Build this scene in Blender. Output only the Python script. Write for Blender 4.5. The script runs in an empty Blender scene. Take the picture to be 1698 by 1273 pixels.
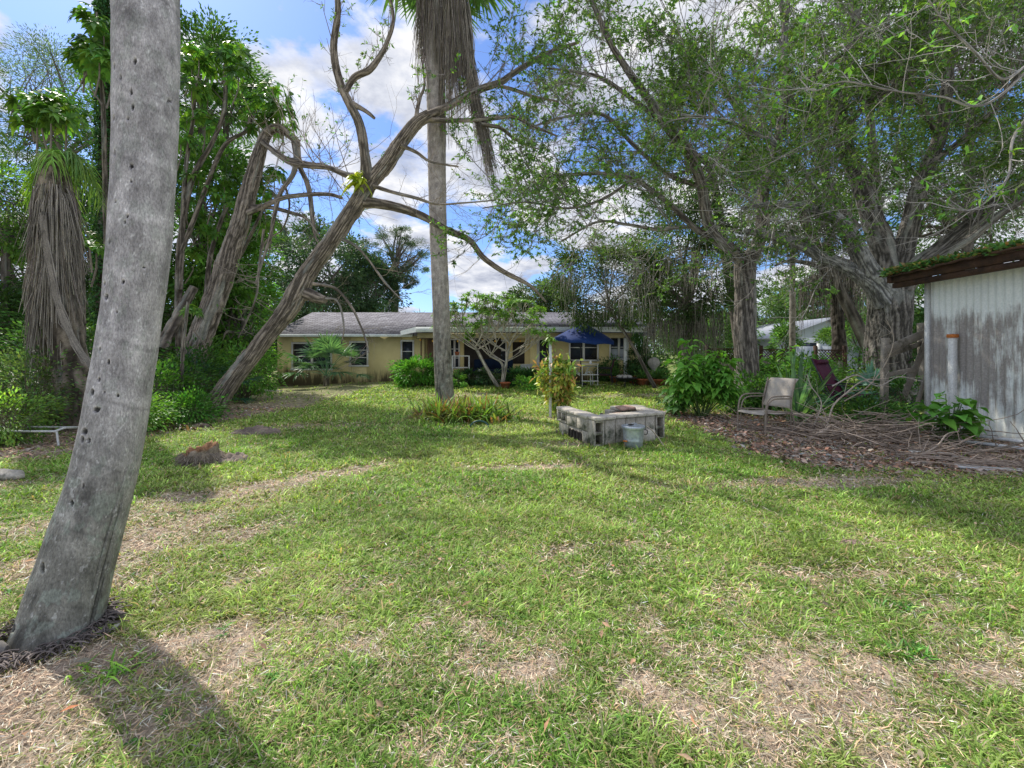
import bpy, math, random
import numpy as np
from mathutils import Vector, Matrix
R = math.radians
rng = np.random.default_rng(7)
random.seed(7)
scene = bpy.context.scene
COL = scene.collection
CAMZ, HOR, FPX, CX = 1.4, 585.0, 755.0, 849.0

# ------------------------------------------------------------------ helpers
def W(px, py, Y):
    return np.array([(px - CX) / FPX * Y, Y, CAMZ - (py - HOR) / FPX * Y])

def sstep(a, b, x):
    t = np.clip((x - a) / (b - a), 0, 1)
    return t * t * (3 - 2 * t)

def _h(ix, iy, iz, seed):
    n = (ix * 374761393 + iy * 668265263 + iz * 2147483647 + seed * 144665) & 0xFFFFFFFF
    n = ((n ^ (n >> 13)) * 1274126177) & 0xFFFFFFFF
    n = ((n ^ (n >> 16)) * 2246822519) & 0xFFFFFFFF
    return ((n ^ (n >> 15)) & 0xFFFFFF) / float(0xFFFFFF)

def vn3(x, y, z, seed=0):
    x, y, z = np.broadcast_arrays(np.asarray(x, float), np.asarray(y, float), np.asarray(z, float))
    xi, yi, zi = np.floor(x).astype(np.int64), np.floor(y).astype(np.int64), np.floor(z).astype(np.int64)
    fx, fy, fz = x - xi, y - yi, z - zi
    fx, fy, fz = fx * fx * (3 - 2 * fx), fy * fy * (3 - 2 * fy), fz * fz * (3 - 2 * fz)
    r = 0
    for dx in (0, 1):
        for dy in (0, 1):
            for dz in (0, 1):
                w = (fx if dx else 1 - fx) * (fy if dy else 1 - fy) * (fz if dz else 1 - fz)
                r = r + w * _h(xi + dx, yi + dy, zi + dz, seed)
    return r

def fbm(x, y, z=0.0, seed=0, octv=4):
    s, a, t = 0, 1.0, 0
    for i in range(octv):
        s = s + a * vn3(np.asarray(x) * 2 ** i, np.asarray(y) * 2 ** i, np.asarray(z) * 2 ** i, seed + i * 17)
        t += a; a *= .5
    return s / t

def H(x, y):                       # height of the ground
    x = np.asarray(x, float); y = np.asarray(y, float)
    h = .2 * sstep(12, 18.5, y) * sstep(-9.5, -5.5, x)
    h = h + .05 * (vn3(x * .5, y * .5, 0, 5) - .5) * sstep(3, 6, y) + .018 * (vn3(x * 2.3, y * 2.3, 0, 9) - .5)
    return h

def G(px, py):                     # pixel of the ground -> world point
    Y = CAMZ * FPX / (py - HOR)
    X = (px - CX) / FPX * Y
    return np.array([X, Y, float(H(X, Y))])

def nrm(v):
    v = np.asarray(v, float)
    return v / np.maximum(np.linalg.norm(v, axis=-1, keepdims=True), 1e-9)

def catmull(pts, n):
    pts = np.asarray(pts, float)
    if len(pts) < 3:
        t = np.linspace(0, 1, n)[:, None]
        return pts[0] * (1 - t) + pts[-1] * t
    P = np.vstack([2 * pts[0] - pts[1], pts, 2 * pts[-1] - pts[-2]])
    seg = len(pts) - 1
    u = np.linspace(0, seg, n); i = np.minimum(u.astype(int), seg - 1); t = (u - i)[:, None]
    p0, p1, p2, p3 = P[i], P[i + 1], P[i + 2], P[i + 3]
    return .5 * ((2 * p1) + (-p0 + p2) * t + (2 * p0 - 5 * p1 + 4 * p2 - p3) * t ** 2 + (-p0 + 3 * p1 - 3 * p2 + p3) * t ** 3)

def frames(path):
    T = nrm(np.gradient(path, axis=0))
    ref = np.array([0, 0, 1.0]) if abs(T[0][2]) < .9 else np.array([0, 1.0, 0])
    n = np.cross(T[0], ref); n /= np.linalg.norm(n)
    N = [n]
    for k in range(1, len(path)):
        n = N[-1] - T[k] * np.dot(N[-1], T[k]); n = n / max(np.linalg.norm(n), 1e-9); N.append(n)
    N = np.array(N)
    return T, N, np.cross(T, N)

class MB:
    """collects geometry with a colour per vertex and links it as one mesh object"""
    def __init__(s):
        s.v, s.c, s.f3, s.f4, s.n = [], [], [], [], 0
        s.tub = {}
    def add(s, v, f, c=(1, 1, 1)):
        v = np.asarray(v, float).reshape(-1, 3); f = np.asarray(f, np.int64)
        c = np.asarray(c, float)
        if c.ndim == 1: c = np.tile(c, (len(v), 1))
        s.v.append(v); s.c.append(c)
        (s.f3 if f.shape[1] == 3 else s.f4).append(f + s.n)
        s.n += len(v)
    def box(s, c, size, rot=0, M=None, col=(1, 1, 1), bev=0.0):
        hx, hy, hz = [q / 2 for q in size]
        if bev <= 0:
            v = np.array([[x, y, z] for z in (-hz, hz) for y in (-hy, hy) for x in (-hx, hx)])
            f = [[0, 2, 3, 1], [4, 5, 7, 6], [0, 1, 5, 4], [2, 6, 7, 3], [0, 4, 6, 2], [1, 3, 7, 5]]
        else:
            b = min(bev, hx * .9, hy * .9, hz * .9)
            v = []
            for z, k in ((-hz, 1), (-hz + b, 0), (hz - b, 0), (hz, 1)):
                a, d = (hx - b, hy - b) if k else (hx, hy)
                e = b if not k else 0
                v += [[-a + e, -d, z], [a - e, -d, z], [a, -d + e, z], [a, d - e, z], [a - e, d, z], [-a + e, d, z], [-a, d - e, z], [-a, -d + e, z]]
            v = np.array(v); f = []
            for r in range(3):
                for k in range(8):
                    f.append([r * 8 + k, r * 8 + (k + 1) % 8, (r + 1) * 8 + (k + 1) % 8, (r + 1) * 8 + k])
            f += [[1, 0, 7, 2], [2, 7, 6, 3], [3, 6, 5, 4]]
            f += [[24 + q for q in g[::-1]] for g in ([1, 0, 7, 2], [2, 7, 6, 3], [3, 6, 5, 4])]
        if M is not None: v = v @ np.array(M).T
        elif rot:
            cr, sr = math.cos(rot), math.sin(rot); v = v @ np.array([[cr, -sr, 0], [sr, cr, 0], [0, 0, 1]]).T
        s.add(v + np.asarray(c, float), f, col)
    def tube(s, path, rad, sides=8, col=(1, 1, 1), cap=True):
        path = np.asarray(path, float); n = len(path)
        rad = np.broadcast_to(np.asarray(rad, float), (n,))
        T, N, B = frames(path)
        th = np.linspace(0, 2 * np.pi, sides, endpoint=False)
        v = path[:, None] + rad[:, None, None] * (np.cos(th)[None, :, None] * N[:, None] + np.sin(th)[None, :, None] * B[:, None])
        i, j = np.meshgrid(np.arange(n - 1), np.arange(sides), indexing='ij'); j2 = (j + 1) % sides
        f = np.stack([i * sides + j, i * sides + j2, (i + 1) * sides + j2, (i + 1) * sides + j], -1).reshape(-1, 4)
        v = v.reshape(-1, 3)
        s.add(v, f, col)
        if cap:
            for e, flip in ((0, 1), (n - 1, 0)):
                vv = np.vstack([v[e * sides:(e + 1) * sides], path[e]])
                k = np.arange(sides); ff = np.stack([k, (k + 1) % sides, np.full(sides, sides)], -1)
                s.add(vv, ff[:, ::-1] if flip else ff, col if np.ndim(col) == 1 else np.asarray(col)[0])
    def twig(s, path, r0, r1, col=(1, 1, 1)):     # queued, built in one batch
        s.tub.setdefault(len(path), []).append((path, r0, r1, col))
    def flush(s, sides=3):
        for n, L in s.tub.items():
            P = np.array([l[0] for l in L], float); r0 = np.array([l[1] for l in L]); r1 = np.array([l[2] for l in L])
            C = np.array([l[3] for l in L], float); m = len(L)
            T = nrm(np.gradient(P, axis=1))
            ref = np.where(np.abs(T[:, :1, 2:3]) < .85, np.array([0, 0, 1.0]), np.array([1.0, 0, 0]))
            N = nrm(np.cross(T, np.broadcast_to(ref, T.shape))); B = np.cross(T, N)
            t = np.linspace(0, 1, n)[None]; rad = r0[:, None] * (1 - t) + r1[:, None] * t
            th = np.linspace(0, 2 * np.pi, sides, endpoint=False)
            v = P[:, :, None] + rad[:, :, None, None] * (np.cos(th)[:, None] * N[:, :, None] + np.sin(th)[:, None] * B[:, :, None])
            k, i, j = np.meshgrid(np.arange(m), np.arange(n - 1), np.arange(sides), indexing='ij'); j2 = (j + 1) % sides
            o = k * n * sides
            f = np.stack([o + i * sides + j, o + i * sides + j2, o + (i + 1) * sides + j2, o + (i + 1) * sides + j], -1).reshape(-1, 4)
            s.add(v.reshape(-1, 3), f, np.repeat(C, n * sides, axis=0))
        s.tub = {}
    def leaves(s, P, D, N, L, Wd, C, fold=.3, droop=0.0):
        """small folded diamond leaves"""
        P = np.asarray(P, float); m = len(P)
        if m == 0: return
        D = nrm(D); N = np.asarray(N, float); S = nrm(np.cross(D, N)); U = np.cross(S, D)
        L = np.broadcast_to(np.asarray(L, float), (m,))[:, None]; Wd = np.broadcast_to(np.asarray(Wd, float), (m,))[:, None]
        dz = np.array([0, 0, -1.0]) * droop
        mid = P + D * L * .45 + dz * L * .2
        v = np.stack([P, mid + S * Wd * .5 + U * Wd * fold, P + D * L + dz * L, mid - S * Wd * .5 + U * Wd * fold], 1).reshape(-1, 3)
        b = np.arange(m)[:, None] * 4
        f = np.concatenate([b + np.array([[0, 1, 2]]), b + np.array([[0, 2, 3]])])
        s.add(v, f, np.repeat(np.asarray(C, float), 4, axis=0))
    def blades(s, P, D, N, L, Wd, C, prof=(.5, 1, .8, .05), droop=.3, fold=.15, tipc=None):
        """long or broad leaves: rows of three vertices, bending under their weight"""
        P = np.asarray(P, float); m = len(P)
        if m == 0: return
        D = nrm(D); S = nrm(np.cross(D, np.asarray(N, float))); U = np.cross(S, D)
        L = np.broadcast_to(np.asarray(L, float), (m,))[:, None]; Wd = np.broadcast_to(np.asarray(Wd, float), (m,))[:, None]
        droop = np.broadcast_to(np.asarray(droop, float), (m,))[:, None]
        k = len(prof); rows = []
        for q, w in enumerate(prof):
            t = q / (k - 1)
            c = P + D * L * t * (1 - .25 * droop * t) + np.array([0, 0, -1.0]) * (droop * L * t * t)
            rows += [c + S * Wd * .5 * w + U * Wd * fold * w, c, c - S * Wd * .5 * w + U * Wd * fold * w]
        v = np.stack(rows, 1).reshape(-1, 3); nv = 3 * k
        b = np.arange(m)[:, None] * nv; F = []
        for q in range(k - 1):
            a = q * 3
            F += [b + np.array([[a, a + 3, a + 4, a + 1]]), b + np.array([[a + 1, a + 4, a + 5, a + 2]])]
        C = np.asarray(C, float)
        cc = np.repeat(C, nv, axis=0)
        if tipc is not None:
            t = np.tile(np.repeat(np.linspace(0, 1, k) ** 3, 3), m)[:, None]
            cc = cc * (1 - t) + np.asarray(tipc, float) * t
        s.add(v, np.concatenate(F), cc)
    def build(s, name, mat, parent=None, loc=(0, 0, 0), smooth=False):
        if s.tub: s.flush()
        v = np.concatenate(s.v) - np.asarray(loc, float); c = np.concatenate(s.c)
        f3 = np.concatenate(s.f3) if s.f3 else np.zeros((0, 3), np.int64)
        f4 = np.concatenate(s.f4) if s.f4 else np.zeros((0, 4), np.int64)
        me = bpy.data.meshes.new(name)
        me.vertices.add(len(v)); me.vertices.foreach_set('co', v.ravel())
        nl = f3.size + f4.size
        me.loops.add(nl); me.loops.foreach_set('vertex_index', np.concatenate([f3.ravel(), f4.ravel()]).astype(np.int32))
        npoly = len(f3) + len(f4); me.polygons.add(npoly)
        st = np.concatenate([np.arange(len(f3)) * 3, len(f3) * 3 + np.arange(len(f4)) * 4]).astype(np.int32)
        me.polygons.foreach_set('loop_start', st)
        if smooth: me.polygons.foreach_set('use_smooth', np.ones(npoly, bool))
        me.update(calc_edges=True)
        a = me.attributes.new('Col', 'FLOAT_COLOR', 'POINT')
        a.data.foreach_set('color', np.hstack([c[:, :3], np.ones((len(c), 1))]).ravel().astype(np.float32))
        me.materials.append(mat)
        o = bpy.data.objects.new(name, me); COL.objects.link(o)
        if parent is not None: o.parent = parent
        else: o.location = loc
        return o

def tag(o, label=None, cat=None, group=None, kind=None):
    if label: o['label'] = label
    if cat: o['category'] = cat
    if group: o['group'] = group
    if kind: o['kind'] = kind
    return o

def thing(name, label, cat, loc, group=None, rz=0):
    o = bpy.data.objects.new(name, None); COL.objects.link(o)
    o.location = [float(q) for q in loc]; o.rotation_euler = (0, 0, rz); o.empty_display_size = .2
    return tag(o, label, cat, group)

# ------------------------------------------------------------------ materials
def newmat(name):
    m = bpy.data.materials.new(name); m.use_nodes = True
    nt = m.node_tree
    for n in list(nt.nodes): nt.nodes.remove(n)
    out = nt.nodes.new('ShaderNodeOutputMaterial')
    return m, nt, out

def nd(nt, typ, ins=None, **kw):
    n = nt.nodes.new(typ)
    for k, v in kw.items(): setattr(n, k, v)
    for k, v in (ins or {}).items():
        s = n.inputs[k]
        if isinstance(v, bpy.types.NodeSocket): nt.links.new(v, s)
        else: s.default_value = v
    return n

def rgba(c): return (c[0], c[1], c[2], 1.0)

def coords(nt, scale=(1, 1, 1), src='Object'):
    tc = nd(nt, 'ShaderNodeTexCoord')
    return nd(nt, 'ShaderNodeMapping', {'Vector': tc.outputs[src], 'Scale': scale}).outputs[0]

def noise(nt, vec, scale, detail=4, rough=.6):
    return nd(nt, 'ShaderNodeTexNoise', {'Vector': vec, 'Scale': scale, 'Detail': detail, 'Roughness': rough})

def ramp(nt, fac, stops):
    r = nd(nt, 'ShaderNodeValToRGB', {'Fac': fac}); e = r.color_ramp.elements
    while len(e) < len(stops): e.new(.5)
    for q, (p, c) in zip(e, stops):
        q.position = p; q.color = rgba(c) if len(c) == 3 else c
    return r.outputs[0]

def mixc(nt, fac, a, b, mode='MIX'):
    m = nd(nt, 'ShaderNodeMix', data_type='RGBA', blend_type=mode)
    for idx, v in ((0, fac), (6, a), (7, b)):
        if isinstance(v, bpy.types.NodeSocket): nt.links.new(v, m.inputs[idx])
        else: m.inputs[idx].default_value = rgba(v) if isinstance(v, (tuple, list)) and len(v) == 3 else v
    return m.outputs[2]

def mul(nt, a, b, op='MULTIPLY'):
    m = nd(nt, 'ShaderNodeMath', operation=op)
    for i, v in enumerate((a, b)):
        if isinstance(v, bpy.types.NodeSocket): nt.links.new(v, m.inputs[i])
        else: m.inputs[i].default_value = v
    return m.outputs[0]

def M_basic(name, c1, c2, scale=8, bump=.3, rough=.8, stretch=(1, 1, 1), metal=0, attr=False, dist=.02, fine=60, spec=.3, c3=None):
    m, nt, out = newmat(name); v = coords(nt, stretch)
    n1 = noise(nt, v, scale); n2 = noise(nt, v, fine, 3)
    col = ramp(nt, n1.outputs[0], [(.3, c1), (.7, c2)])
    if c3: col = mixc(nt, ramp(nt, noise(nt, v, scale * .35, 5, .7).outputs[0], [(.52, (0, 0, 0)), (.62, (1, 1, 1))]), col, c3)
    g = ramp(nt, n2.outputs[0], [(.25, (.72, .72, .72)), (.75, (1.22, 1.22, 1.22))])
    col = mixc(nt, 1.0, col, g, 'MULTIPLY')
    if attr: col = mixc(nt, 1.0, col, nd(nt, 'ShaderNodeAttribute', attribute_name='Col').outputs[0], 'MULTIPLY')
    h = mul(nt, n1.outputs[0], n2.outputs[0], 'ADD')
    b = nd(nt, 'ShaderNodeBump', {'Height': h, 'Strength': bump, 'Distance': dist})
    p = nd(nt, 'ShaderNodeBsdfPrincipled', {'Base Color': col, 'Roughness': rough, 'Metallic': metal, 'Normal': b.outputs[0], 'Specular IOR Level': spec})
    nt.links.new(p.outputs[0], out.inputs[0])
    return m

def M_leaf(name, trans=.35, rough=.45, scale=3.0, var=.35, gloss=.35, gain=1.0):
    m, nt, out = newmat(name); v = coords(nt)
    a = nd(nt, 'ShaderNodeAttribute', attribute_name='Col').outputs[0]
    n = noise(nt, v, scale, 3)
    g = ramp(nt, n.outputs[0], [(.3, (1 - var,) * 3), (.7, (1 + var * .8,) * 3)])
    col = mixc(nt, 1.0, mixc(nt, 1.0, a, g, 'MULTIPLY'), (gain, gain, gain), 'MULTIPLY')
    p = nd(nt, 'ShaderNodeBsdfPrincipled', {'Base Color': col, 'Roughness': rough, 'Specular IOR Level': gloss})
    tcol = mixc(nt, 1.0, col, (1.5, 1.6, .6), 'MULTIPLY')
    t = nd(nt, 'ShaderNodeBsdfTranslucent', {'Color': tcol})
    mx = nd(nt, 'ShaderNodeMixShader', {0: trans, 1: p.outputs[0], 2: t.outputs[0]})
    nt.links.new(mx.outputs[0], out.inputs[0])
    return m

def M_col(name, rough=.85, fine=90, bump=.35, dist=.01, var=.3, spec=.25, stretch=(1, 1, 1)):
    """colour carried by the mesh, grain from noise"""
    m, nt, out = newmat(name); v = coords(nt, stretch)
    a = nd(nt, 'ShaderNodeAttribute', attribute_name='Col').outputs[0]
    n = noise(nt, v, fine, 5, .7); n2 = noise(nt, v, fine * .12, 4)
    g = ramp(nt, n.outputs[0], [(.28, (1 - var,) * 3), (.72, (1 + var,) * 3)])
    g2 = ramp(nt, n2.outputs[0], [(.3, (1 - var * .6,) * 3), (.7, (1 + var * .6,) * 3)])
    col = mixc(nt, 1.0, mixc(nt, 1.0, a, g, 'MULTIPLY'), g2, 'MULTIPLY')
    b = nd(nt, 'ShaderNodeBump', {'Height': n.outputs[0], 'Strength': bump, 'Distance': dist})
    p = nd(nt, 'ShaderNodeBsdfPrincipled', {'Base Color': col, 'Roughness': rough, 'Normal': b.outputs[0], 'Specular IOR Level': spec})
    nt.links.new(p.outputs[0], out.inputs[0])
    return m

def M_glass(name, c=(.02, .025, .03), rough=.06):
    m, nt, out = newmat(name); v = coords(nt)
    n = noise(nt, v, 1.3, 3)
    col = ramp(nt, n.outputs[0], [(.35, c), (.7, tuple(q * 2.4 for q in c))])
    p = nd(nt, 'ShaderNodeBsdfPrincipled', {'Base Color': col, 'Roughness': rough, 'Specular IOR Level': .7})
    nt.links.new(p.outputs[0], out.inputs[0])
    return m

MAT = {}
MAT['leaf'] = M_leaf('foliage', .42, gain=1.45)
MAT['leafbig'] = M_leaf('broad_leaf', .34, .42, 6, .4, .35, 1.3)
MAT['grass'] = M_leaf('grass_blade', .35, .55, 1.2, .28, .25)
MAT['straw'] = M_col('dry_straw', .9, 40, .2, .003, .3)
MAT['barkc'] = M_col('furrowed_bark', .95, 55, .7, .012, .4, .15)
MAT['palmbark'] = M_col('palm_bark', .9, 130, .6, .004, .5, .2, (1, 1, .4))
MAT['twig'] = M_col('twig_bark', .9, 60, .3, .003, .3)
MAT['white'] = M_basic('white_paint', (.55, .56, .56), (.72, .72, .7), 5, .15, .55)
MAT['moss'] = M_col('grey_moss', 1, 50, .2, .003, .35, .05)

# palm-like skirt colours
DEAD = np.array([.27, .24, .205])

def jcol(base, n, sat=.18, val=.3, r=None):
    r = r or rng
    base = np.asarray(base, float)
    v = np.exp(r.normal(0, val, (n, 1)) * .8)
    h = r.normal(0, sat, (n, 1))
    c = base * v
    c[:, :1] *= np.exp(h * .9); c[:, 2:3] *= np.exp(-h * .5)
    return np.clip(c, .004, .9)

# ------------------------------------------------------------------ trees
def bark_tube(mb, path, rad, sides=40, amp=.12, freq=7, col=(.2, .17, .15), seed=0, n=None, lump=.03, flare=None, gain=1.35):
    """a limb with furrows running along it"""
    path = np.asarray(path, float)
    seglen = np.linalg.norm(np.diff(path, axis=0), axis=1).sum()
    n = n or int(max(8, min(260, seglen / .035)))
    m = len(path)
    pth = catmull(path, n)
    rr = np.interp(np.linspace(0, m - 1, n), np.arange(m), rad)
    s = np.concatenate([[0], np.cumsum(np.linalg.norm(np.diff(pth, axis=0), axis=1))])
    pth = pth + .22 * rr[:, None] * (np.stack([vn3(s * 1.0, 1, 0, seed + 1), vn3(s * 1.0, 5, 0, seed + 2), vn3(s * 1.0, 9, 0, seed + 3)], -1) - .5)
    T, N, B = frames(pth)
    th = np.linspace(0, 2 * np.pi, sides, endpoint=False)
    tw = th[None] + .25 * s[:, None]
    cx, cy = np.cos(tw) * freq * .62, np.sin(tw) * freq * .62
    wz = s[:, None] + .5 * vn3(np.cos(th)[None] * 1.5, np.sin(th)[None] * 1.5, s[:, None] * .9, seed + 41)
    f1 = vn3(cx, cy, wz * 2.4, seed); f2 = vn3(cx * 2.3, cy * 2.3, wz * 8, seed + 4)
    rid = 1 - np.abs(2 * f1 - 1); rid2 = 1 - np.abs(2 * f2 - 1)
    lm = vn3(np.cos(th)[None] * .9, np.sin(th)[None] * .9, s[:, None] * 1.3, seed + 8) - .5
    d = -amp * .62 * (rid ** 4) - amp * .4 * rid2 ** 4 + lump * 2 * lm
    r = rr[:, None] * (1 + d)
    if flare is not None:                       # root flare at the foot
        k = np.exp(-s / flare[1])[:, None]
        r = r * (1 + flare[0] * k * (.6 + .8 * vn3(np.cos(th)[None] * 2, np.sin(th)[None] * 2, 0, seed + 31)))
    kn = sstep(.80, .93, vn3(np.cos(th)[None] * 2.2, np.sin(th)[None] * 2.2, s[:, None] * 1.7, seed + 55)); r = r * (1 + .16 * kn)
    v = pth[:, None] + r[:, :, None] * (np.cos(th)[None, :, None] * N[:, None] + np.sin(th)[None, :, None] * B[:, None])
    dark = np.clip(1.15 - 1.15 * rid ** 3 - .45 * rid2 ** 3, .25, 1.3)
    patch = fbm(np.cos(th)[None] * 1.5, np.sin(th)[None] * 1.5, s[:, None] * 1.2, seed + 20)
    c = gain * np.asarray(col)[None, None] * dark[..., None] * (1 + .5 * (patch[..., None] - .5))
    li = sstep(.58, .68, patch)[..., None]
    c = c * (1 - .55 * li) + np.array([.30, .31, .28]) * .55 * li
    i, j = np.meshgrid(np.arange(n - 1), np.arange(sides), indexing='ij'); j2 = (j + 1) % sides
    f = np.stack([i * sides + j, i * sides + j2, (i + 1) * sides + j2, (i + 1) * sides + j], -1).reshape(-1, 4)
    mb.add(v.reshape(-1, 3), f, c.reshape(-1, 3))
    for e, fl in ((0, 1), (n - 1, 0)):
        vv = np.vstack([v[e], pth[e]]); k = np.arange(sides)
        ff = np.stack([k, (k + 1) % sides, np.full(sides, sides)], -1)
        mb.add(vv, ff[:, ::-1] if fl else ff, np.asarray(col) * .8)
    return pth, rr

class Tree:
    def __init__(s, name, label, cat, base, bark=(.2, .17, .15), group=None):
        s.root = thing(name, label, cat, base, group); s.base = np.asarray(base, float)
        s.tr, s.tw, s.lf = MB(), MB(), MB(); s.bark = np.asarray(bark, float)
        s.P, s.D = [], []; s.r = random.Random(hash(name + str(len(label))) % 1000 if False else len(label) * 7 + len(name))
    def limb(s, path, rad, **kw):
        kw.setdefault('col', s.bark)
        return bark_tube(s.tr, path, rad, **kw)
    def sprout(s, p, d, L, r, lvl, leafp=1.0, up=.15, kids=5, wob=.35, leafn=5, shrink=.55, spread=.9, tcol=None, n=5):
        R_ = s.r; d = np.asarray(d, float); d = d / np.linalg.norm(d)
        pts = [np.asarray(p, float)]; st = L / (n - 1); dd = d
        for k in range(n - 1):
            dd = dd + np.array([R_.gauss(0, wob), R_.gauss(0, wob), R_.gauss(0, wob * .8) + up]) * .5
            dd = dd / np.linalg.norm(dd); pts.append(pts[-1] + dd * st)
        pts = np.array(pts)
        tc = s.bark * 1.1 if tcol is None else np.asarray(tcol)
        s.tw.twig(pts, r, r * .45, tc * R_.uniform(.7, 1.25))
        if lvl <= 0:
            if R_.random() < leafp:
                for _ in range(leafn):
                    t = R_.uniform(.25, 1) * (n - 1); i = min(int(t), n - 2); q = pts[i] + (pts[i + 1] - pts[i]) * (t - i)
                    s.P.append(q); s.D.append(pts[i + 1] - pts[i] + np.array([R_.gauss(0, 1), R_.gauss(0, 1), R_.gauss(0, .8)]) * st * 1.0)
            return
        for _ in range(kids):
            t = R_.uniform(.25, 1) * (n - 1); i = min(int(t), n - 2); q = pts[i] + (pts[i + 1] - pts[i]) * (t - i)
            e = pts[i + 1] - pts[i]; e = e / np.linalg.norm(e)
            dn = e + spread * np.array([R_.gauss(0, 1), R_.gauss(0, 1), R_.gauss(0, .8)])
            s.sprout(q, dn, L * shrink * R_.uniform(.7, 1.3), r * .5, lvl - 1, leafp, up, kids, wob, leafn, shrink, spread, tcol, n)
    def leaf(s, size, col, wid=.4, droop=.2, val=.3, sat=.15, big=False, fold=.3):
        if not s.P: return
        P = np.array(s.P); D = np.array(s.D); m = len(P)
        D = nrm(D) + np.array([0, 0, -droop])
        N = rng.normal(0, 1, (m, 3)) * .6 + np.array([0, 0, 1.0])
        L = size * rng.uniform(.6, 1.3, m)
        cl = .7 + .6 * vn3(P[:, 0] * 1.7, P[:, 1] * 1.7, P[:, 2] * 1.7, 33)
        C = jcol(col, m, sat, val) * cl[:, None]
        if big: s.lf.blades(P, D, N, L, L * wid, C, (.15, .9, 1, .55, .02), .3, .15)
        else: s.lf.leaves(P, D, N, L, L * wid, C, fold)
        s.P, s.D = [], []
    def done(s, leafmat='leaf', crown='crown', trunkmat='barkc', tsmooth=True):
        if s.tr.n: s.tr.build('trunk', MAT[trunkmat], s.root, s.base, tsmooth)
        if s.tw.n or s.tw.tub: s.tw.build('twigs', MAT['twig'], s.root, s.base)
        if s.lf.n: s.lf.build(crown, MAT[leafmat], s.root, s.base)
        return s.root

def clump_pts(center, radii, nclump, per, cr, seed, shell=.55):
    r = np.random.default_rng(seed)
    d = nrm(r.normal(0, 1, (nclump, 3))); rad = shell + (1 - shell) * r.random((nclump, 1)) ** .6
    cc = np.asarray(center) + d * rad * np.asarray(radii)
    k = np.repeat(np.arange(nclump), per)
    e = nrm(r.normal(0, 1, (len(k), 3))) * (r.random((len(k), 1)) ** .5) * cr * (.6 + .8 * r.random((nclump, 1)))[k]
    e[:, 2] *= .7
    return cc, cc[k] + e, nrm(e + .3 * d[k]), k

def leafy_tree(name, label, cat, base, height, center, radii, nclump=60, per=60, cr=.7, leafsize=.16, col=(.05, .1, .025), seed=1, trunk_r=.2, group=None, bark=(.16, .14, .12), limbs=9, wid=.45, lean=None):
    base = np.asarray(base, float); t = Tree(name, label, cat, base, bark, group)
    per = int(per * 1.5); cc, P, D, k = clump_pts(center, radii, nclump, per, cr, seed)
    fork = np.asarray(center) - np.array([0, 0, radii[2] * .55])
    mid = (base + fork) / 2 + (np.asarray(lean) if lean is not None else 0)
    t.limb([base - [0, 0, .2], mid, fork], [trunk_r * 1.25, trunk_r, trunk_r * .75], sides=18, seed=seed, n=24, flare=(.3, .3))
    r = random.Random(seed)
    for i in range(min(limbs, nclump)):
        c = cc[i]; m = (fork + c) / 2 + np.array([r.gauss(0, .2), r.gauss(0, .2), r.gauss(.1, .2)])
        t.limb([fork, m, c], [trunk_r * .5, trunk_r * .3, trunk_r * .1], sides=8, seed=seed + i, n=10)
    for c in cc[limbs:]:
        a = cc[r.randrange(limbs)] if limbs < nclump else fork
        a = a * .6 + fork * .4
        m = (a + c) / 2 + np.array([r.gauss(0, .2), r.gauss(0, .2), r.gauss(0, .2)])
        t.tw.twig(catmull([a, m, c], 5), trunk_r * .14, trunk_r * .04, t.bark)
    m = len(P); rr = np.random.default_rng(seed + 5)
    cl = np.exp(rr.normal(0, .28, nclump))[k]
    C = jcol(col, m, .12, .25, rr) * cl[:, None]
    L = leafsize * rr.uniform(.6, 1.35, m)
    t.lf.leaves(P, D + np.array([0, 0, -.25]), rr.normal(0, .6, (m, 3)) + np.array([0, 0, 1.0]), L, L * wid, C)
    t.done(); return t

def bush(name, label, center_xy, radii, n=2500, leafsize=.09, col=(.07, .15, .03), seed=1, wid=.45, cat='shrub', group=None, kind='small', z=None, stems=10, cr=.3, droop=.25, mat='leaf', nclump=None, skew=(0, 0)):
    x, y = center_xy; z0 = float(H(x, y)) if z is None else z
    base = np.array([x, y, z0]); t = Tree(name, label, cat, base, (.14, .12, .09), group)
    nclump = nclump or max(8, n // 60); per = max(3, n // nclump)
    cen = base + np.array([skew[0], skew[1], radii[2] * .95])
    cc, P, D, k = clump_pts(cen, radii, nclump, per, cr, seed, .4)
    keep = P[:, 2] > z0 + .01; P, D, k = P[keep], D[keep], k[keep]
    r = random.Random(seed)
    for c in cc[:max(stems, nclump)]:
        b = base + np.array([r.gauss(0, radii[0] * .12), r.gauss(0, radii[1] * .12), -.03]); c = c.copy(); c[2] = max(c[2], z0 + .1)
        m = (b + c) / 2 + np.array([r.gauss(0, .05), r.gauss(0, .05), .05])
        t.tw.twig(catmull([b, m, c], 6), .012 * (radii[2] + .4), .004, t.bark)
    m = len(P); rr = np.random.default_rng(seed + 3)
    cl = np.exp(rr.normal(0, .25, nclump))[k]
    C = jcol(col, m, .15, .28, rr) * cl[:, None]; L = leafsize * rr.uniform(.55, 1.35, m)
    N = rr.normal(0, .5, (m, 3)) + np.array([0, 0, 1.0])
    if kind == 'small': t.lf.leaves(P, D + np.array([0, 0, -droop]), N, L, L * wid, C)
    else: t.lf.blades(P, D + np.array([0, 0, .1]), N, L, L * wid, C, (.2, .85, 1, .6, .03), droop + .2, .12)
    t.done(mat, 'leaves'); return t

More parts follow.
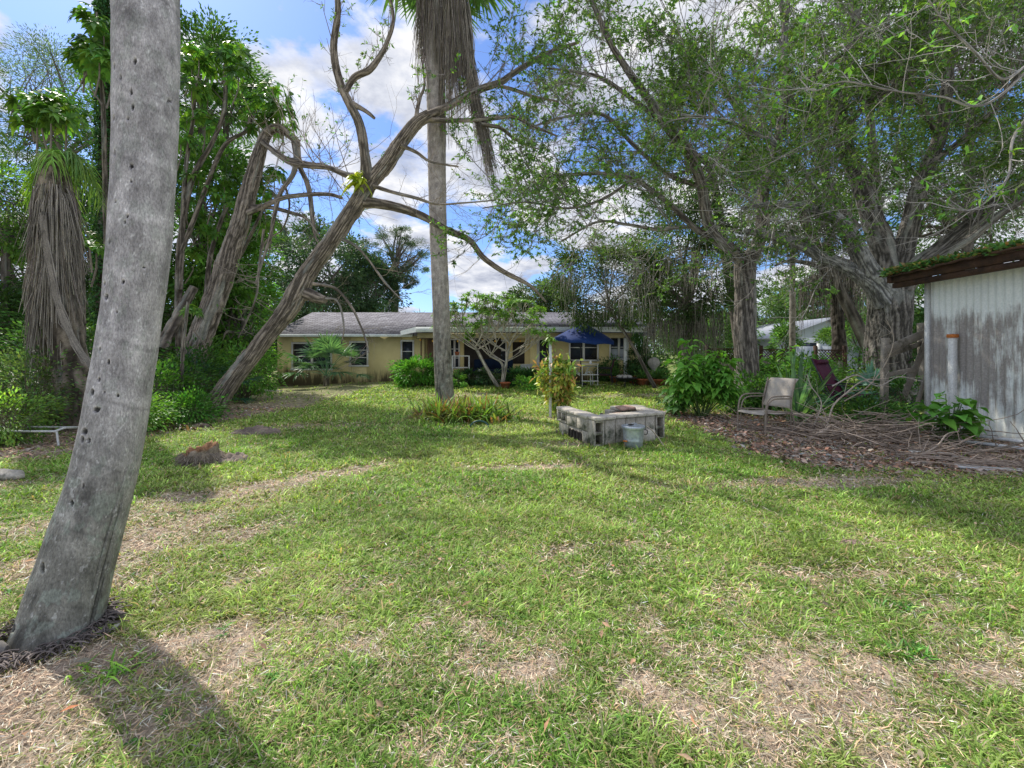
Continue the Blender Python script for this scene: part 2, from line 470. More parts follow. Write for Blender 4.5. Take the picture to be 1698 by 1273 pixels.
def pinnate(mb, base, d, L, col, n=34, droop=.7, lf=.38, lw=.022, hang=.35, stalk=True, dead=False, seed=0, tw=.3):
    """a feather frond"""
    r = np.random.default_rng(seed); d = nrm(np.asarray(d, float))
    t = np.linspace(0, 1, 12)[:, None]
    path = np.asarray(base) + d * L * t * (1 - .3 * droop * t) + np.array([0, 0, -1.0]) * droop * L * t ** 2
    mb.tube(path, np.linspace(.022, .005, 12), 5, np.asarray(col) * (1.3 if not dead else .9), cap=False)
    T, _, _ = frames(path)
    u = np.linspace(.14, .99, n); i = u * 11; k = np.minimum(i.astype(int), 10); fr = (i - k)[:, None]
    q = path[k] * (1 - fr) + path[k + 1] * fr; tt = nrm(T[k] * (1 - fr) + T[k + 1] * fr)
    side = nrm(np.cross(tt, np.array([0, 0, 1.0]) + .001)); upv = np.cross(side, tt)
    for sg in (-1, 1):
        dd = side * sg + tt * .75 + upv * r.uniform(-.1, .35, (n, 1)) + r.normal(0, tw * .4, (n, 3))
        ll = lf * (.35 + .65 * np.sin(np.pi * np.clip(u * .85 + .12, 0, 1))) * r.uniform(.8, 1.1, n)
        C = jcol(col, n, .1, .18, r)
        mb.blades(q, dd, upv + r.normal(0, .2, (n, 3)), ll, lw, C, (.6, 1, .7, .05), hang + r.uniform(-.1, .3, n), .2)

def fan(mb, hub, d, up, size, col, n=26, seed=0, droop=.25, spread=2.5, lw=.05):
    """a fan leaf: pleated segments from one hub"""
    r = np.random.default_rng(seed); d = nrm(np.asarray(d, float)); s = nrm(np.cross(d, up)); u = np.cross(s, d)
    a = np.linspace(-spread, spread, n) * .62
    D = np.cos(a)[:, None] * d + np.sin(a)[:, None] * s + .12 * u * np.cos(a)[:, None] + r.normal(0, .03, (n, 3))
    L = size * (.72 + .28 * np.cos(a * .8)) * r.uniform(.92, 1.06, n)
    mb.blades(np.tile(hub, (n, 1)), D, np.tile(u, (n, 1)), L, lw, jcol(col, n, .06, .12, r), (.25, .9, 1, .55, .05), droop * r.uniform(.4, 1.6, n), .25)

def fan_palm(name, label, base, nfan=14, size=.6, stalk=.7, col=(.07, .14, .06), seed=0, cat='palm', up=.8, trunk=0, group=None, droop=.25, lw=.045):
    base = np.asarray(base, float); root = thing(name, label, cat, base, group); r = random.Random(seed)
    st, lf = MB(), MB(); top = base + np.array([0, 0, trunk])
    if trunk:
        tr = MB(); bark_tube(tr, [base - [0, 0, .1], base + [0, 0, trunk * .5], top], [.13, .12, .12], sides=16, seed=seed, amp=.2, col=(.2, .17, .13)); tr.build('trunk', MAT['barkc'], root, base, True)
    for k in range(nfan):
        a = k * 2.4 + r.uniform(-.3, .3); el = up * (1.3 - 1.25 * k / nfan) + r.uniform(-.1, .1)
        d = np.array([math.cos(a) * math.cos(el), math.sin(a) * math.cos(el), math.sin(el)])
        L = stalk * r.uniform(.75, 1.15); hub = top + d * L + np.array([0, 0, -.08 * L])
        st.twig(catmull([top, top + d * L * .5 + [0, 0, .04], hub], 6), .012, .007, np.array(col) * 1.6)
        fan(lf, hub, d + np.array([0, 0, -.25]), np.array([0, 0, 1.0]) + .2 * d, size * r.uniform(.8, 1.1), np.array(col) * r.uniform(.75, 1.3), 24, seed * 50 + k, droop, lw=lw)
    st.build('stalks', MAT['twig'], root, base); lf.build('fronds', MAT['leafbig'], root, base)
    return root

def umbrella_leafy(t, p, d, n=9, pet=.32, ll=.2, col=(.09, .2, .03), nleaf=8):
    """a schefflera shoot tip: petioles that each carry a whorl of leaflets"""
    r = t.r; d = nrm(np.asarray(d, float)); p = np.asarray(p, float)
    for k in range(n):
        a = k * 2.4; e = r.uniform(-.2, 1.0)
        dd = nrm(np.array([math.cos(a) * math.cos(e), math.sin(a) * math.cos(e), math.sin(e)]) + d * .3)
        h = p + dd * pet * r.uniform(.7, 1.2)
        t.tw.twig(catmull([p, (p + h) / 2 + [0, 0, .02], h], 4), .006, .004, np.array(col) * 1.3)
        ref = nrm(np.cross(dd, [0.3, .1, 1])); r2 = np.cross(dd, ref)
        an = np.linspace(0, 2 * np.pi, nleaf, endpoint=False) + r.random() * 6
        D = np.cos(an)[:, None] * ref + np.sin(an)[:, None] * r2 + dd * .35
        D = D + np.array([0, 0, -.15])
        L = ll * np.array([r.uniform(.75, 1.2) for _ in range(nleaf)])
        t.lf.blades(np.tile(h, (nleaf, 1)), D, np.tile(dd + [0, 0, .6], (nleaf, 1)), L, L * .36, jcol(np.array(col) * r.uniform(.4, 1.5), nleaf, .16, .2), (.2, .9, 1, .5, .03), .35, .12)
# ------------------------------------------------------------------ camera, sun, sky
cam_d = bpy.data.cameras.new('camera'); cam = bpy.data.objects.new('camera', cam_d); COL.objects.link(cam)
cam_d.sensor_width = 36; cam_d.lens = FPX / 1698 * 36; cam_d.shift_y = -51.5 / 1698; cam_d.clip_start = .05; cam_d.clip_end = 3000
cam.location = (0, 0, CAMZ); cam.rotation_euler = (R(90), 0, 0); scene.camera = cam
scene.view_settings.view_transform = 'Standard'; scene.view_settings.look = 'None'; scene.view_settings.exposure = 0
SV = Vector((-.64, .62, 1.0)).normalized()        # towards the sun
sun_d = bpy.data.lights.new('sun', 'SUN'); sun_d.energy = 5.0; sun_d.angle = R(.6); sun_d.color = (1, .94, .84)
sun = bpy.data.objects.new('sun', sun_d); COL.objects.link(sun)
sun.rotation_euler = (-SV).to_track_quat('-Z', 'Y').to_euler(); sun.location = (-8, 10, 20)
world = bpy.data.worlds.new('World'); scene.world = world; world.use_nodes = True
nt = world.node_tree
for n in list(nt.nodes): nt.nodes.remove(n)
sky = nd(nt, 'ShaderNodeTexSky', sky_type='NISHITA', sun_disc=False, sun_elevation=math.asin(SV.z), sun_rotation=math.atan2(SV.x, SV.y), altitude=0, air_density=1.0, dust_density=.6, ozone_density=2.5)
tc = nd(nt, 'ShaderNodeTexCoord').outputs['Generated']
sep = nd(nt, 'ShaderNodeSeparateXYZ', {'Vector': tc})
zz = mul(nt, mul(nt, sep.outputs[2], 0.0, 'MAXIMUM'), .22, 'ADD')
comb = nd(nt, 'ShaderNodeCombineXYZ', {'X': mul(nt, sep.outputs[0], zz, 'DIVIDE'), 'Y': mul(nt, sep.outputs[1], zz, 'DIVIDE'), 'Z': 0.0}).outputs[0]
mp = nd(nt, 'ShaderNodeMapping', {'Vector': comb, 'Location': (1.3, 4.2, 0), 'Scale': (1.0, 1.0, 1)}).outputs[0]
n1 = nd(nt, 'ShaderNodeTexNoise', {'Vector': mp, 'Scale': 2.1, 'Detail': 10, 'Roughness': .55, 'Distortion': .1})
n2 = nd(nt, 'ShaderNodeTexNoise', {'Vector': mp, 'Scale': 4.5, 'Detail': 7, 'Roughness': .6})
cov = ramp(nt, n1.outputs[0], [(.455, (0, 0, 0)), (.49, (.75, .75, .75)), (.54, (1, 1, 1))])
shade = ramp(nt, n2.outputs[0], [(.36, (.50, .54, .66)), (.5, (.78, .81, .90)), (.64, (1.1, 1.09, 1.09))])
skyc = mixc(nt, 1.0, sky.outputs[0], (.108, .135, .185), 'MULTIPLY')
col = mixc(nt, cov, skyc, shade)
bgsky = nd(nt, 'ShaderNodeBackground', {'Color': col, 'Strength': 1.0})
wo = nd(nt, 'ShaderNodeOutputWorld', {'Surface': bgsky.outputs[0]})
scene.cycles.max_bounces = 7; scene.cycles.diffuse_bounces = 4; scene.cycles.glossy_bounces = 2; scene.cycles.transmission_bounces = 4
scene.cycles.use_denoising = True
scene.cycles.use_fast_gi = True; scene.cycles.fast_gi_method = 'ADD'; world.light_settings.ao_factor = .18; world.light_settings.distance = 1.2

# ------------------------------------------------------------------ ground
def ell(x, y, cx, cy, a, b, rot):
    c, s = math.cos(rot), math.sin(rot); u = ((x - cx) * c + (y - cy) * s) / a; v = (-(x - cx) * s + (y - cy) * c) / b
    return np.exp(-(u * u + v * v) ** 1.5)

def mulch(x, y):                     # leaf litter under the trees on the right
    w = .35 * (fbm(x * 1.3, y * 1.3, 0, 71) - .5)
    m = sstep(-.25, .25, (x - 3.35 + w) - .35 * np.maximum(6.4 - y, 0) * 1.3) * sstep(5.0, 5.6, y + w * 1.4 + .12 * (x - 4)) * sstep(12.0, 10.0, y + .2 * (x - 3) + w)
    m2 = sstep(-5.6, -6.3, x + w * 1.2 - .1 * (y - 7)) * sstep(5.3, 6.3, y + w)        # shrub bed on the left
    m3 = ell(x, y, -2.35, 1.75, .9, .5, 0)
    return np.clip(m + m2 + m3, 0, 1)

def bare(x, y):
    x = np.asarray(x, float); y = np.asarray(y, float)
    b = 0
    for cx, cy, a, q, r in ((-2.95, 4.45, 1.9, .30, .70), (-3.9, 3.5, 1.3, .3, .3), (-2.65, 3.75, .9, .24, 1.1), (-2.0, 5.4, .7, .2, .7), (-2.5, 3.3, .9, .22, .5), (-3.2, 2.6, 1.2, .45, .2), (-1.15, 2.15, .55, .26, -.3),
                            (2.15, 2.85, .5, .12, .0), (2.35, 2.05, .5, .2, .1), (1.0, 2.0, .4, .22, .4), (-.25, 2.05, .45, .16, .2), (-2.1, 1.8, 1.2, .35, 0),
                            (.75, 6.9, .75, .3, .3), (.2, 5.6, .9, .22, .1), (1.5, 1.85, .6, .2, .3), (-3.9, 8.6, 1.4, .5, .3), (-7, 4.4, 1.8, .5, .3),
                            (3.2, 4.9, 1.6, .25, .1), (3.5, 14.2, 1.6, .7, .1), (-1.5, 14.5, 1.3, .6, 0), (-6.5, 12, 1.5, .6, 0), (.4, 3.2, .3, .12, .3), (.9, 9.6, 1.2, .3, 0)):
        b = b + 1.0 * ell(x, y, cx, cy, a, q, r)
    n = fbm(x * 1.1, y * 1.1, 0, 40, 5); n2 = fbm(x * 4, y * 4, 0, 47, 3)
    near = sstep(5.5, 1.5, y)
    mot = np.clip(3.2 * (fbm(x * 5.5, y * 5.5, 0, 57, 3) - .53), 0, .8) * sstep(4.2, 2.0, y)
    return np.clip(mot + np.clip(b * (1 - .55 * near) * (.15 + 1.5 * n * (.4 + 1.2 * n2)), 0, .95) + np.clip(1.7 * (n - .61 + .02 * near) * (1 + .6 * near) + (.9 + .9 * near) * (n2 - .56 + .05 * near) + 1.1 * (near + .3) * (fbm(x * 9, y * 9, 0, 52, 2) - .58), 0, .5), 0, 1)

gx = np.concatenate([[-400, -120, -60, -35], np.arange(-24, -6, .5), np.arange(-6, 6, .05), np.arange(6, 24, .5), [35, 60, 120, 400]])
gy = np.concatenate([[-60, -20, -8, -3], np.arange(-1, 1.2, .4), np.arange(1.2, 6, .04), np.arange(6, 12, .1), np.arange(12, 30, .5), [36, 50, 80, 150, 600, 1500]])
X, Y = np.meshgrid(gx, gy); Z = H(X, Y)
Z = Z + .012 * (fbm(X * 14, Y * 14, 0, 90, 3) - .5) * (Y < 8)
bb = bare(X, Y); mm = mulch(X, Y)
soil = np.array([.42, .335, .26]); under = np.array([.19, .20, .08]); mul_c = np.array([.30, .225, .175])
c = under * (1 - bb[..., None]) + soil * bb[..., None]
c = c * (1 - mm[..., None]) + mul_c * mm[..., None]
far = sstep(9, 16, Y)[..., None]; c = c * (1 - far * .5) + np.array([.16, .23, .06]) * far * .5
c = c * (.75 + .5 * fbm(X * 9, Y * 9, 0, 60, 3)[..., None])
gm = MB(); ny, nx = X.shape
i, j = np.meshgrid(np.arange(ny - 1), np.arange(nx - 1), indexing='ij')
gm.add(np.stack([X, Y, Z], -1).reshape(-1, 3), np.stack([i * nx + j, i * nx + j + 1, (i + 1) * nx + j + 1, (i + 1) * nx + j], -1).reshape(-1, 4), c.reshape(-1, 3))
MAT['ground'] = M_col('lawn_soil', .95, 34, .8, .02, .4, .1)
tag(gm.build('ground', MAT['ground'], smooth=True), kind='structure')

# grass and thatch
def scatter(n, y0, y1, r):
    y = y0 + (y1 - y0) * r.random(n * 1); w = 1.17 * y + 2.1
    keep = r.random(len(y)) < w / (1.17 * y1 + 2.1); y = y[keep]
    x = (r.random(len(y)) * 2 - 1) * (1.17 * y + 2.1)
    return x, y

obstacles = [(-2.26, 2.25, .22), (-1.65, 11.1, .3)]
def clear(x, y):
    k = np.ones(len(x), bool)
    for cx, cy, q in obstacles: k &= (x - cx) ** 2 + (y - cy) ** 2 > q * q
    return k

gr = MB(); g = np.random.default_rng(11)
ga, gb = np.array([.17, .315, .06]), np.array([.36, .45, .135])
for y0, y1, ntuft, per, hh, ww in ((.5, 2.4, 22000, 9, .029, .0052), (2.4, 4.2, 33000, 8, .032, .0070), (4.2, 8, 53000, 6, .038, .011), (8, 13, 46000, 4, .05, .018), (13, 19.2, 42000, 3, .055, .03)):
    x, y = scatter(ntuft * 2, y0, y1, g)
    x, y = x[:ntuft * 2], y[:ntuft * 2]
    m = mulch(x, y); b = bare(x, y)
    k = (g.random(len(x)) < np.clip(1.12 - 1.12 * b, .13, 1)) & (g.random(len(x)) < 1 - .96 * m) & clear(x, y) & (y < 18.7)
    x, y, b = x[k], y[k], b[k]
    tv = np.exp(g.normal(0, .2, len(x))); th = np.exp(g.normal(0, .35, len(x))) * (1 - .3 * b) * (.62 + .8 * fbm(x * 3.1, y * 3.1, 0, 23, 3))
    idx = np.repeat(np.arange(len(x)), per); m_ = len(idx)
    a = g.random(m_) * 6.283; sp = .006 + .02 * g.random(m_) * (1 if y0 < 4 else 2)
    px, py = x[idx] + np.cos(a) * sp, y[idx] + np.sin(a) * sp
    el = .25 + .95 * g.random(m_)
    D = np.stack([np.cos(a) * np.cos(el), np.sin(a) * np.cos(el), np.sin(el)], -1)
    L = hh * th[idx] * g.uniform(.6, 1.5, m_) * (1 + .35 * (g.random(m_) < .06))
    t = np.clip(fbm(px * .8, py * .8, 0, 21, 3) * 1.6 - .3 + g.normal(0, .18, m_), 0, 1)[:, None]
    C = (ga * (1 - t) + gb * t) * tv[idx][:, None] * np.exp(g.normal(0, .32, (m_, 1)))
    dry = g.random(m_) < .15 + .22 * b[idx]
    C[dry] = jcol((.48, .39, .24), dry.sum(), .1, .2, g)
    P = np.stack([px, py, H(px, py) + .001], -1)
    S = np.stack([-np.sin(a), np.cos(a), np.zeros(m_)], -1); w = ww * g.uniform(.6, 1.3, m_)[:, None]
    Ln = L[:, None]; q = P + D * Ln * .55; tip = P + D * Ln + np.stack([np.cos(a), np.sin(a), -.6 * np.ones(m_)], -1) * Ln * .28
    v = np.stack([P - S * w * .4, P + S * w * .4, q + S * w * .5, q - S * w * .5, tip], 1).reshape(-1, 3)
    o = np.arange(m_)[:, None] * 5
    gr.v.append(v); gr.c.append(np.repeat(C, 5, axis=0))
    gr.f4.append(o + np.array([[0, 1, 2, 3]]) + gr.n); gr.f3.append(o + np.array([[3, 2, 4]]) + gr.n); gr.n += len(v)
tag(gr.build('lawn_grass', MAT['grass']), 'short sunlit green grass covering the lawn', 'grass', kind='stuff')

th_ = MB()
for y0, y1, n, ll, ww in ((.5, 2.6, 95000, .045, .0030), (2.6, 5, 95000, .055, .005), (5, 9, 36000, .08, .009), (9, 15, 9000, .1, .016)):
    x, y = scatter(n * 2, y0, y1, g); b = bare(x, y); m = mulch(x, y)
    k = (g.random(len(x)) < .30 + .70 * np.clip(b * 1.3, 0, 1) + .25 * m) & clear(x, y); x, y = x[k], y[k]; q = len(x)
    a = g.random(q) * 6.283 + .0; el = g.normal(.08, .22, q)
    D = np.stack([np.cos(a) * np.cos(el), np.sin(a) * np.cos(el), np.sin(el)], -1); L = ll * g.uniform(.4, 1.5, q)
    P = np.stack([x, y, H(x, y) + .004 + .014 * g.random(q)], -1)
    th_.leaves(P, D, np.tile([0, 0, 1.0], (q, 1)) + g.normal(0, .3, (q, 3)), L, ww * g.uniform(.6, 1.6, q), jcol((.50, .40, .29), q, .12, .5, g), .1)
tag(th_.build('dry_thatch', MAT['straw']), 'dry tan grass clippings on the bare patches of lawn', 'dry grass', kind='stuff')

lt = MB()
n = 42000; x = g.uniform(2.8, 11.5, n); y = g.uniform(4.3, 12, n); k = g.random(n) < mulch(x, y); x, y = x[k], y[k]
x2 = g.uniform(-12, -5.4, 6000); y2 = g.uniform(5.5, 12, 6000); k = g.random(6000) < mulch(x2, y2) * .6; x, y = np.concatenate([x, x2[k]]), np.concatenate([y, y2[k]])
q = len(x); a = g.random(q) * 6.283; D = np.stack([np.cos(a), np.sin(a), g.normal(0, .3, q)], -1)
L = .075 * g.uniform(.4, 1.5, q)
lt.leaves(np.stack([x, y, H(x, y) + .01 + .02 * g.random(q)], -1), D, g.normal(0, .5, (q, 3)) + [0, 0, 1], L, L * .42, jcol((.36, .26, .20), q, .2, .45, g), .25)
tag(lt.build('leaf_litter', MAT['straw']), 'brown fallen leaves under the trees beside the shed', 'dead leaves', kind='stuff')

wd_ = MB()
x, y = scatter(2600, 1.2, 7, g); k = (fbm(x * 1.7, y * 1.7, 0, 29, 3) > .5) & clear(x, y) & (mulch(x, y) < .3); x, y = x[k], y[k]
per = 7; idx = np.repeat(np.arange(len(x)), per); q = len(idx); a = g.random(q) * 6.28
wd_.blades(np.stack([x[idx], y[idx], H(x[idx], y[idx]) + .008], -1), np.stack([np.cos(a), np.sin(a), g.uniform(.15, .9, q)], -1), np.tile([0, 0, 1.], (q, 1)), .05 * g.uniform(.5, 1.6, q), .014, jcol((.10, .25, .045), q, .12, .25, g), (.3, 1, .8, .05), .4, .15)
tag(wd_.build('lawn_weeds', MAT['grass']), 'darker broad bladed weeds dotted through the lawn', 'weeds', kind='stuff')
dl = MB(); x, y = scatter(2400, 1.1, 11, g); k = clear(x, y); x, y = x[k], y[k]; q = len(x); a = g.random(q) * 6.28
dl.leaves(np.stack([x, y, H(x, y) + .02 + .02 * g.random(q)], -1), np.stack([np.cos(a), np.sin(a), g.normal(0, .3, q)], -1), g.normal(0, .5, (q, 3)) + [0, 0, 1], .05 * g.uniform(.4, 1.4, q), .02, jcol((.34, .23, .15), q, .2, .4, g), .3)
for k in range(260):
    i_ = g.integers(0, q); a_ = g.random() * 6.28; p_ = np.array([x[i_], y[i_], float(H(x[i_], y[i_])) + .02]); e_ = p_ + np.array([math.cos(a_), math.sin(a_), 0]) * g.uniform(.04, .2)
    dl.twig(catmull([p_, (p_ + e_) / 2 + g.normal(0, .008, 3), e_], 4), .003, .0015, np.array((.36, .29, .23)) * g.uniform(.5, 1.3))
tag(dl.build('fallen_leaves', MAT['straw']), 'scattered dead leaves and small twigs lying on the lawn', 'dead leaves', kind='stuff')

# ------------------------------------------------------------------ house
def M_stucco():
    m, nt, out = newmat('yellow_stucco'); v = coords(nt)
    n1 = noise(nt, v, 1.2, 5); n2 = noise(nt, v, 60, 3)
    vs = coords(nt, (5.0, 5.0, .9)); n3 = noise(nt, vs, 1.6, 6, .7); n4 = noise(nt, coords(nt, (.35, .35, .2)), 1.0, 2)
    base = ramp(nt, n1.outputs[0], [(.3, (.60, .51, .25)), (.7, (.71, .62, .33))])
    z = nd(nt, 'ShaderNodeSeparateXYZ', {'Vector': nd(nt, 'ShaderNodeTexCoord').outputs['Object']}).outputs[2]
    hgt = nd(nt, 'ShaderNodeMapRange', {'Value': z, 'From Min': .0, 'From Max': 1.35, 'To Min': 1.0, 'To Max': 0.0}).outputs[0]
    st = mul(nt, mul(nt, hgt, n3.outputs[0]), mul(nt, n4.outputs[0], 2.3))
    base = mixc(nt, ramp(nt, st, [(.26, (0, 0, 0)), (.46, (.88, .88, .88))]), base, (.045, .036, .026))
    g = ramp(nt, n2.outputs[0], [(.25, (.85,) * 3), (.75, (1.1,) * 3)])
    base = mixc(nt, 1.0, base, g, 'MULTIPLY')
    b = nd(nt, 'ShaderNodeBump', {'Height': n2.outputs[0], 'Strength': .4, 'Distance': .01})
    p = nd(nt, 'ShaderNodeBsdfPrincipled', {'Base Color': base, 'Roughness': .9, 'Normal': b.outputs[0], 'Specular IOR Level': .2})
    nt.links.new(p.outputs[0], out.inputs[0]); return m
def M_shingle():
    m, nt, out = newmat('shingles'); v = coords(nt)
    br = nd(nt, 'ShaderNodeTexBrick', {'Vector': nd(nt, 'ShaderNodeMapping', {'Vector': v, 'Scale': (1, 1, 1)}).outputs[0], 'Color1': rgba((.11, .105, .125)), 'Color2': rgba((.26, .255, .285)), 'Mortar': rgba((.03, .026, .034)), 'Scale': 1.0, 'Mortar Size': .018, 'Brick Width': .34, 'Row Height': .145, 'Bias': -.1})
    n1 = noise(nt, v, 5, 5, .75); g = ramp(nt, n1.outputs[0], [(.3, (.6,) * 3), (.7, (1.35,) * 3)])
    col = mixc(nt, 1.0, br.outputs[0], g, 'MULTIPLY')
    b = nd(nt, 'ShaderNodeBump', {'Height': br.outputs[1], 'Strength': -.4, 'Distance': .02})
    p = nd(nt, 'ShaderNodeBsdfPrincipled', {'Base Color': col, 'Roughness': .9, 'Normal': b.outputs[0]})
    nt.links.new(p.outputs[0], out.inputs[0]); return m
MAT['stucco'] = M_stucco(); MAT['shingle'] = M_shingle()
MAT['glass'] = M_glass('window_glass', (.018, .024, .035))
MAT['fascia'] = M_basic('fascia_paint', (.6, .66, .68), (.78, .8, .8), 4, .1, .6)
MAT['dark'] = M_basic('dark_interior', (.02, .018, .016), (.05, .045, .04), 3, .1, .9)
MAT['beam'] = M_basic('ochre_beam', (.38, .33, .2), (.5, .44, .28), 4, .15, .8)
MAT['blind'] = M_basic('window_blind', (.4, .45, .52), (.55, .6, .66), 2, .05, .7)
MAT['brick'] = M_basic('brown_brick', (.12, .075, .05), (.2, .13, .09), 14, .3, .9)

house = thing('ranch_house', 'low yellow stucco house with grey shingle roof across the back of the lawn', 'house', (-2.2, 20, .0))
HB = np.array([-2.2, 20, 0.0])
def hp(mb, name, mat, par=None, **k):
    return mb.build(name, MAT[mat] if isinstance(mat, str) else mat, par or house, HB, **k)
YF = 19.2
def wallrect(mb, x0, x1, z0, z1, y, holes=(), thick=.18):
    """a wall along x with rectangular openings"""
    xs = sorted({x0, x1, *[h[0] for h in holes], *[h[1] for h in holes]})
    for a, b in zip(xs[:-1], xs[1:]):
        hs = [h for h in holes if h[0] < (a + b) / 2 < h[1]]; z = z0
        for h in sorted(hs, key=lambda q: q[2]):
            if h[2] > z: mb.box(((a + b) / 2, y + thick / 2, (z + h[2]) / 2), (b - a, thick, h[2] - z))
            z = h[3]
        if z1 > z: mb.box(((a + b) / 2, y + thick / 2, (z + z1) / 2), (b - a, thick, z1 - z))
def window(x0, x1, z0, z1, y, cols=1, rows=2, blind=0, name='window', par=None, hang=None):
    f = MB(); w = .07
    f.box(((x0 + x1) / 2, y, z0 - w / 2), (x1 - x0 + 2 * w + .06, .1, w)); f.box(((x0 + x1) / 2, y, z1 + w / 2), (x1 - x0 + 2 * w, .08, w))
    for x in (x0 - w / 2, x1 + w / 2): f.box((x, y, (z0 + z1) / 2), (w, .078, z1 - z0))
    for k in range(1, cols): f.box((x0 + (x1 - x0) * k / cols, y + .01, (z0 + z1) / 2), (.09, .06, z1 - z0))
    for c in range(cols):
        a, b = x0 + (x1 - x0) * c / cols + (.045 if c else 0), x0 + (x1 - x0) * (c + 1) / cols - (.045 if c < cols - 1 else 0)
        for k in range(1, rows): f.box(((a + b) / 2, y + .012, z0 + (z1 - z0) * k / rows), (b - a, .05, .032))
    fo = hp(f, name, 'white', par)
    p = MB(); p.box(((x0 + x1) / 2, y + .06, (z0 + z1) / 2), (x1 - x0, .01, z1 - z0)); hp(p, 'pane', 'glass', fo)
    if blind:
        q = MB(); q.box(((x0 + x1) / 2, y + .049, z0 + (z1 - z0) * blind / 2 + .01), (x1 - x0 - .02, .006, (z1 - z0) * blind)); hp(q, 'blind', 'blind', fo)
    return fo
def xw(px, Y=YF): return (px - CX) / FPX * Y
def zw(py, Y=YF): return CAMZ - (py - HOR) / FPX * Y
# front wall of the wing on the left
wins = [(xw(486), xw(548), zw(611), zw(570), 2, 4), (xw(582), xw(608), zw(605), zw(568), 1, 3), (xw(667), xw(684), zw(599), zw(566), 1, 2)]
mb = MB(); wallrect(mb, xw(460), xw(703), -.1, 2.14, YF, [(a[0], a[1], a[2], a[3]) for a in wins])
mb.box((xw(460) + .09, YF + .18 + 3.4, 1.02), (.18, 6.8, 2.24)); mb.box((xw(703) - .09, YF + .18 + .9, 1.02), (.18, 1.8, 2.24))
# gable triangle on the end
gx0 = xw(460); mb.add([[gx0, YF, 2.14], [gx0, YF + 7.2, 2.14], [gx0, YF + 3.5, 3.25], [gx0 + .18, YF, 2.14], [gx0 + .18, YF + 7.2, 2.14], [gx0 + .18, YF + 3.5, 3.25]], [[0, 1, 2], [3, 5, 4]])
# back wall of the porch, and the wall on the right
pw = [(xw(747, 21), xw(760, 21), .75, 2.0), (xw(776, 21), xw(783, 21), .8, 2.0), (xw(822, 21), xw(838, 21), .6, 1.95)]
wallrect(mb, xw(703) - .0, xw(893), 0, 2.35, 21.02, pw)
wr = [(xw(946), xw(990), zw(596), zw(556)), (xw(1013), xw(1040), zw(594), zw(557))]
wallrect(mb, xw(918), xw(1052), 0, 2.3, YF + .002, wr)
mb.box((xw(918) + .09, YF + .182 + .84, 1.15), (.18, 1.64, 2.3)); mb.box((xw(1052) - .09, YF + 3.6, 1.15), (.18, 6.8, 2.3))
mb.box((xw(884), 19.0, 1.17), (.28, .28, 1.95))
mb.box((-2.2, YF + 7.2, 1.1), (14.6, .18, 2.2))
hp(mb, 'wall', 'stucco')
for a in wins: window(*a[:4], YF + .02, a[4], a[5])
window(*wr[0], YF + .02, 2, 2); window(*wr[1], YF + .02, 2, 2, blind=.42)
for a in pw: window(*a, 21.04, 2 if a[0] < -2.5 else 1, 3)
f = MB(); f.box((xw(904, 20.9), 20.95, 1.15), (.92, .05, 2.05)); dr = hp(f, 'door', 'white')
f = MB(); f.box((xw(904, 20.9), 20.915, 1.3), (.52, .02, 1.4)); hp(f, 'pane', 'glass', dr)
f = MB(); f.box((xw(891), 19.6, 1.2), (.16, .1, 2.1)); hp(f, 'door_post', 'fascia')
f = MB(); f.box((xw(716, 19.4), 19.5, 1.15), (.36, .3, 2.1)); hp(f, 'brick_pier', 'brick')
f = MB(); f.box((xw(708, 19.4) - .2, 19.18, 1.3), (.04, .05, 1.4)); f.box((xw(708, 19.4) + .12, 19.18, 1.3), (.04, .05, 1.4)); f.box((xw(708, 19.4) - .04, 19.18, 2.0), (.28, .05, .04)); hp(f, 'trellis', 'brick')
f = MB(); f.box((-.4, 21.3, 1.2), (3.4, .05, 1.9)); 
# dark panels standing in for the deep shade inside the porch
f = MB(); f.box((xw(800, 20.9), 20.99, 1.15), (1.7, .03, 2.1)); f.box((xw(735, 20.9), 20.985, 1.2), (.5, .02, 1.8)); f.box((xw(860, 20.9), 20.99, 1.4), (.55, .03, 1.0)); hp(f, 'porch_shade_panel', 'dark')
# roofs
def slope(mb, x0, x1, y0, z0, y1, z1, th=.1):
    d = np.array([0, y1 - y0, z1 - z0]); L = np.linalg.norm(d); a = math.atan2(z1 - z0, y1 - y0)
    M = [[1, 0, 0], [0, math.cos(a), -math.sin(a)], [0, math.sin(a), math.cos(a)]]
    mb.box(((x0 + x1) / 2, (y0 + y1) / 2, (z0 + z1) / 2), (x1 - x0, L, th), M=M)
def roofobj(name, x0, x1, y0, z0, y1, z1, mat, th=.09):
    """local z up out of the slope, so the shingle rows run level"""
    o_ = MB(); L = math.hypot(y1 - y0, z1 - z0); o_.box((0, 0, 0), (x1 - x0, L, th))
    o = o_.build(name, MAT[mat], house); o.location = ((x0 + x1) / 2 - HB[0], (y0 + y1) / 2 - HB[1], (z0 + z1) / 2); o.rotation_euler = (math.atan2(z1 - z0, y1 - y0), 0, 0)
    return o
ridge_y, ridge_z = 22.7, 3.38
roofobj('roof', xw(460) - .06, xw(1062, 21), 18.72, 2.14, ridge_y, ridge_z, 'shingle')
roofobj('roof', xw(460) - .06, xw(1062, 21), ridge_y + .02, ridge_z, 26.8, 2.2, 'shingle')
roofobj('porch_roof', xw(690, 17.4), xw(1062, 17.4), 17.32, 2.42, 21.2, 3.03, 'shingle', .05)
f = MB(); f.box(((xw(460) + xw(690)) / 2, 18.68, 2.12), (xw(690) - xw(460) - .1, .04, .11)); hp(f, 'fascia', 'fascia')
f = MB(); f.box(((xw(690, 17.3) + xw(1075, 17.3)) / 2, 17.27, 2.29), (xw(1075, 17.3) - xw(690, 17.3), .05, .2)); 
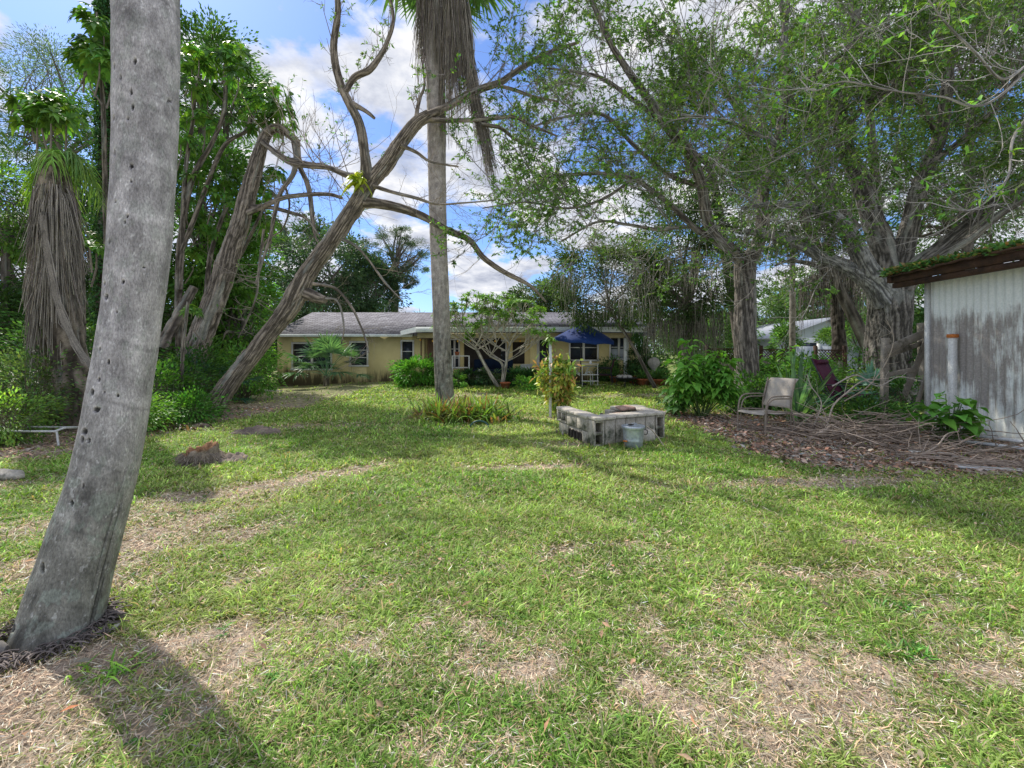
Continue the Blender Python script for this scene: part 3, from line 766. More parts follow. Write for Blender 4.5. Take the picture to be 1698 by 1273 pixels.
M = [[math.cos(-.5), -math.sin(-.5), 0], [math.sin(-.5), math.cos(-.5), 0], [0, 0, 1]]
f.add([[xw(690, 17.3), 17.245, 2.19], [xw(690, 17.3), 17.245, 2.39], [xw(664, 18.6), 18.6, 2.3], [xw(664, 18.6), 18.6, 2.12]], [[0, 1, 2, 3]])
hp(f, 'porch_fascia', 'fascia')
f = MB(); f.add([[xw(690, 17.3), 17.3, 2.4], [xw(664, 18.6), 18.6, 2.3], [xw(690, 17.3) + .8, 19.4, 2.74]], [[0, 2, 1]])
f.add([[xw(690, 17.3), 17.3, 2.4], [xw(690, 17.3) + .2, 17.3, 2.42], [xw(690, 17.3) + .8, 19.4, 2.75]], [[0, 1, 2]]); hp(f, 'roof_corner', 'shingle')
f = MB(); f.box(((xw(690, 18) + xw(1050, 18)) / 2, 18.3, 2.1), (xw(1050, 18) - xw(690, 18), .12, .2)); hp(f, 'porch_beam', 'beam')
f = MB(); f.box(((xw(690, 18) + xw(1050, 18)) / 2, 19.3, 2.3), (xw(1050, 18) - xw(690, 18), 3.6, .04)); hp(f, 'porch_ceiling', 'beam')
for px in (884,):
    f = MB(); f.box((xw(1040, 18), 18.3, 1.1), (.12, .12, 1.9)); hp(f, 'porch_post', 'fascia')
# patio slab
f = MB(); f.box((1.0, 18.25, .12), (8.2, 2.2, .16)); f.box((-.8, 20.2, .12), (5.6, 1.6, .16))
MAT['concrete'] = M_basic('patio_concrete', (.33, .32, .31), (.46, .45, .43), 3, .15, .85)
tag(f.build('patio', MAT['concrete']), kind='structure')
# ------------------------------------------------------------------ palms
def smooth_palm(name, label, path, rad, base, holes=(), sides=90, n=300, ring=.3, low=(.21, .205, .175), high=(.36, .335, .335), seed=3, lichen=1.0, group=None, cracks=1.0, ztop=2.5):
    root = thing(name, label, 'palm', base, group)
    path = np.asarray(path, float); m = len(path); pth = catmull(path, n)
    rr = np.interp(np.linspace(0, m - 1, n), np.arange(m), rad)
    s = np.concatenate([[0], np.cumsum(np.linalg.norm(np.diff(pth, axis=0), axis=1))])
    T, N, B = frames(pth); th = np.linspace(0, 2 * np.pi, sides, endpoint=False)
    ct, st_ = np.cos(th)[None], np.sin(th)[None]; S = s[:, None]
    wv = S + .05 * ct + .06 * (vn3(ct * 1.2, st_ * 1.2, S * 1.5, seed) - .5)
    ph = (wv / ring) % 1.0; ringd = np.exp(-((ph - .5) / .035) ** 2); soft = .5 + .5 * np.cos(2 * np.pi * (ph - .5))
    rk = vn3(np.floor(wv / ring), 0, 0, seed + 2)
    lump = fbm(ct * .8, st_ * .8, S * 1.1, seed + 3, 3) - .5
    lowm = sstep(ztop * .62, ztop * .2, S)
    crk = vn3(ct * 14, st_ * 14, S * 2.3, seed + 5); crk = np.clip(1 - np.abs(2 * crk - 1) * 6, 0, 1) * sstep(.45, .62, vn3(ct * 2, st_ * 2, S * 1.6, seed + 6)) * lowm * cracks
    d = -.005 * ringd * rk + .012 * soft + .10 * lump - .03 * crk + .03 * lowm * (fbm(ct * 6, st_ * 6, S * 7, seed + 9, 3) - .5)
    r = rr[:, None] * (1 + d); r = r + rr[:, None] * .10 * np.exp(-S / .12) * (1 + .3 * np.sin(th[None] * 4))
    dirs = ct[..., None] * N[:, None] + st_[..., None] * B[:, None]
    v = pth[:, None] + r[..., None] * dirs
    lo, hi = np.array(low), np.array(high)
    tt = sstep(.1 * ztop, ztop * .8, S + .5 * (fbm(ct, st_, S * .8, seed + 11) - .5))[..., None]
    c = lo * (1 - tt) + hi * tt
    c = c * (.5 + .95 * fbm(ct * 3, st_ * 3, S * 9, seed + 12, 5))[..., None] * (1 - .26 * ringd * (.3 + .7 * rk) + .12 * np.exp(-((ph - .62) / .05) ** 2))[..., None] * (.88 + .2 * soft * rk)[..., None] * (np.array([1.02, .99, 1.03]) * .12 * tt + 1)
    sp = vn3(ct * 26, st_ * 26, S * 110, seed + 13) * vn3(ct * 9, st_ * 9, S * 35, seed + 14)
    c = c + (sstep(.46, .6, sp) * .18 * lichen)[..., None]
    li = fbm(ct * 3.6, st_ * 3.6, S * 15, seed + 15, 5)
    lim = (sstep(.555, .60, li) * (.35 + .65 * lowm) * lichen)[..., None]; c = c * (1 - .7 * lim) + np.array([.27, .30, .255]) * .7 * lim
    dk = (sstep(.57, .66, fbm(ct * 2.5, st_ * 2.5, S * 6, seed + 16)) * lowm)[..., None]; c = c * (1 - .35 * dk)
    c = c * (1 - .75 * crk)[..., None]
    PX = CX + FPX * v[..., 0] / v[..., 1]; PY = HOR - FPX * (v[..., 2] - CAMZ) / v[..., 1]
    face = (dirs * (v - np.array([0, 0, CAMZ]))).sum(-1) < 0
    for hx, hy, a, b in holes:
        a, b = a * .85, b * .85
        q = np.sqrt(((PX - hx) / a) ** 2 + ((PY - hy) / b) ** 2) + .6 * (vn3(PX * .5, PY * .5, 0, seed) - .5)
        k = (sstep(1.25, .75, q) * face); c = c * (1 - .86 * k[..., None]); v = v - dirs * (k * .014)[..., None]
        e = np.exp(-((q - 1.5) / .35) ** 2) * face; c = c * (1 + .25 * e[..., None])
    i, j = np.meshgrid(np.arange(n - 1), np.arange(sides), indexing='ij'); j2 = (j + 1) % sides
    mb = MB(); mb.add(v.reshape(-1, 3), np.stack([i * sides + j, i * sides + j2, (i + 1) * sides + j2, (i + 1) * sides + j], -1).reshape(-1, 4), c.reshape(-1, 3))
    mb.build('trunk', MAT['palmbark'], root, base, True)
    return root

b1 = G(85, 1088)
rows = [(30, 1190, 190, 1.97), (60, 1130, 180, 2.04), (85, 1080, 166, 2.11), (112, 990, 150, 2.19), (138, 900, 136, 2.26), (163, 820, 124, 2.32), (183, 740, 118, 2.38), (200, 640, 113, 2.44), (218, 520, 107, 2.49), (232, 400, 112, 2.53), (241, 250, 112, 2.58), (244, 71, 117, 2.63), (246, -60, 116, 2.68)]
rows = [(a, y, w, Y_ + .14) for a, y, w, Y_ in rows]; b1 = np.array([-2.28, 2.25, float(H(-2.28, 2.25))])
pp = [W(a, y, Y_) for a, y, w, Y_ in rows]; rd = [w / 2 / FPX * Y_ * .99 * math.cos(math.atan((a - CX) / FPX)) for a, y, w, Y_ in rows]
pp += [pp[-1] + [.06, .1, 1.6], pp[-1] + [.1, .2, 3.6], pp[-1] + [.1, .25, 4.4]]; rd += [.145, .135, .13]
HS = .85
holes = [(224, 101, 4, 4), (200, 128, 2.5, 3), (217, 152, 2.6, 6), (220, 177, 2.6, 6), (212, 197, 2, 2), (189, 110, 2, 5), (188, 196, 2, 5), (282, 167, 5, 2.5), (190, 253, 2, 5), (218, 275, 3.4, 4), (217, 300, 2.4, 3), (191, 334, 2, 2), (211, 358, 2.4, 3), (207, 368, 1.6, 3), (181, 400, 2, 4), (239, 443, 3, 2), (204, 467, 3, 4), (176, 492, 3, 6), (193, 517, 1.6, 3), (173, 470, 2, 3), (165, 579, 2.2, 4), (180, 600, 2.6, 4), (164, 629, 2.2, 4), (153, 650, 3, 6), (196, 656, 2.4, 2.4), (173, 650, 2, 2), (160, 679, 6, 5), (140, 716, 5, 6), (147, 730, 3, 5), (136, 728, 3, 6), (138, 805, 2, 5), (119, 834, 3, 6), (70, 941, 4, 9), (52, 905, 3, 8), (20, 1040, 5, 9)]
palmA = smooth_palm('leaning_palm', 'big smooth grey palm trunk with small dark holes leaning in the left foreground', pp, rd, b1, holes, 300, 900, .34, seed=3)
# crown above, out of the picture
cr = MB()
for k in range(16):
    a = k * 2.4; e = 1.1 - k * .07
    pinnate(cr, pp[-1], (math.cos(a) * math.cos(e), math.sin(a) * math.cos(e), math.sin(e)), 2.6, (.07, .15, .04), 40, .8, .55, .03, .5, seed=k)
cr.build('crown', MAT['leafbig'], palmA, b1)
f = MB(); rg = np.random.default_rng(5)       # old root collar
for k in range(700):
    a = rg.random() * 6.28; q = b1 + np.array([math.cos(a) * rg.uniform(.16, .27), math.sin(a) * rg.uniform(.16, .27), .0]); q[2] = H(q[0], q[1]) + rg.uniform(0, .03)
    L = rg.uniform(.02, .08); a2 = a + rg.normal(0, 1.3); e = q + np.array([math.cos(a2) * L, math.sin(a2) * L, .003])
    f.twig(catmull([q + [0, 0, .01], (q + e) / 2 + [0, 0, .012], e], 4), .005, .003, np.array((.13, .11, .10)) * rg.uniform(.5, 1.8))
f.build('roots', MAT['twig'], palmA, b1)
f = MB(); q = b1 + np.array([-.14, -.19, .03])
f.tube(catmull([q + [-.12, .02, 0], q, q + [.1, .03, .0]], 8), [.02, .05, .06, .062, .06, .055, .045, .02], 10, (.2, .185, .17)); f.build('boot', MAT['twig'], palmA, b1, True)

b2 = G(739, 684)
pts = [(741, 690, 40), (738, 660, 31), (734, 600, 29), (731, 500, 28), (727, 400, 28), (725, 300, 29), (724, 200, 31), (722, 100, 31), (720, -20, 30), (719, -130, 30)]
palmB = smooth_palm('dead_skirt_palm', 'tall slim palm with a hanging skirt of dead fronds in the middle of the lawn', [W(a, y, 11.1) for a, y, w in pts], [w / 2 / FPX * 11.1 for a, y, w in pts], b2, [(731, 345, 2, 2), (728, 420, 1.6, 2)], 60, 420, .16, (.22, .205, .165), (.36, .32, .29), 8, .5, ztop=5)
def skirt(mb, top, n, rmax, l0, l1, seed, bias=(0, 0), ztop=0, zr=.9, lump=5, w=.011, col=DEAD, spreadlow=.3):
    r = np.random.default_rng(seed)
    nl = lump; la = r.random(nl) * 6.283; ll = r.uniform(l0, l1, nl); lr = r.uniform(.5, 1, nl); lz = -r.random(nl) * zr
    for k in range(n):
        g_ = r.integers(nl); a = la[g_] + r.normal(0, .22); L = ll[g_] * r.uniform(.5, 1.0)
        o = np.array([math.cos(a), math.sin(a), 0]); z0 = lz[g_] + r.normal(0, .1)
        p0 = top + o * .12 + [0, 0, z0]; q = rmax * lr[g_] * r.uniform(.6, 1.1)
        b_ = np.array([bias[0], bias[1], 0]) * lr[g_]
        p1 = top + o * (.12 + q * .6) + b_ * .3 + [0, 0, z0 - L * .15]
        p2 = top + o * (.12 + q * .9) + b_ * .7 + [0, 0, z0 - L * .5] + r.normal(0, .03, 3)
        p3 = top + o * (.12 + q * (1 + spreadlow * r.normal(0, 1))) + b_ + [0, 0, z0 - L] + r.normal(0, .05, 3)
        mb.twig(catmull([p0, p1, p2, p3], 7), w * r.uniform(.5, 1.4), w * .3, col * r.uniform(.45, 1.5) * (1, r.uniform(.9, 1.05), r.uniform(.8, 1.1)))
sk = MB(); topB = W(720, -75, 11.1)
skirt(sk, topB, 900, .42, 1.2, 3.3, 3, (.14, 0), zr=.8, lump=16)
skirt(sk, topB + [.34, -.1, 0], 420, .25, 3.4, 4.7, 9, (.18, 0), zr=.4, lump=5)
r = np.random.default_rng(404)
for k in range(90):
    a = r.random() * 6.28; o = np.array([math.cos(a), math.sin(a), 0]); z0 = -r.uniform(0, .9); st0 = topB + [.12, 0, 0] + o * .1 + [0, 0, z0]; L = r.uniform(.7, 1.7)
    h = st0 + o * r.uniform(.03, .24) + np.array([r.normal(.1, .06), r.normal(0, .06), -L]); sk.twig(catmull([st0, (st0 + h) / 2 + o * .08, h], 5), .012, .008, DEAD * r.uniform(.6, 1.3))
    fan(sk, h, np.array([r.normal(.05, .1), r.normal(0, .1), -1.0]), np.array([math.cos(a + 1.3), math.sin(a + 1.3), .1]), r.uniform(.6, 1.0), DEAD * r.uniform(.5, 1.45), 12, 900 + k, .2, .42, .03)
# the long strand hanging out to the right
for k in range(420):
    r = np.random.default_rng(k + 900); u = r.uniform(0, 1)
    a = [(760, -60), (772, 60), (786, 160), (803, 225), (813, 272)]; m = 2 + int(u * 3.99) if k > 60 else 5
    P_ = [W(x + r.normal(0, 5), y + r.normal(0, 8), 10.9) + [0, r.normal(0, .06), 0] for x, y in a[:max(m, 3)]]
    P_[-1] = P_[-1] + np.array([r.normal(0, .08), 0, -r.uniform(0, .4)])
    sk.twig(catmull(P_, 8), .011 * r.uniform(.5, 1.3), .003, DEAD * r.uniform(.5, 1.5))
sk.build('dead_fronds', MAT['straw'], palmB, b2)
cr = MB()  # crown set low and full to strengthen its shadow band on the lawn
for k in range(34):
    a = k * 2.4; e = 1.25 - k * .036; d = np.array([math.cos(a) * math.cos(e), math.sin(a) * math.cos(e), math.sin(e)]); t0 = topB + [.1, 0, -.45]
    cr.tube([t0, t0 + d * .6, t0 + d * 1.1 + [0, 0, -.1]], [.02, .015, .012], 4, (.12, .2, .06)); fan(cr, t0 + d * 1.1 + [0, 0, -.1], d + [0, 0, -.2], [0, 0, 1], 1.15, (.07, .14, .04), 28, k, .3, lw=.085)
cr.build('crown', MAT['leafbig'], palmB, b2)

# shaggy palm at the left
b3 = np.array([-7.95, 8.4, float(H(-7.95, 8.4))]); shag = thing('shaggy_palm', 'old palm wrapped in a thick brown skirt of hanging dead fronds at the left edge', 'palm', b3)
tr = MB(); bark_tube(tr, [b3 - [0, 0, .1], W(95, 480, 8.4), W(88, 300, 8.4), W(86, 262, 8.4)], [.3, .26, .22, .2], sides=40, amp=.3, freq=5, col=(.20, .165, .13), seed=4); tr.build('trunk', MAT['barkc'], shag, b3, True)
sk = MB(); t3 = W(86, 272, 8.4)
skirt(sk, t3, 1700, .20, 1.4, 3.9, 21, (.05, 0), zr=.9, lump=22, w=.011, spreadlow=.4)
r = np.random.default_rng(77)
for k in range(700):           # layered lower down
    z0 = r.uniform(-2.6, -.4); a = r.random() * 6.28; L = r.uniform(.6, 1.5); o = np.array([math.cos(a), math.sin(a), 0])
    c0 = np.array([W(90, 272, 8.4)[0], 8.4, t3[2] + z0]); sk.twig(catmull([c0 + o * .20, c0 + o * .29 + [0, 0, -.25], c0 + o * (.33 + .08 * r.normal()) + [.0, 0, -L]], 6), .012, .004, DEAD * r.uniform(.45, 1.5))
for k in range(60):           # a bent frond sweeping down to the right
    P_ = [W(x + r.normal(0, 3), y + r.normal(0, 4), 8.1) for x, y in ((70, 360), (85, 460), (105, 530), (130, 580), (152, 606))]
    sk.twig(catmull(P_, 7), .01, .004, np.array([.27, .24, .21]) * r.uniform(.5, 1.3))
sk.build('dead_fronds', MAT['straw'], shag, b3)
cr = MB()
for (tx, ty, dz, L, hang) in ((20, 200, 0, .8, .9), (50, 190, .1, .8, 1.0), (60, 215, -.3, .7, 1.0), (180, 215, .1, 1.0, 1.1), (200, 260, .4, 1.1, 1.1), (-30, 280, .4, 1.0, .8), (120, 430, .5, 1.1, .8), (0, 250, .3, .9, .9), (170, 190, .6, 1.2, 1.0), (190, 330, .5, 1.0, .9), (-20, 330, .5, 1.0, .8), (60, 170, .4, .9, .9), (110, 180, .6, 1.0, 1.0)):
    d = W(tx, ty, 8.4 + dz * 2) - t3; d[2] += .8
    pinnate(cr, t3 + [0, .1, .1], d, L * 1.1, (.17, .30, .06) if tx < 80 else (.12, .2, .06), 30, .85, .46, .02, hang, seed=int(tx + 50), tw=.9)
cr.build('fronds', MAT['leafbig'], shag, b3)

# ------------------------------------------------------------------ the leaning tree, bare limbed
PX = lambda L, Y_: [W(a, b, Y_ + (c if len(t_) > 3 else 0)) for t_ in L for a, b, c in [(t_[0], t_[1], t_[3] if len(t_) > 3 else 0)]]
def limbpx(t, L, Y_, dy=0.0, **kw):
    """L: (px, py, width px); Y_ start depth, dy how far it comes or goes to its end"""
    n_ = len(L); ys = [Y_ + dy * k / max(1, n_ - 1) for k in range(n_)]
    pts = [W(a, b, yy) for (a, b, w), yy in zip(L, ys)]; rads = [w / 2 / FPX * yy * math.cos(math.atan((a - CX) / FPX)) for (a, b, w), yy in zip(L, ys)]
    return t.limb(pts, rads, **kw)
def dress(t, pr, n, L, lvl, t0=.25, r=None, up=.2, out=1.0, **kw):
    pth, rr = pr; R_ = t.r
    T, N, B = frames(pth)
    for _ in range(n):
        k = int(len(pth) * R_.uniform(t0, .99)); k = min(k, len(pth) - 1); a = R_.random() * 6.283
        d = T[k] * .7 + out * (math.cos(a) * N[k] + math.sin(a) * B[k]) + np.array([0, 0, up])
        t.sprout(pth[k], d, L * R_.uniform(.6, 1.25), r or max(.006, rr[k] * .35), lvl, **kw)

bA = G(347, 694)
tA = Tree('leaning_bare_tree', 'rough barked tree leaning right with bare forking limbs above the lawn', 'tree', bA, (.27, .225, .18))
tr_ = limbpx(tA, [(338, 706, 54), (352, 680, 43), (385, 632, 35), (420, 588, 32), (455, 540, 32), (482, 505, 36), (498, 478, 37), (512, 452, 32), (545, 405, 29), (575, 362, 29), (597, 330, 31), (616, 298, 27), (640, 270, 26), (665, 236, 24), (690, 205, 22), (712, 190, 18)], 10.1, .5, sides=110, amp=.2, freq=15, seed=2, flare=(.5, .25), n=300)
L1 = limbpx(tA, [(610, 300, 24), (606, 262, 18), (597, 210, 17), (583, 178, 16), (568, 148, 15), (557, 110, 14), (554, 71, 13), (560, 10, 11), (548, -60, 8)], 10.4, -.4, sides=28, amp=.2, freq=7, seed=12)
L1b = limbpx(tA, [(572, 152, 12), (588, 128, 12), (612, 116, 12), (628, 96, 10), (641, 71, 8), (652, 30, 7), (640, -30, 5)], 10.2, .3, sides=20, amp=.18, seed=13)
L2 = limbpx(tA, [(600, 336, 22), (622, 337, 18), (660, 344, 16), (700, 358, 14), (742, 382, 12), (778, 398, 11), (800, 425, 10), (825, 444, 9), (850, 458, 8), (880, 474, 6), (905, 500, 3)], 10.4, .9, sides=24, amp=.2, seed=14)
L3 = limbpx(tA, [(600, 292, 14), (575, 290, 11), (545, 278, 9), (510, 275, 9), (480, 270, 8), (452, 252, 6)], 10.4, .6, sides=16, amp=.18, seed=15)
L4 = limbpx(tA, [(705, 194, 15), (735, 180, 13), (770, 160, 13), (800, 146, 12), (830, 136, 11), (850, 122, 10), (880, 103, 9), (915, 85, 7), (960, 70, 5)], 10.6, .8, sides=20, amp=.18, seed=16)
L5 = limbpx(tA, [(700, 198, 10), (740, 200, 8), (785, 199, 7), (820, 196, 7), (852, 194, 6), (880, 207, 5), (925, 226, 3)], 10.6, .5, sides=14, amp=.16, seed=17)
L6 = limbpx(tA, [(825, 142, 6), (850, 148, 6), (885, 160, 5), (925, 168, 3)], 10.9, .5, sides=12, seed=18)
L7 = limbpx(tA, [(798, 206, 7), (830, 212, 6), (850, 228, 5), (872, 240, 4), (896, 248, 2)], 10.7, .4, sides=12, seed=19)
L8 = limbpx(tA, [(618, 308, 8), (650, 318, 6), (690, 328, 6), (725, 338, 4), (770, 336, 3), (820, 332, 2)], 10.4, -.5, sides=12, seed=20)
L9 = limbpx(tA, [(664, 240, 8), (690, 252, 6), (715, 268, 4), (760, 276, 3)], 10.4, .5, sides=10, seed=21)
L10 = limbpx(tA, [(690, 200, 9), (692, 180, 7), (697, 160, 6), (704, 140, 4), (700, 100, 3)], 10.5, .5, sides=10, seed=22)
L11 = limbpx(tA, [(508, 486, 26), (528, 494, 20), (540, 497, 14)], 10.3, -.1, sides=20, amp=.25, seed=23)
L12 = limbpx(tA, [(536, 494, 5), (560, 500, 4), (570, 540, 3), (566, 570, 2)], 10.2, -.3, sides=8, seed=24)
L13 = limbpx(tA, [(564, 395, 6), (590, 408, 5), (612, 432, 4), (640, 470, 4), (668, 500, 2)], 10.4, -.8, sides=8, seed=25)
L14 = limbpx(tA, [(520, 470, 7), (556, 478, 5), (582, 508, 5), (596, 536, 4), (606, 562, 4), (612, 585, 2)], 10.2, -.4, sides=8, seed=26)
L15 = limbpx(tA, [(584, 172, 12), (600, 180, 8), (612, 188, 7), (621, 196, 5)], 10.25, 0, sides=8, seed=27)
for l, n_, L_ in ((L13, 6, .5), (L14, 9, .6), (L12, 5, .5), (L8, 24, .7), (L9, 10, .6), (L7, 8, .6), (L6, 8, .6), (L2, 14, .35)): dress(tA, l, n_, L_, 2, .2, .006, up=.1, kids=3, leafp=0, wob=.3)
for l, n_, L_ in ((L3, 14, 1.5), (L1, 13, .9), (L1b, 9, .7), (L10, 8, .6), (L4, 12, .8), (L5, 12, .8)): dress(tA, l, n_, L_, 2, .15, .013, up=.75, out=.5, kids=3, leafp=.22, wob=.2, leafn=7, shrink=.5)
tA.leaf(.085, (.10, .17, .07), .42, .2)
tf = MB(); rt = np.random.default_rng(6); m_ = 46; P_ = W(592, 298, 10.2) + rt.normal(0, .07, (m_, 3)); a = rt.random(m_) * 6.28
tf.blades(P_, np.stack([np.cos(a), np.sin(a) * .8 - .3, rt.normal(.25, .5, m_)], -1), np.tile([0, 0, 1.0], (m_, 1)) + rt.normal(0, .3, (m_, 3)), rt.uniform(.22, .42, m_), .1, jcol((.32, .38, .05), m_, .1, .25), (.3, 1, .9, .6, .04), .6, .1)
tA.done(); tf.build('fern_tuft', MAT['leafbig'], tA.root, bA)

bB = G(287, 672); dB = 11.9; bB = np.array([(287 - CX) / FPX * dB, dB, float(H(-8.8, dB))])
tB = Tree('broken_top_tree', 'leaning grey tree with a snapped drooping top behind the big leaning palm', 'tree', bB, (.26, .22, .185))
limbpx(tB, [(280, 680, 64), (296, 640, 54), (312, 600, 48), (330, 560, 44), (350, 510, 42), (368, 465, 40), (382, 420, 36), (398, 375, 34), (410, 330, 31), (422, 285, 28), (430, 255, 24), (440, 225, 20), (455, 212, 16), (475, 220, 14), (494, 236, 13)], dB, .2, sides=100, amp=.2, freq=14, seed=32, flare=(.35, .3), n=280)
limbpx(tB, [(440, 218, 10), (462, 208, 9), (485, 226, 8), (497, 242, 6)], dB, -.2, sides=12, amp=.3, seed=33)
q1 = limbpx(tB, [(490, 236, 14), (492, 262, 11), (486, 290, 9), (466, 318, 8), (456, 350, 8), (448, 392, 7), (436, 430, 5), (424, 470, 4)], dB, -.6, sides=14, seed=34)
q2 = limbpx(tB, [(494, 245, 10), (497, 275, 9), (508, 300, 9), (514, 325, 9), (518, 360, 8), (522, 390, 5), (528, 402, 3)], dB, -.3, sides=14, seed=35)
q3 = limbpx(tB, [(412, 352, 12), (440, 340, 9), (470, 328, 9), (510, 322, 8), (545, 322, 7), (566, 328, 6)], dB, -.9, sides=14, seed=36)
q4 = limbpx(tB, [(418, 342, 9), (450, 344, 8), (480, 352, 7), (508, 362, 5), (530, 392, 3)], dB, -.5, sides=12, seed=37)
q5 = limbpx(tB, [(436, 235, 10), (465, 258, 10), (500, 270, 9), (540, 276, 8), (572, 288, 5)], dB, -1.2, sides=12, seed=38)
q6 = limbpx(tB, [(470, 300, 5), (480, 340, 4), (468, 380, 3), (440, 400, 3), (430, 440, 2)], dB, .3, sides=8, seed=39)
q7 = limbpx(tB, [(437, 380, 5), (430, 440, 5), (425, 490, 4), (410, 530, 3), (395, 560, 2)], dB, -.2, sides=8, seed=40)
limbpx(tB, [(288, 642, 17), (305, 590, 16), (322, 545, 15), (345, 492, 13), (352, 478, 9)], dB - .2, .2, sides=18, amp=.3, seed=41)
limbpx(tB, [(270, 575, 26), (290, 532, 24), (308, 500, 22), (322, 475, 16)], dB + .2, .4, sides=20, amp=.35, seed=42)
for l, n_, L_ in ((q1, 9, .8), (q2, 7, .7), (q3, 8, .7), (q4, 8, .7), (q5, 16, 1.6), (q6, 5, .5), (q7, 14, .6)): dress(tB, l, n_, L_, 2, .2, .01, up=.3, kids=3, leafp=.12, wob=.3)
tB.leaf(.08, (.09, .17, .05)); tB.done()

# ------------------------------------------------------------------ oaks on the right
OAK = (.20, .185, .165)
def M3(L, Y_, dy=0): return L, Y_, dy
b = np.array([(1238 - CX) / FPX * 12.2, 12.2, float(H(6.3, 12.2))])
t1 = Tree('forked_oak', 'oak with a straight grey trunk forking beside the pale patio chair', 'tree', b, (.20, .175, .155))
limbpx(t1, [(1238, 676, 54), (1237, 630, 43), (1237, 580, 41), (1236, 520, 39), (1235, 470, 37), (1236, 440, 38), (1243, 420, 30)], 12.2, 0, sides=90, amp=.07, freq=15, seed=51, flare=(.4, .3), n=200)
A = []
A.append(limbpx(t1, [(1232, 436, 27), (1215, 415, 22), (1192, 398, 20), (1176, 372, 19), (1168, 335, 19), (1162, 300, 18), (1146, 262, 17), (1122, 232, 16), (1098, 200, 15), (1075, 165, 14), (1050, 130, 13), (1030, 100, 11), (1012, 71, 10), (985, 10, 8), (960, -60, 5)], 12.2, -1.5, sides=44, freq=11, amp=.10, seed=52))
A.append(limbpx(t1, [(1243, 425, 28), (1258, 398, 24), (1264, 360, 22), (1268, 310, 20), (1285, 260, 18), (1296, 200, 16), (1302, 130, 14), (1300, 71, 12), (1310, -30, 8)], 12.2, 1.0, sides=44, freq=11, amp=.10, seed=53))
A.append(limbpx(t1, [(1200, 404, 13), (1160, 385, 10), (1118, 345, 10), (1085, 318, 9), (1050, 296, 8), (1000, 288, 7), (940, 290, 6), (900, 296, 4)], 12.2, -.6, sides=16, amp=.14, seed=54))
A.append(limbpx(t1, [(1182, 385, 9), (1140, 376, 7), (1090, 380, 7), (1040, 372, 5), (990, 368, 4), (930, 400, 3)], 12.0, .8, sides=12, seed=55))
A.append(limbpx(t1, [(1098, 200, 9), (1050, 165, 8), (1000, 130, 7), (960, 120, 5), (900, 112, 3)], 11.4, .8, sides=12, seed=56))
A.append(limbpx(t1, [(1268, 320, 9), (1240, 220, 9), (1210, 160, 8), (1180, 120, 7), (1150, 71, 5)], 12.4, -1.5, sides=12, seed=57))
A.append(limbpx(t1, [(1165, 310, 9), (1110, 290, 8), (1050, 240, 7), (1000, 190, 6), (930, 195, 4), (870, 215, 3)], 12.0, -1.0, sides=12, seed=58))
A.append(limbpx(t1, [(1050, 296, 6), (1000, 330, 5), (940, 345, 4), (870, 335, 3), (800, 345, 2)], 12.0, -1.2, sides=10, seed=59))
A.append(limbpx(t1, [(1302, 150, 8), (1370, 110, 7), (1430, 60, 5)], 12.8, -2, sides=10, seed=60))
for i_, l in enumerate(A): dress(t1, l, (20, 16, 15, 13, 13, 13, 13, 14, 9)[i_], 1.7, 2, .22, .016, up=.15, kids=6, leafp=.62, leafn=19, wob=.3, tcol=(.22, .2, .19))
t1.leaf(.095, (.085, .155, .042), .4, .3, .42)
for l in A[:8]: dress(t1, l, 13, 1.8, 2, .25, .012, up=-.25, kids=4, leafp=0, wob=.35, tcol=(.33, .30, .28))
t1.done()

b = np.array([(1478 - CX) / FPX * 12.8, 12.8, float(H(10.6, 12.8))])
t2 = Tree('great_oak', 'massive oak with several thick limbs spreading from its trunk next to the shed', 'tree', b, (.19, .175, .155))
limbpx(t2, [(1478, 690, 108), (1476, 640, 92), (1476, 590, 84), (1477, 540, 80), (1477, 500, 80), (1476, 465, 76)], 12.8, 0, sides=150, amp=.10, freq=24, seed=61, flare=(.3, .4), n=220)
A = []
A.append(limbpx(t2, [(1462, 500, 42), (1442, 468, 38), (1415, 450, 30), (1389, 436, 26), (1360, 425, 24), (1337, 410, 22), (1304, 396, 18), (1270, 388, 14), (1235, 382, 9)], 12.6, -1.0, sides=60, freq=14, amp=.12, seed=62, col=(.28, .28, .265)))
A.append(limbpx(t2, [(1465, 480, 48), (1440, 450, 42), (1422, 415, 36), (1400, 378, 30), (1372, 354, 24), (1337, 345, 18), (1290, 338, 12), (1230, 345, 7)], 12.6, -1.6, sides=60, freq=14, amp=.12, seed=63, col=(.28, .28, .265)))
A.append(limbpx(t2, [(1475, 480, 58), (1468, 430, 48), (1452, 380, 42), (1435, 330, 38), (1420, 290, 34), (1400, 240, 30), (1392, 190, 28), (1398, 130, 25), (1412, 71, 22), (1420, 0, 18), (1425, -80, 12)], 12.8, .4, sides=60, freq=14, amp=.12, seed=64))
A.append(limbpx(t2, [(1420, 380, 20), (1390, 340, 18), (1372, 300, 17), (1358, 240, 16), (1335, 190, 15), (1305, 160, 14), (1298, 100, 13), (1300, 40, 10), (1290, -30, 7)], 12.8, 1.2, sides=60, freq=14, amp=.12, seed=65))
A.append(limbpx(t2, [(1488, 470, 56), (1496, 420, 42), (1510, 365, 36), (1522, 315, 32), (1540, 270, 30), (1557, 225, 27), (1568, 165, 24), (1572, 100, 21), (1572, 40, 18), (1580, -60, 12)], 12.8, -.8, sides=60, freq=14, amp=.12, seed=66))
A.append(limbpx(t2, [(1492, 480, 50), (1520, 440, 40), (1560, 410, 34), (1600, 378, 32), (1640, 345, 30), (1690, 310, 27), (1740, 270, 22), (1800, 200, 14)], 12.6, -1.5, sides=60, freq=14, amp=.12, seed=67))
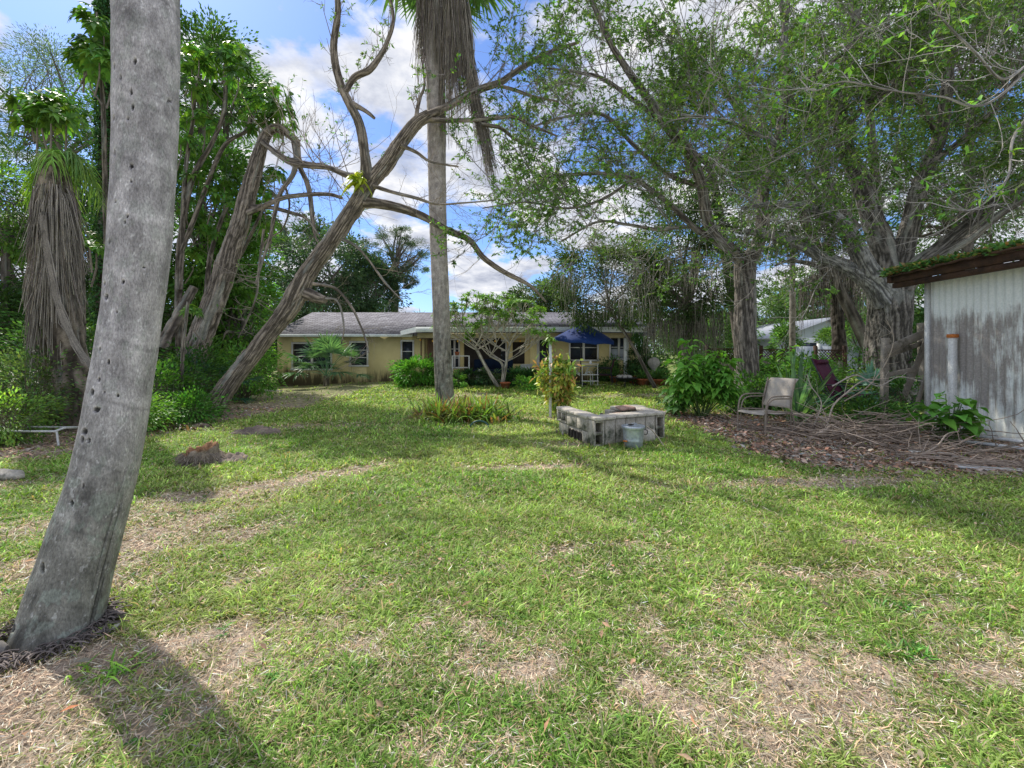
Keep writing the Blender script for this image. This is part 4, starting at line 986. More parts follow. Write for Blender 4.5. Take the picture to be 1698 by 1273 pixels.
A.append(limbpx(t2, [(1500, 470, 26), (1560, 425, 22), (1610, 395, 19), (1660, 355, 17), (1720, 320, 13), (1790, 290, 8)], 12.4, -2.2, sides=60, freq=14, amp=.12, seed=68))
A.append(limbpx(t2, [(1536, 280, 16), (1590, 235, 12), (1640, 190, 10), (1690, 120, 7), (1740, 60, 5)], 12.4, -1.8, sides=14, seed=69))
A.append(limbpx(t2, [(1557, 225, 14), (1520, 160, 11), (1490, 110, 9), (1470, 40, 7)], 12.4, -2.0, sides=14, seed=70))
A.append(limbpx(t2, [(1395, 220, 12), (1440, 170, 10), (1480, 150, 8), (1530, 100, 6)], 12.9, -2.0, sides=12, seed=71))
A.append(limbpx(t2, [(1372, 354, 12), (1330, 280, 10), (1270, 230, 8), (1200, 200, 6), (1130, 190, 4)], 12.0, -2.4, sides=12, seed=72, col=(.28, .28, .265)))
for i_, l in enumerate(A): dress(t2, l, (12, 12, 22, 18, 22, 16, 14, 15, 15, 14, 16)[i_], 1.9, 2, .25, .018, up=.15, kids=6, leafp=.66, leafn=19, wob=.3, tcol=(.2, .185, .17))
t2.leaf(.10, (.078, .14, .04), .4, .3, .42)
for l in (A[0], A[1], A[4], A[5], A[7], A[8], A[10]): dress(t2, l, 14, 2.0, 2, .2, .014, up=-.1, kids=4, leafp=0, wob=.38, tcol=(.38, .36, .34))
# loose sprays of larger bright leaves
for l in (A[3], A[8], A[10], A[9]):
    dress(t2, l, 10, 1.0, 1, .4, .008, up=.1, kids=4, leafp=.9, leafn=8, wob=.3)
t2.leaf(.17, (.14, .25, .05), .38, .3)
mo = MB(); r = np.random.default_rng(44)
def moss(mb, p, n, L0, L1, spread, r, col=(.23, .215, .185), w=.008):
    for _ in range(n):
        q = np.asarray(p) + r.normal(0, spread, 3) * (1, 1, .4); L = r.uniform(L0, L1)
        P_ = [q]
        for k in range(5): P_.append(P_[-1] + np.array([r.normal(0, .03), r.normal(0, .03), -L / 5]))
        mb.twig(np.array(P_), w, w * .25, np.array(col) * r.uniform(.45, 1.35))
for pth in (A[0][0], A[1][0]):
    for k in np.linspace(8, len(pth) - 2, 16).astype(int): moss(mo, pth[k] - [0, 0, .05], 14, .2, 1.0, .07, r)
mo.build('moss', MAT['moss'], t2.root, t2.base); t2.done()

# pale bare branches reaching in at the top right
b = np.array([9.6, 6.4, float(H(9.6, 6.4))]); t3_ = Tree('pale_branched_tree', 'pale bare branches of a tree reaching over the shed roof at the top right', 'tree', b, (.40, .37, .34))
lm = t3_.limb([b - [0, 0, .1], b + [.1, .1, 2.5], b + [-.1, 0, 4.2], W(1760, 60, 7.5)], [.13, .11, .08, .06], sides=18, seed=80)
l1 = limbpx(t3_, [(1760, 60, 9), (1700, 110, 7), (1660, 130, 6), (1620, 90, 6), (1570, 40, 5), (1540, 0, 3)], 7.5, -.5, sides=8, seed=81)
l2 = limbpx(t3_, [(1760, 60, 9), (1710, 180, 7), (1680, 230, 6), (1672, 290, 5), (1640, 330, 4), (1600, 350, 3), (1560, 330, 2)], 7.5, -.3, sides=8, seed=82)
l3 = limbpx(t3_, [(1760, 60, 8), (1640, 170, 6), (1560, 160, 5), (1480, 150, 4), (1400, 135, 4), (1350, 150, 3), (1325, 130, 2)], 7.5, .8, sides=8, seed=83)
for l in (l1, l2, l3): dress(t3_, l, 13, .9, 2, .1, .008, up=-.05, kids=3, leafp=.15, leafn=4, wob=.4, tcol=(.42, .39, .36))
t3_.leaf(.16, (.12, .24, .05), .4, .3); t3_.done()

# ------------------------------------------------------------------ trees further back
def at(px, py, Y_): return W(px, py, Y_)
def bgtree(name, label, px, pw, y0, y1, Y_, dY, bpx=None, **kw):
    """crown filling pixels px +- pw/2, y0 (top) to y1 at depth Y_"""
    c = W(px, (y0 + y1) / 2, Y_); rx = pw / 2 / FPX * Y_; rz = (y1 - y0) / 2 / FPX * Y_
    base = np.array([c[0] if bpx is None else (bpx - CX) / FPX * Y_, Y_, float(H(c[0], Y_))])
    return leafy_tree(name, label, 'tree', base, 1, c, (rx, dY, rz), **kw)
BT = 'trees behind the garden'
bgtree('feathery_tree', 'tall feathery blue green tree rising behind the shaggy palm', 95, 190, 70, 330, 20, 2.5, nclump=90, per=150, cr=.75, leafsize=.12, col=(.075, .115, .075), seed=101, trunk_r=.22, wid=.25)
bgtree('jungle_tree', 'mid green leafy tree layered behind the ivy covered trunk', 205, 260, 130, 420, 18, 2, nclump=80, per=100, cr=.7, leafsize=.15, col=(.045, .10, .03), seed=130, trunk_r=.18, bpx=210)
bgtree('jungle_tree', 'dense leafy tree high behind the umbrella tree right of the big palm', 335, 170, 30, 260, 16.5, 1.5, nclump=60, per=90, cr=.6, leafsize=.15, col=(.05, .11, .03), seed=135, trunk_r=.15)
bgtree('jungle_tree', 'yellow green leafy tree deep at the left edge above the bushes', 10, 150, 270, 430, 13, 1.2, nclump=50, per=90, cr=.45, leafsize=.12, col=(.09, .17, .04), seed=131, trunk_r=.12)
bgtree('dark_tree', 'dark dense tree behind the shaggy palm at the left edge', 25, 190, 240, 560, 15, 2.0, nclump=80, per=110, cr=.7, leafsize=.14, col=(.03, .062, .02), seed=102, trunk_r=.2)
bgtree('dark_tree', 'dark leafy tree seen just left of the big leaning palm trunk', 150, 150, 290, 590, 13.5, 1.3, nclump=60, per=110, cr=.6, leafsize=.13, col=(.03, .062, .02), seed=103, trunk_r=.16)
bgtree('broadleaf_tree', 'bright green leafy tree between the two leaning trunks', 345, 170, 235, 520, 15.2, 1.6, nclump=80, per=110, cr=.65, leafsize=.17, col=(.06, .13, .03), seed=104, trunk_r=.18, wid=.5)
bgtree('broadleaf_tree', 'green leafy tree beyond the leaning bare tree trunk', 400, 96, 370, 610, 16, 1.4, nclump=60, per=120, cr=.6, leafsize=.15, col=(.06, .135, .028), seed=105, trunk_r=.15)
bgtree('broadleaf_tree', 'fine leaved green tree glimpsed above the broken drooping top', 375, 120, 60, 250, 17, 1.5, nclump=40, per=90, cr=.6, leafsize=.13, col=(.07, .14, .04), seed=106, trunk_r=.13, wid=.3)
bgtree('evergreen_tree', 'round dark evergreen tree behind the left end of the house roof', 520, 200, 366, 560, 31, 3, nclump=110, per=150, cr=1.0, leafsize=.22, col=(.045, .08, .05), seed=107, trunk_r=.35)
bgtree('evergreen_tree', 'dark tree behind the roof ridge beside the round evergreen', 605, 110, 430, 535, 33, 2.5, nclump=60, per=130, cr=.9, leafsize=.22, col=(.035, .065, .04), seed=108, trunk_r=.3)
bgtree('pine_tree', 'open crowned pine standing behind the house roof', 655, 118, 378, 480, 36, 2.6, nclump=95, per=150, cr=.42, leafsize=.17, col=(.045, .07, .05), seed=109, trunk_r=.32, wid=.2, limbs=26)
bgtree('evergreen_tree', 'dark green tree peeking over the roof right of the centre palm', 905, 110, 468, 540, 30, 2.5, nclump=50, per=130, cr=.8, leafsize=.2, col=(.045, .08, .035), seed=110, trunk_r=.25)
bgtree('dark_tree', 'dark drooping leafy tree overhanging the right end of the roof', 1010, 210, 390, 545, 16.3, 1.4, bpx=1092, nclump=95, per=130, cr=.5, leafsize=.11, col=(.045, .075, .03), seed=111, trunk_r=.06)
bgtree('mossy_tree', 'shady tree with grey hanging moss right of the house', 1140, 190, 330, 560, 17.5, 1.6, nclump=110, per=130, cr=.6, leafsize=.12, col=(.042, .072, .03), seed=112, trunk_r=.2)
bgtree('leafy_tree', 'leafy tree behind the fork of the great oak', 1330, 240, 150, 420, 17, 2.0, bpx=1475, nclump=90, per=120, cr=.8, leafsize=.13, col=(.05, .095, .03), seed=113, trunk_r=.2)
bgtree('leafy_tree', 'leafy tree behind the great oak crown above the shed', 1580, 260, 180, 440, 17, 2.0, nclump=90, per=120, cr=.8, leafsize=.13, col=(.045, .09, .028), seed=114, trunk_r=.2)
bgtree('leafy_tree', 'dense leafy crown high over the shed at the upper right', 1610, 240, -20, 210, 15.5, 1.6, nclump=80, per=100, cr=.6, leafsize=.12, col=(.05, .10, .03), seed=133, trunk_r=.16, bpx=1600)
bgtree('leafy_tree', 'dense leafy crown high above the great oak limbs', 1440, 220, -10, 200, 16, 1.6, nclump=70, per=100, cr=.6, leafsize=.12, col=(.05, .095, .03), seed=134, trunk_r=.16, bpx=1480)
bgtree('leafy_tree', 'high leafy crown in the middle of the oaks', 1180, 260, 90, 330, 18, 2.0, bpx=1238, nclump=80, per=90, cr=.75, leafsize=.13, col=(.055, .10, .035), seed=115, trunk_r=.2)
bgtree('leafy_tree', 'green tree far beyond the lattice fence right of the forked oak', 1262, 90, 470, 580, 42, 3, nclump=60, per=100, cr=.9, leafsize=.25, col=(.06, .11, .04), seed=116, trunk_r=.2)
bgtree('leafy_tree', 'green tree far beyond the white neighbour house', 1390, 190, 440, 560, 46, 4, nclump=80, per=100, cr=1.4, leafsize=.4, col=(.06, .11, .045), seed=117, trunk_r=.3)
bgtree('leafy_tree', 'small round tree against the white neighbour house', 1386, 40, 546, 572, 27, .8, nclump=24, per=70, cr=.35, leafsize=.16, col=(.07, .13, .04), seed=118, trunk_r=.07)
bgtree('leafy_tree', 'distant low tree behind the fence right of the house', 1170, 150, 520, 590, 36, 3, nclump=60, per=100, cr=1.0, leafsize=.28, col=(.06, .11, .04), seed=119, trunk_r=.2)
bgtree('leafy_tree', 'distant tree line at the far right behind the great oak', 1530, 170, 470, 590, 30, 3, nclump=60, per=110, cr=1.0, leafsize=.25, col=(.045, .09, .03), seed=120, trunk_r=.2)
bgtree('dark_tree', 'dark low tree filling the far corner left of the house', 400, 170, 470, 640, 21, 1.5, nclump=60, per=110, cr=.8, leafsize=.18, col=(.03, .06, .022), seed=121, trunk_r=.15)
bgtree('dark_tree', 'deep green thicket tree behind the broken top tree', 255, 230, 420, 640, 15.5, 1.4, nclump=90, per=110, cr=.6, leafsize=.14, col=(.03, .06, .02), seed=122, trunk_r=.15)
bgtree('dark_tree', 'dark undergrowth tree low at the left edge', -40, 260, 470, 640, 12.5, 1.2, nclump=80, per=100, cr=.55, leafsize=.12, col=(.03, .06, .02), seed=123, trunk_r=.12)
# mossy dark trunk and moss curtains
b = np.array([(1392 - CX) / FPX * 18, 18, float(H(13, 18))]); t = Tree('mossy_snag', 'dark trunk draped in grey moss in front of the white neighbour house', 'tree', b, (.10, .085, .07))
lA = limbpx(t, [(1392, 610, 34), (1390, 560, 26), (1388, 510, 24), (1380, 450, 22), (1370, 400, 18)], 18, 0, sides=26, amp=.25, seed=84)
lB = limbpx(t, [(1384, 460, 12), (1350, 440, 9), (1310, 432, 7), (1285, 440, 4)], 18, -.6, sides=10, seed=85)
lC = limbpx(t, [(1384, 450, 12), (1420, 430, 9), (1460, 425, 6)], 18, .3, sides=10, seed=86)
dress(t, lA, 10, 1.3, 2, .5, .015, kids=5, leafp=.6, leafn=8); dress(t, lB, 9, 1.0, 2, .2, .012, kids=5, leafp=.6, leafn=8); dress(t, lC, 8, 1.0, 2, .2, .012, kids=5, leafp=.6, leafn=8); t.leaf(.11, (.045, .08, .03))
mo = MB(); r = np.random.default_rng(46)
for px_, py_, n_, a_, b_ in ((1355, 455, 60, .5, 1.8), (1372, 450, 90, .6, 2.2), (1400, 450, 100, .8, 2.6), (1415, 455, 60, .6, 2.2), (1345, 460, 40, .4, 1.6), (1330, 470, 40, .6, 2.4), (1300, 450, 20, .3, 1.2)): moss(mo, W(px_, py_, 17.9), n_, a_, b_, .16, r, (.17, .155, .13), .013)
mo.build('moss', MAT['moss'], t.root, t.base); t.done()
mo = MB(); mroot = thing('moss_curtain', 'grey curtain of hanging moss beside the right end of the house', 'moss', W(1140, 540, 16.6))
for k in range(40):
    px_ = r.uniform(1075, 1205); moss(mo, W(px_, r.uniform(505, 545), 16.6 + r.normal(0, .3)), 14, .4, 1.5, .1, r, (.22, .21, .18), .011)
mo.build('strands', MAT['moss'], mroot, W(1140, 540, 16.6))
mo = MB(); mroot = thing('moss_curtain', 'brown and grey twig curtain hanging under the forked oak branches', 'moss', W(1080, 470, 14))
for k in range(46):
    px_ = r.uniform(930, 1200); moss(mo, W(px_, r.uniform(400, 500), 14 + r.normal(0, .6)), 9, .3, 1.1, .2, r, (.26, .24, .22), .006)
mo.build('strands', MAT['moss'], mroot, W(1080, 470, 14))

# ------------------------------------------------------------------ umbrella trees on the left
UC = (.08, .17, .032)
def utree(label, base, stems, tips, Y_, ll=.24, pet=.34, n=9):
    t = Tree('umbrella_tree', label, 'tree', base, (.2, .17, .14))
    for s_ in stems: limbpx(t, s_[0], s_[1], s_[2], sides=14, amp=.12, seed=len(t.tr.v))
    for px_, py_ in tips:
        p = W(px_, py_, Y_ + t.r.uniform(-.5, .5)); umbrella_leafy(t, p, (t.r.gauss(0, .3), -.2, 1), n, pet, ll, UC)
        t.tw.twig(catmull([p - [t.r.gauss(0, .2), 0, .7], p - [0, 0, .3], p], 5), .022, .016, t.bark)
    return t.done('leafbig')
bu = np.array([-8.6, 12.5, 0.])
utree('umbrella tree with whorled glossy leaves rising right of the big palm trunk', bu, [([(300, 620, 16), (296, 500, 14), (300, 400, 13), (318, 300, 11), (350, 240, 9), (372, 180, 8), (372, 110, 6)], 12.5, -.3), ([(300, 420, 9), (330, 340, 9), (370, 245, 8), (410, 215, 7), (418, 185, 5)], 12.3, 0), ([(300, 480, 9), (306, 300, 8), (320, 200, 7), (325, 130, 5)], 12.3, 0)],
      [(330, 100), (350, 125), (372, 105), (318, 150), (345, 165), (372, 160), (395, 130), (412, 185), (440, 180), (430, 210), (455, 165), (462, 195), (310, 200), (340, 210), (300, 240), (318, 115), (390, 95), (470, 215), (425, 160)], 12.2, .27, .36, 9)
utree('umbrella tree with drooping leaf whorls low behind the broken top tree', np.array([-7.6, 13.0, 0.]), [([(330, 630, 12), (340, 520, 10), (350, 420, 9), (380, 330, 7)], 13, 0), ([(345, 520, 8), (400, 420, 7), (440, 340, 6)], 13, -.3)],
      [(350, 330), (372, 310), (330, 370), (390, 350), (440, 330), (455, 300), (425, 300), (320, 430), (345, 390), (372, 400), (400, 380), (310, 345), (450, 385), (330, 300)], 12.9, .25, .34, 9)
utree('umbrella tree with bright leaf whorls over the shaggy palm', np.array([-7.6, 9.4, 0.]), [([(140, 600, 9), (136, 430, 8), (120, 300, 6), (95, 235, 5)], 9.4, -.3), ([(134, 400, 6), (124, 300, 5), (84, 220, 4)], 9.4, -.2)],
      [(70, 190), (95, 180), (52, 178), (85, 205), (110, 205), (62, 212)], 8.9, .24, .3, 10)
utree('umbrella tree with leaf whorls at the very top left beside the big palm trunk', np.array([-8.4, 10.2, 0.]), [([(180, 600, 14), (176, 400, 10), (172, 200, 9), (165, 90, 7), (160, 20, 5)], 10.2, 0)],
      [(165, 105), (150, 120), (178, 95), (150, 85), (172, 60), (150, 40), (185, 125), (140, 100)], 10, .25, .3, 10)
utree('small umbrella tree with fresh leaves in the gap right of the big palm', np.array([-6.3, 9.6, 0.]), [([(300, 640, 8), (305, 560, 7), (312, 500, 6)], 9.6, 0)], [(160, 420), (150, 400), (318, 520), (150, 560)], 9.8, .16, .22, 8)
b = np.array([(172 - CX) / FPX * 11, 11, float(H(-9.9, 11))]); t = Tree('ivy_covered_trunk', 'tall dark trunk thickly covered in ivy behind the big palm', 'tree', b, (.08, .065, .05))
pr = limbpx(t, [(172, 620, 30), (172, 450, 24), (173, 300, 22), (174, 150, 20), (172, 30, 18), (170, -60, 14)], 11, 0, sides=20, seed=88)
n_ = 9000; r = np.random.default_rng(12); k = r.integers(20, len(pr[0]) - 1, n_); a = r.random(n_) * 6.283; o = np.stack([np.cos(a), np.sin(a), 0 * a], -1)
P_ = pr[0][k] + o * (pr[1][k][:, None] + r.uniform(0, .08, (n_, 1))) + r.normal(0, .02, (n_, 3))
t.lf.leaves(P_, o * .5 + [0, 0, -.8] + r.normal(0, .4, (n_, 3)), o + r.normal(0, .4, (n_, 3)), .07 * r.uniform(.6, 1.3, n_), .06, jcol((.03, .075, .025), n_, .15, .4, r)); t.done()
# ------------------------------------------------------------------ fire pit of loose blocks
MAT['block'] = M_basic('weathered_concrete', (.31, .285, .235), (.52, .48, .41), 6, .6, .95, dist=.012, fine=45, c3=(.10, .105, .075))
MAT['cap'] = M_basic('cap_slab', (.38, .35, .30), (.60, .55, .48), 5, .5, .95, dist=.01, fine=50)
MAT['capred'] = M_basic('pinkish_slab', (.36, .22, .17), (.48, .33, .27), 6, .5, .95, dist=.01)
u_ = nrm(np.array([1.28, .66, 0])); v_ = nrm(np.array([-.42, 1.34, 0])); z_ = np.array([0, 0, 1.0])
c0 = G(985, 744); c0[2] = .0
def cinder(label, c, ax, ay, az, size=(.39, .19, .19), solid=False, mat='block', group='concrete blocks of the fire pit', name='concrete_block', arches=0):
    """ax: long axis, ay: across, az: the direction the two cells run"""
    M = np.array([ax, ay, az]).T; mb = MB(); l, w, h = size
    if solid: mb.box((0, 0, 0), size, bev=.008)
    else:
        t = .032
        mb.box((0, w / 2 - t / 2, 0), (l, t, h), bev=.005); mb.box((0, -w / 2 + t / 2, 0), (l, t, h), bev=.005)
        for x in (-l / 2 + t / 2, 0, l / 2 - t / 2): mb.box((x, 0, 0), (t * .98, w - 2 * t, h - .004))
    for k in range(len(mb.v)): mb.v[k] = mb.v[k] @ M.T
    o = mb.build(name, MAT[mat]); o.location = [float(q) for q in c]
    return tag(o, label, 'concrete block' if not name.startswith('cap') else 'slab', group)
h0 = float(H(c0[0], c0[1]))
def fp(a, b, z): q = c0 + u_ * a + v_ * b; q = q.copy(); q[2] = float(H(q[0], q[1])) * .6 + h0 * .4 + z; return q
# front leg, blocks standing on end; at both ends the cells face the lawn
cinder('hollow concrete block standing on end at the near corner of the fire pit', fp(.10, .10, .195), z_, u_, v_)
for k, lb in enumerate(('green stained solid block next to the near corner of the fire pit', 'mossy block behind the left side of the galvanised can', 'concrete block right behind the galvanised can', 'stained concrete block just right of the can lid', 'pale block beside the hollow end block of the fire pit')):
    cinder(lb, fp(.305 + k * .2, .10, .193), z_, u_, v_, solid=True)
cinder('hollow concrete block standing on end at the right end of the fire pit', fp(1.315, .10, .195), z_, u_, v_)
# left leg
cinder('plain concrete block in the left side of the fire pit beside the corner', fp(.10, .40, .295), v_, u_, z_, size=(.38, .19, .19), solid=True)
cinder('upper plain concrete block in the middle of the left side of the fire pit', fp(.10, .79, .295), v_, u_, z_, size=(.38, .19, .19), solid=True)
cinder('concrete block with two square cells at the far left end of the fire pit', fp(.10, 1.20, .295), v_, z_, u_)
o = cinder('block with a row of arched openings under the left side of the fire pit', fp(.10, .66, .098), v_, u_, z_, size=(.50, .15, .18), solid=True)
f = MB()
for k in range(4):
    y = -.18 + k * .12; th = np.linspace(0, np.pi, 7)
    pts2 = [(y - .042, -.092)] + [(y - .042 * math.cos(a), .0 + .055 * math.sin(a)) for a in th] + [(y + .042, -.092)]
    vs = np.array([[-.092, p[0], p[1]] for p in pts2] + [[-.092, y, -.03]]); m_ = len(pts2)
    f.add(vs @ np.array([u_, v_, z_]), [[i_ + 1, i_, m_] for i_ in range(m_ - 1)] + [[0, m_ - 1, m_]], (1, 1, 1))
    f.tube([(u_ * -.097 + v_ * p[0] + z_ * p[1]) for p in pts2], .012, 6, cap=False)
f.build('arches', MAT['dark'], o)
cinder('plain concrete block at ground level near the fire pit corner', fp(.10, .31, .098), v_, u_, z_, size=(.19, .19, .19), solid=True)
cinder('dark ground block below the two celled block of the fire pit', fp(.10, 1.12, .098), v_, u_, z_, size=(.39, .17, .18), solid=True)
# cap slabs
for k in range(7): cinder('flat grey cap slab lying along the front wall of the fire pit', fp(.10 + k * .2 + .003 * (k % 3), .09 + .008 * ((k * 7) % 3 - 1), .423), u_, v_, z_, (.192, .235, .05), True, 'cap', 'cap slabs along the front wall', 'cap_slab')
for k in range(5): cinder('flat pale cap slab lying along the left wall of the fire pit', fp(.10 + .006 * ((k * 5) % 3 - 1), .33 + k * .235, .421), u_, v_, z_, (.235, .228, .05), True, 'cap', 'cap slabs along the left wall', 'cap_slab')
# right leg behind and loose slabs on top
cinder('hollow block lying behind the right end of the fire pit', fp(1.31, .42, .30), v_, u_, z_, solid=False)
cinder('lower block behind the right end of the fire pit', fp(1.31, .42, .10), v_, u_, z_, solid=True)
cinder('block at the back right of the fire pit', fp(1.31, .83, .30), v_, u_, z_, solid=True)
cinder('lowest block at the back right of the fire pit', fp(1.31, .83, .10), v_, u_, z_, solid=True)
cinder('pale block laid on the inner wall of the fire pit', fp(.98, .86, .30), u_, v_, z_, solid=True)
cinder('ground block under the pale inner block of the fire pit', fp(.98, .86, .10), u_, v_, z_, solid=True)
cinder('thick pale slab on the back right of the fire pit', fp(1.2, .80, .425), u_, v_, z_, (.6, .3, .05), True, 'cap', name='cap_slab')
cinder('pale slab joining the front and back at the right end of the fire pit', fp(1.31, .40, .425), u_, v_, z_, (.21, .44, .05), True, 'cap', name='cap_slab')
cinder('cracked pink slab tilted on top of the fire pit', fp(1.02, .62, .455), u_ * .95 + v_ * .3, nrm(v_ - u_ * .3 + [0, 0, .12]), z_, (.34, .2, .035), True, 'capred', name='cap_slab')
cinder('small pinkish brick piece lying on the fire pit top', fp(.90, .48, .462), nrm(u_ + v_ * .5), nrm(v_ - u_ * .5), z_, (.2, .09, .04), True, 'capred', name='brick_piece', group=None)
cinder('orange brick inside the front wall of the fire pit', fp(.66, .34, .40), nrm(u_ + v_ * .3), nrm(v_ - u_ * .3), z_, (.2, .09, .06), True, 'capred', name='brick_piece', group=None)
cinder('pale block lying in the grass right of the galvanised can', G(1068, 733) + [0, 0.0, .095], nrm(u_ * .5 - v_ * .2), v_, z_, (.2, .28, .19), True, 'cap', None)
f = MB(); rt = np.random.default_rng(1); p = fp(.45, .75, 0)
for k in range(260):
    q = p + np.array([rt.normal(0, .22), rt.normal(0, .22), rt.uniform(.02, .30)]); f.box(q, rt.uniform(.02, .06, 3), rt.random() * 6, col=jcol((.2, .17, .14), 1, .1, .4, rt)[0])
tag(f.build('charred_rubble', MAT['straw']), 'dark rubble and stones heaped inside the fire pit', 'rubble', kind='stuff')
f = MB(); a_ = G(1092, 742); f.twig(catmull([a_ + [.05, -.1, .02], a_ + [-.05, .02, .2], W(1072, 706, a_[1] + .1)], 4), .012, .01, (.42, .37, .3))
tag(f.build('wood_stick', MAT['twig']), 'pale stick leaning on the block beside the galvanised can', 'stick')

# galvanised can
cb = G(1050, 744); cb[2] = float(H(cb[0], cb[1]))
MAT['zinc'] = M_basic('galvanised_steel', (.36, .40, .45), (.60, .64, .68), 7, .12, .38, metal=.55, fine=26, spec=.5)
MAT['rust'] = M_basic('orange_rust', (.42, .12, .03), (.6, .22, .06), 14, .3, .8)
can = thing('ash_can', 'small galvanised metal can with a lid in front of the fire pit', 'metal can', cb)
def ring_mesh(mb, c, prof, sides=40, wav=0):
    th = np.linspace(0, 2 * np.pi, sides, endpoint=False); n_ = len(prof)
    v = np.array([[c[0] + r_ * math.cos(t), c[1] + r_ * math.sin(t), c[2] + z] for r_, z in prof for t in th])
    f = [[i * sides + j, i * sides + (j + 1) % sides, (i + 1) * sides + (j + 1) % sides, (i + 1) * sides + j] for i in range(n_ - 1) for j in range(sides)]
    mb.add(v, f)
f = MB(); ring_mesh(f, cb, [(.001, .0), (.125, .0), (.132, .02), (.137, .09), (.142, .1), (.14, .11), (.148, .24), (.152, .29), (.158, .30), (.153, .312)], 44); f.build('body', MAT['zinc'], can, cb, True)
f = MB(); ring_mesh(f, cb, [(.166, .285), (.169, .305), (.166, .322), (.15, .324), (.145, .318), (.09, .334), (.04, .34), (.001, .341)], 44); ld = f.build('lid', MAT['zinc'], can, cb, True)
th = np.linspace(0, np.pi, 9); f = MB(); f.tube([cb + [.035 * math.cos(t) + .01, -.01, .34 + .02 * math.sin(t)] for t in th], .005, 6); f.build('handle', MAT['zinc'], ld, (0, 0, 0) if False else cb)
ld.children[0].location = (0, 0, 0)
f = MB(); f.box(cb + [-.045, -.045, .342], (.07, .05, .008), .5); f.build('dark_patch', MAT['dark'], ld, cb)
f = MB(); f.tube(catmull([cb + [.155, -.02, .27], cb + [.2, -.03, .25], cb + [.19, -.03, .2], cb + [.15, -.03, .2]], 8), .007, 6); f.build('side_handle', MAT['dark'], can, cb)
f = MB(); f.box(cb + [-.14, -.09, .11], (.06, .03, .022), -.6, bev=.006); f.build('rust_spot', MAT['rust'], can, cb)

# ------------------------------------------------------------------ chairs
MAT['taupe'] = M_basic('taupe_metal', (.20, .165, .13), (.29, .245, .20), 10, .1, .5, spec=.4)
MAT['sling'] = M_basic('tan_sling', (.36, .32, .28), (.46, .42, .37), 3, .2, .85, fine=240)
MAT['black'] = M_basic('black_metal', (.015, .015, .02), (.04, .04, .045), 10, .1, .4, spec=.4)
MAT['maroon'] = M_basic('maroon_sling', (.055, .010, .026), (.10, .018, .044), 5, .2, .7, fine=200)
MAT['navy'] = M_basic('navy_canvas', (.008, .022, .10), (.018, .05, .2), 2.2, .2, .8, fine=30)
def chair(label, loc, rz, ms, mf, group=None, s=1.0, high=.9, cat='chair', name='patio_chair'):
    t = thing(name, label, cat, loc, group, rz)
    for sx in (-1, 1):
        x = sx * .29 * s; f = MB()
        outer = [(x, -.32, 0), (x, -.31, .3), (x, -.29, .5), (x, -.24, .6), (x, -.15, .645), (x, .05, .65), (x, .2, .645), (x, .27, .62)]
        inner = [(x * .93, -.27, 0), (x * .93, -.265, .28), (x * .93, -.25, .46), (x * .93, -.2, .555), (x * .93, -.1, .6), (x * .93, .05, .605), (x * .93, .26, .6)]
        rear = [(x, .33, 0), (x, .30, .25), (x, .25, .42), (x * .97, .27, .62), (x * .95, .36, high)]
        f.tube(catmull(outer, 22) * [1, s, s], .014, 8); o1 = f.build('arm', mf, t, smooth=True)
        f = MB(); f.tube(catmull(inner, 20) * [1, s, s], .011, 8); f.build('arm_rail', mf, t, smooth=True)
        f = MB(); f.tube(catmull(rear, 16) * [1, s, s], .014, 8); f.build('rear_leg', mf, t, smooth=True)
        f = MB(); f.tube([(x * .9, -.30 * s, .40 * s), (x * .9, .27 * s, .37 * s)], .012, 8); f.build('seat_rail', mf, t, smooth=True)
        f = MB(); f.tube([(x * .93, .27 * s, 0), (x * .93, .255 * s, .37 * s)], .011, 8); f.build('brace', mf, t, smooth=True)
    f = MB(); n_ = 12; vs = []
    for i_ in range(n_ + 1):
        q = i_ / n_; y = (-.34 + .6 * q) * s; z = (.40 - .03 * q - .03 * math.sin(q * 3.14) + (-.05 * max(0, .1 - q) * 10)) * s
        for xx in (-.27, -.13, 0, .13, .27): vs.append((xx * s, y, z - .012 * (1 - (xx / .27) ** 2)))
    F = [[a * 5 + b, a * 5 + b + 1, (a + 1) * 5 + b + 1, (a + 1) * 5 + b] for a in range(n_) for b in range(4)]
    f.add(vs, F); o = f.build('seat', ms, t, smooth=True); o.modifiers.new('thick', 'SOLIDIFY').thickness = .008
    f = MB(); vs = []
    for i_ in range(n_ + 1):
        q = i_ / n_; y = (.235 + .14 * q + .10 * max(0, q - .82) ** 1 * 3) * s; z = (.44 + (high - .42) * min(q, 1) - .1 * max(0, q - .86)) * s
        for xx in (-.275, -.14, 0, .14, .275): vs.append((xx * s, y + .015 * (1 - (xx / .27) ** 2), z))
    f.add(vs, F); o = f.build('backrest', ms, t, smooth=True); o.modifiers.new('thick', 'SOLIDIFY').thickness = .01
    return t
cc_ = np.array([4.48, 8.05, 0]); cc_[2] = float(H(cc_[0], cc_[1]))
chair('pale tan sling patio chair with curved arms facing left on the leaf litter', cc_, R(-72), MAT['sling'], MAT['taupe'], s=1.02, high=.93)
ct_ = np.array([3.75, 17.6, .2]); PZ = .2
chair('maroon sling chair under the blue umbrella on the patio', (3.55, 17.5, PZ), R(75 + 180), MAT['maroon'], MAT['black'], s=1.0, high=.98)
chair('dark chair tucked behind the patio table', (2.0, 18.2, PZ), R(200), MAT['black'], MAT['black'], s=.95, high=.95)
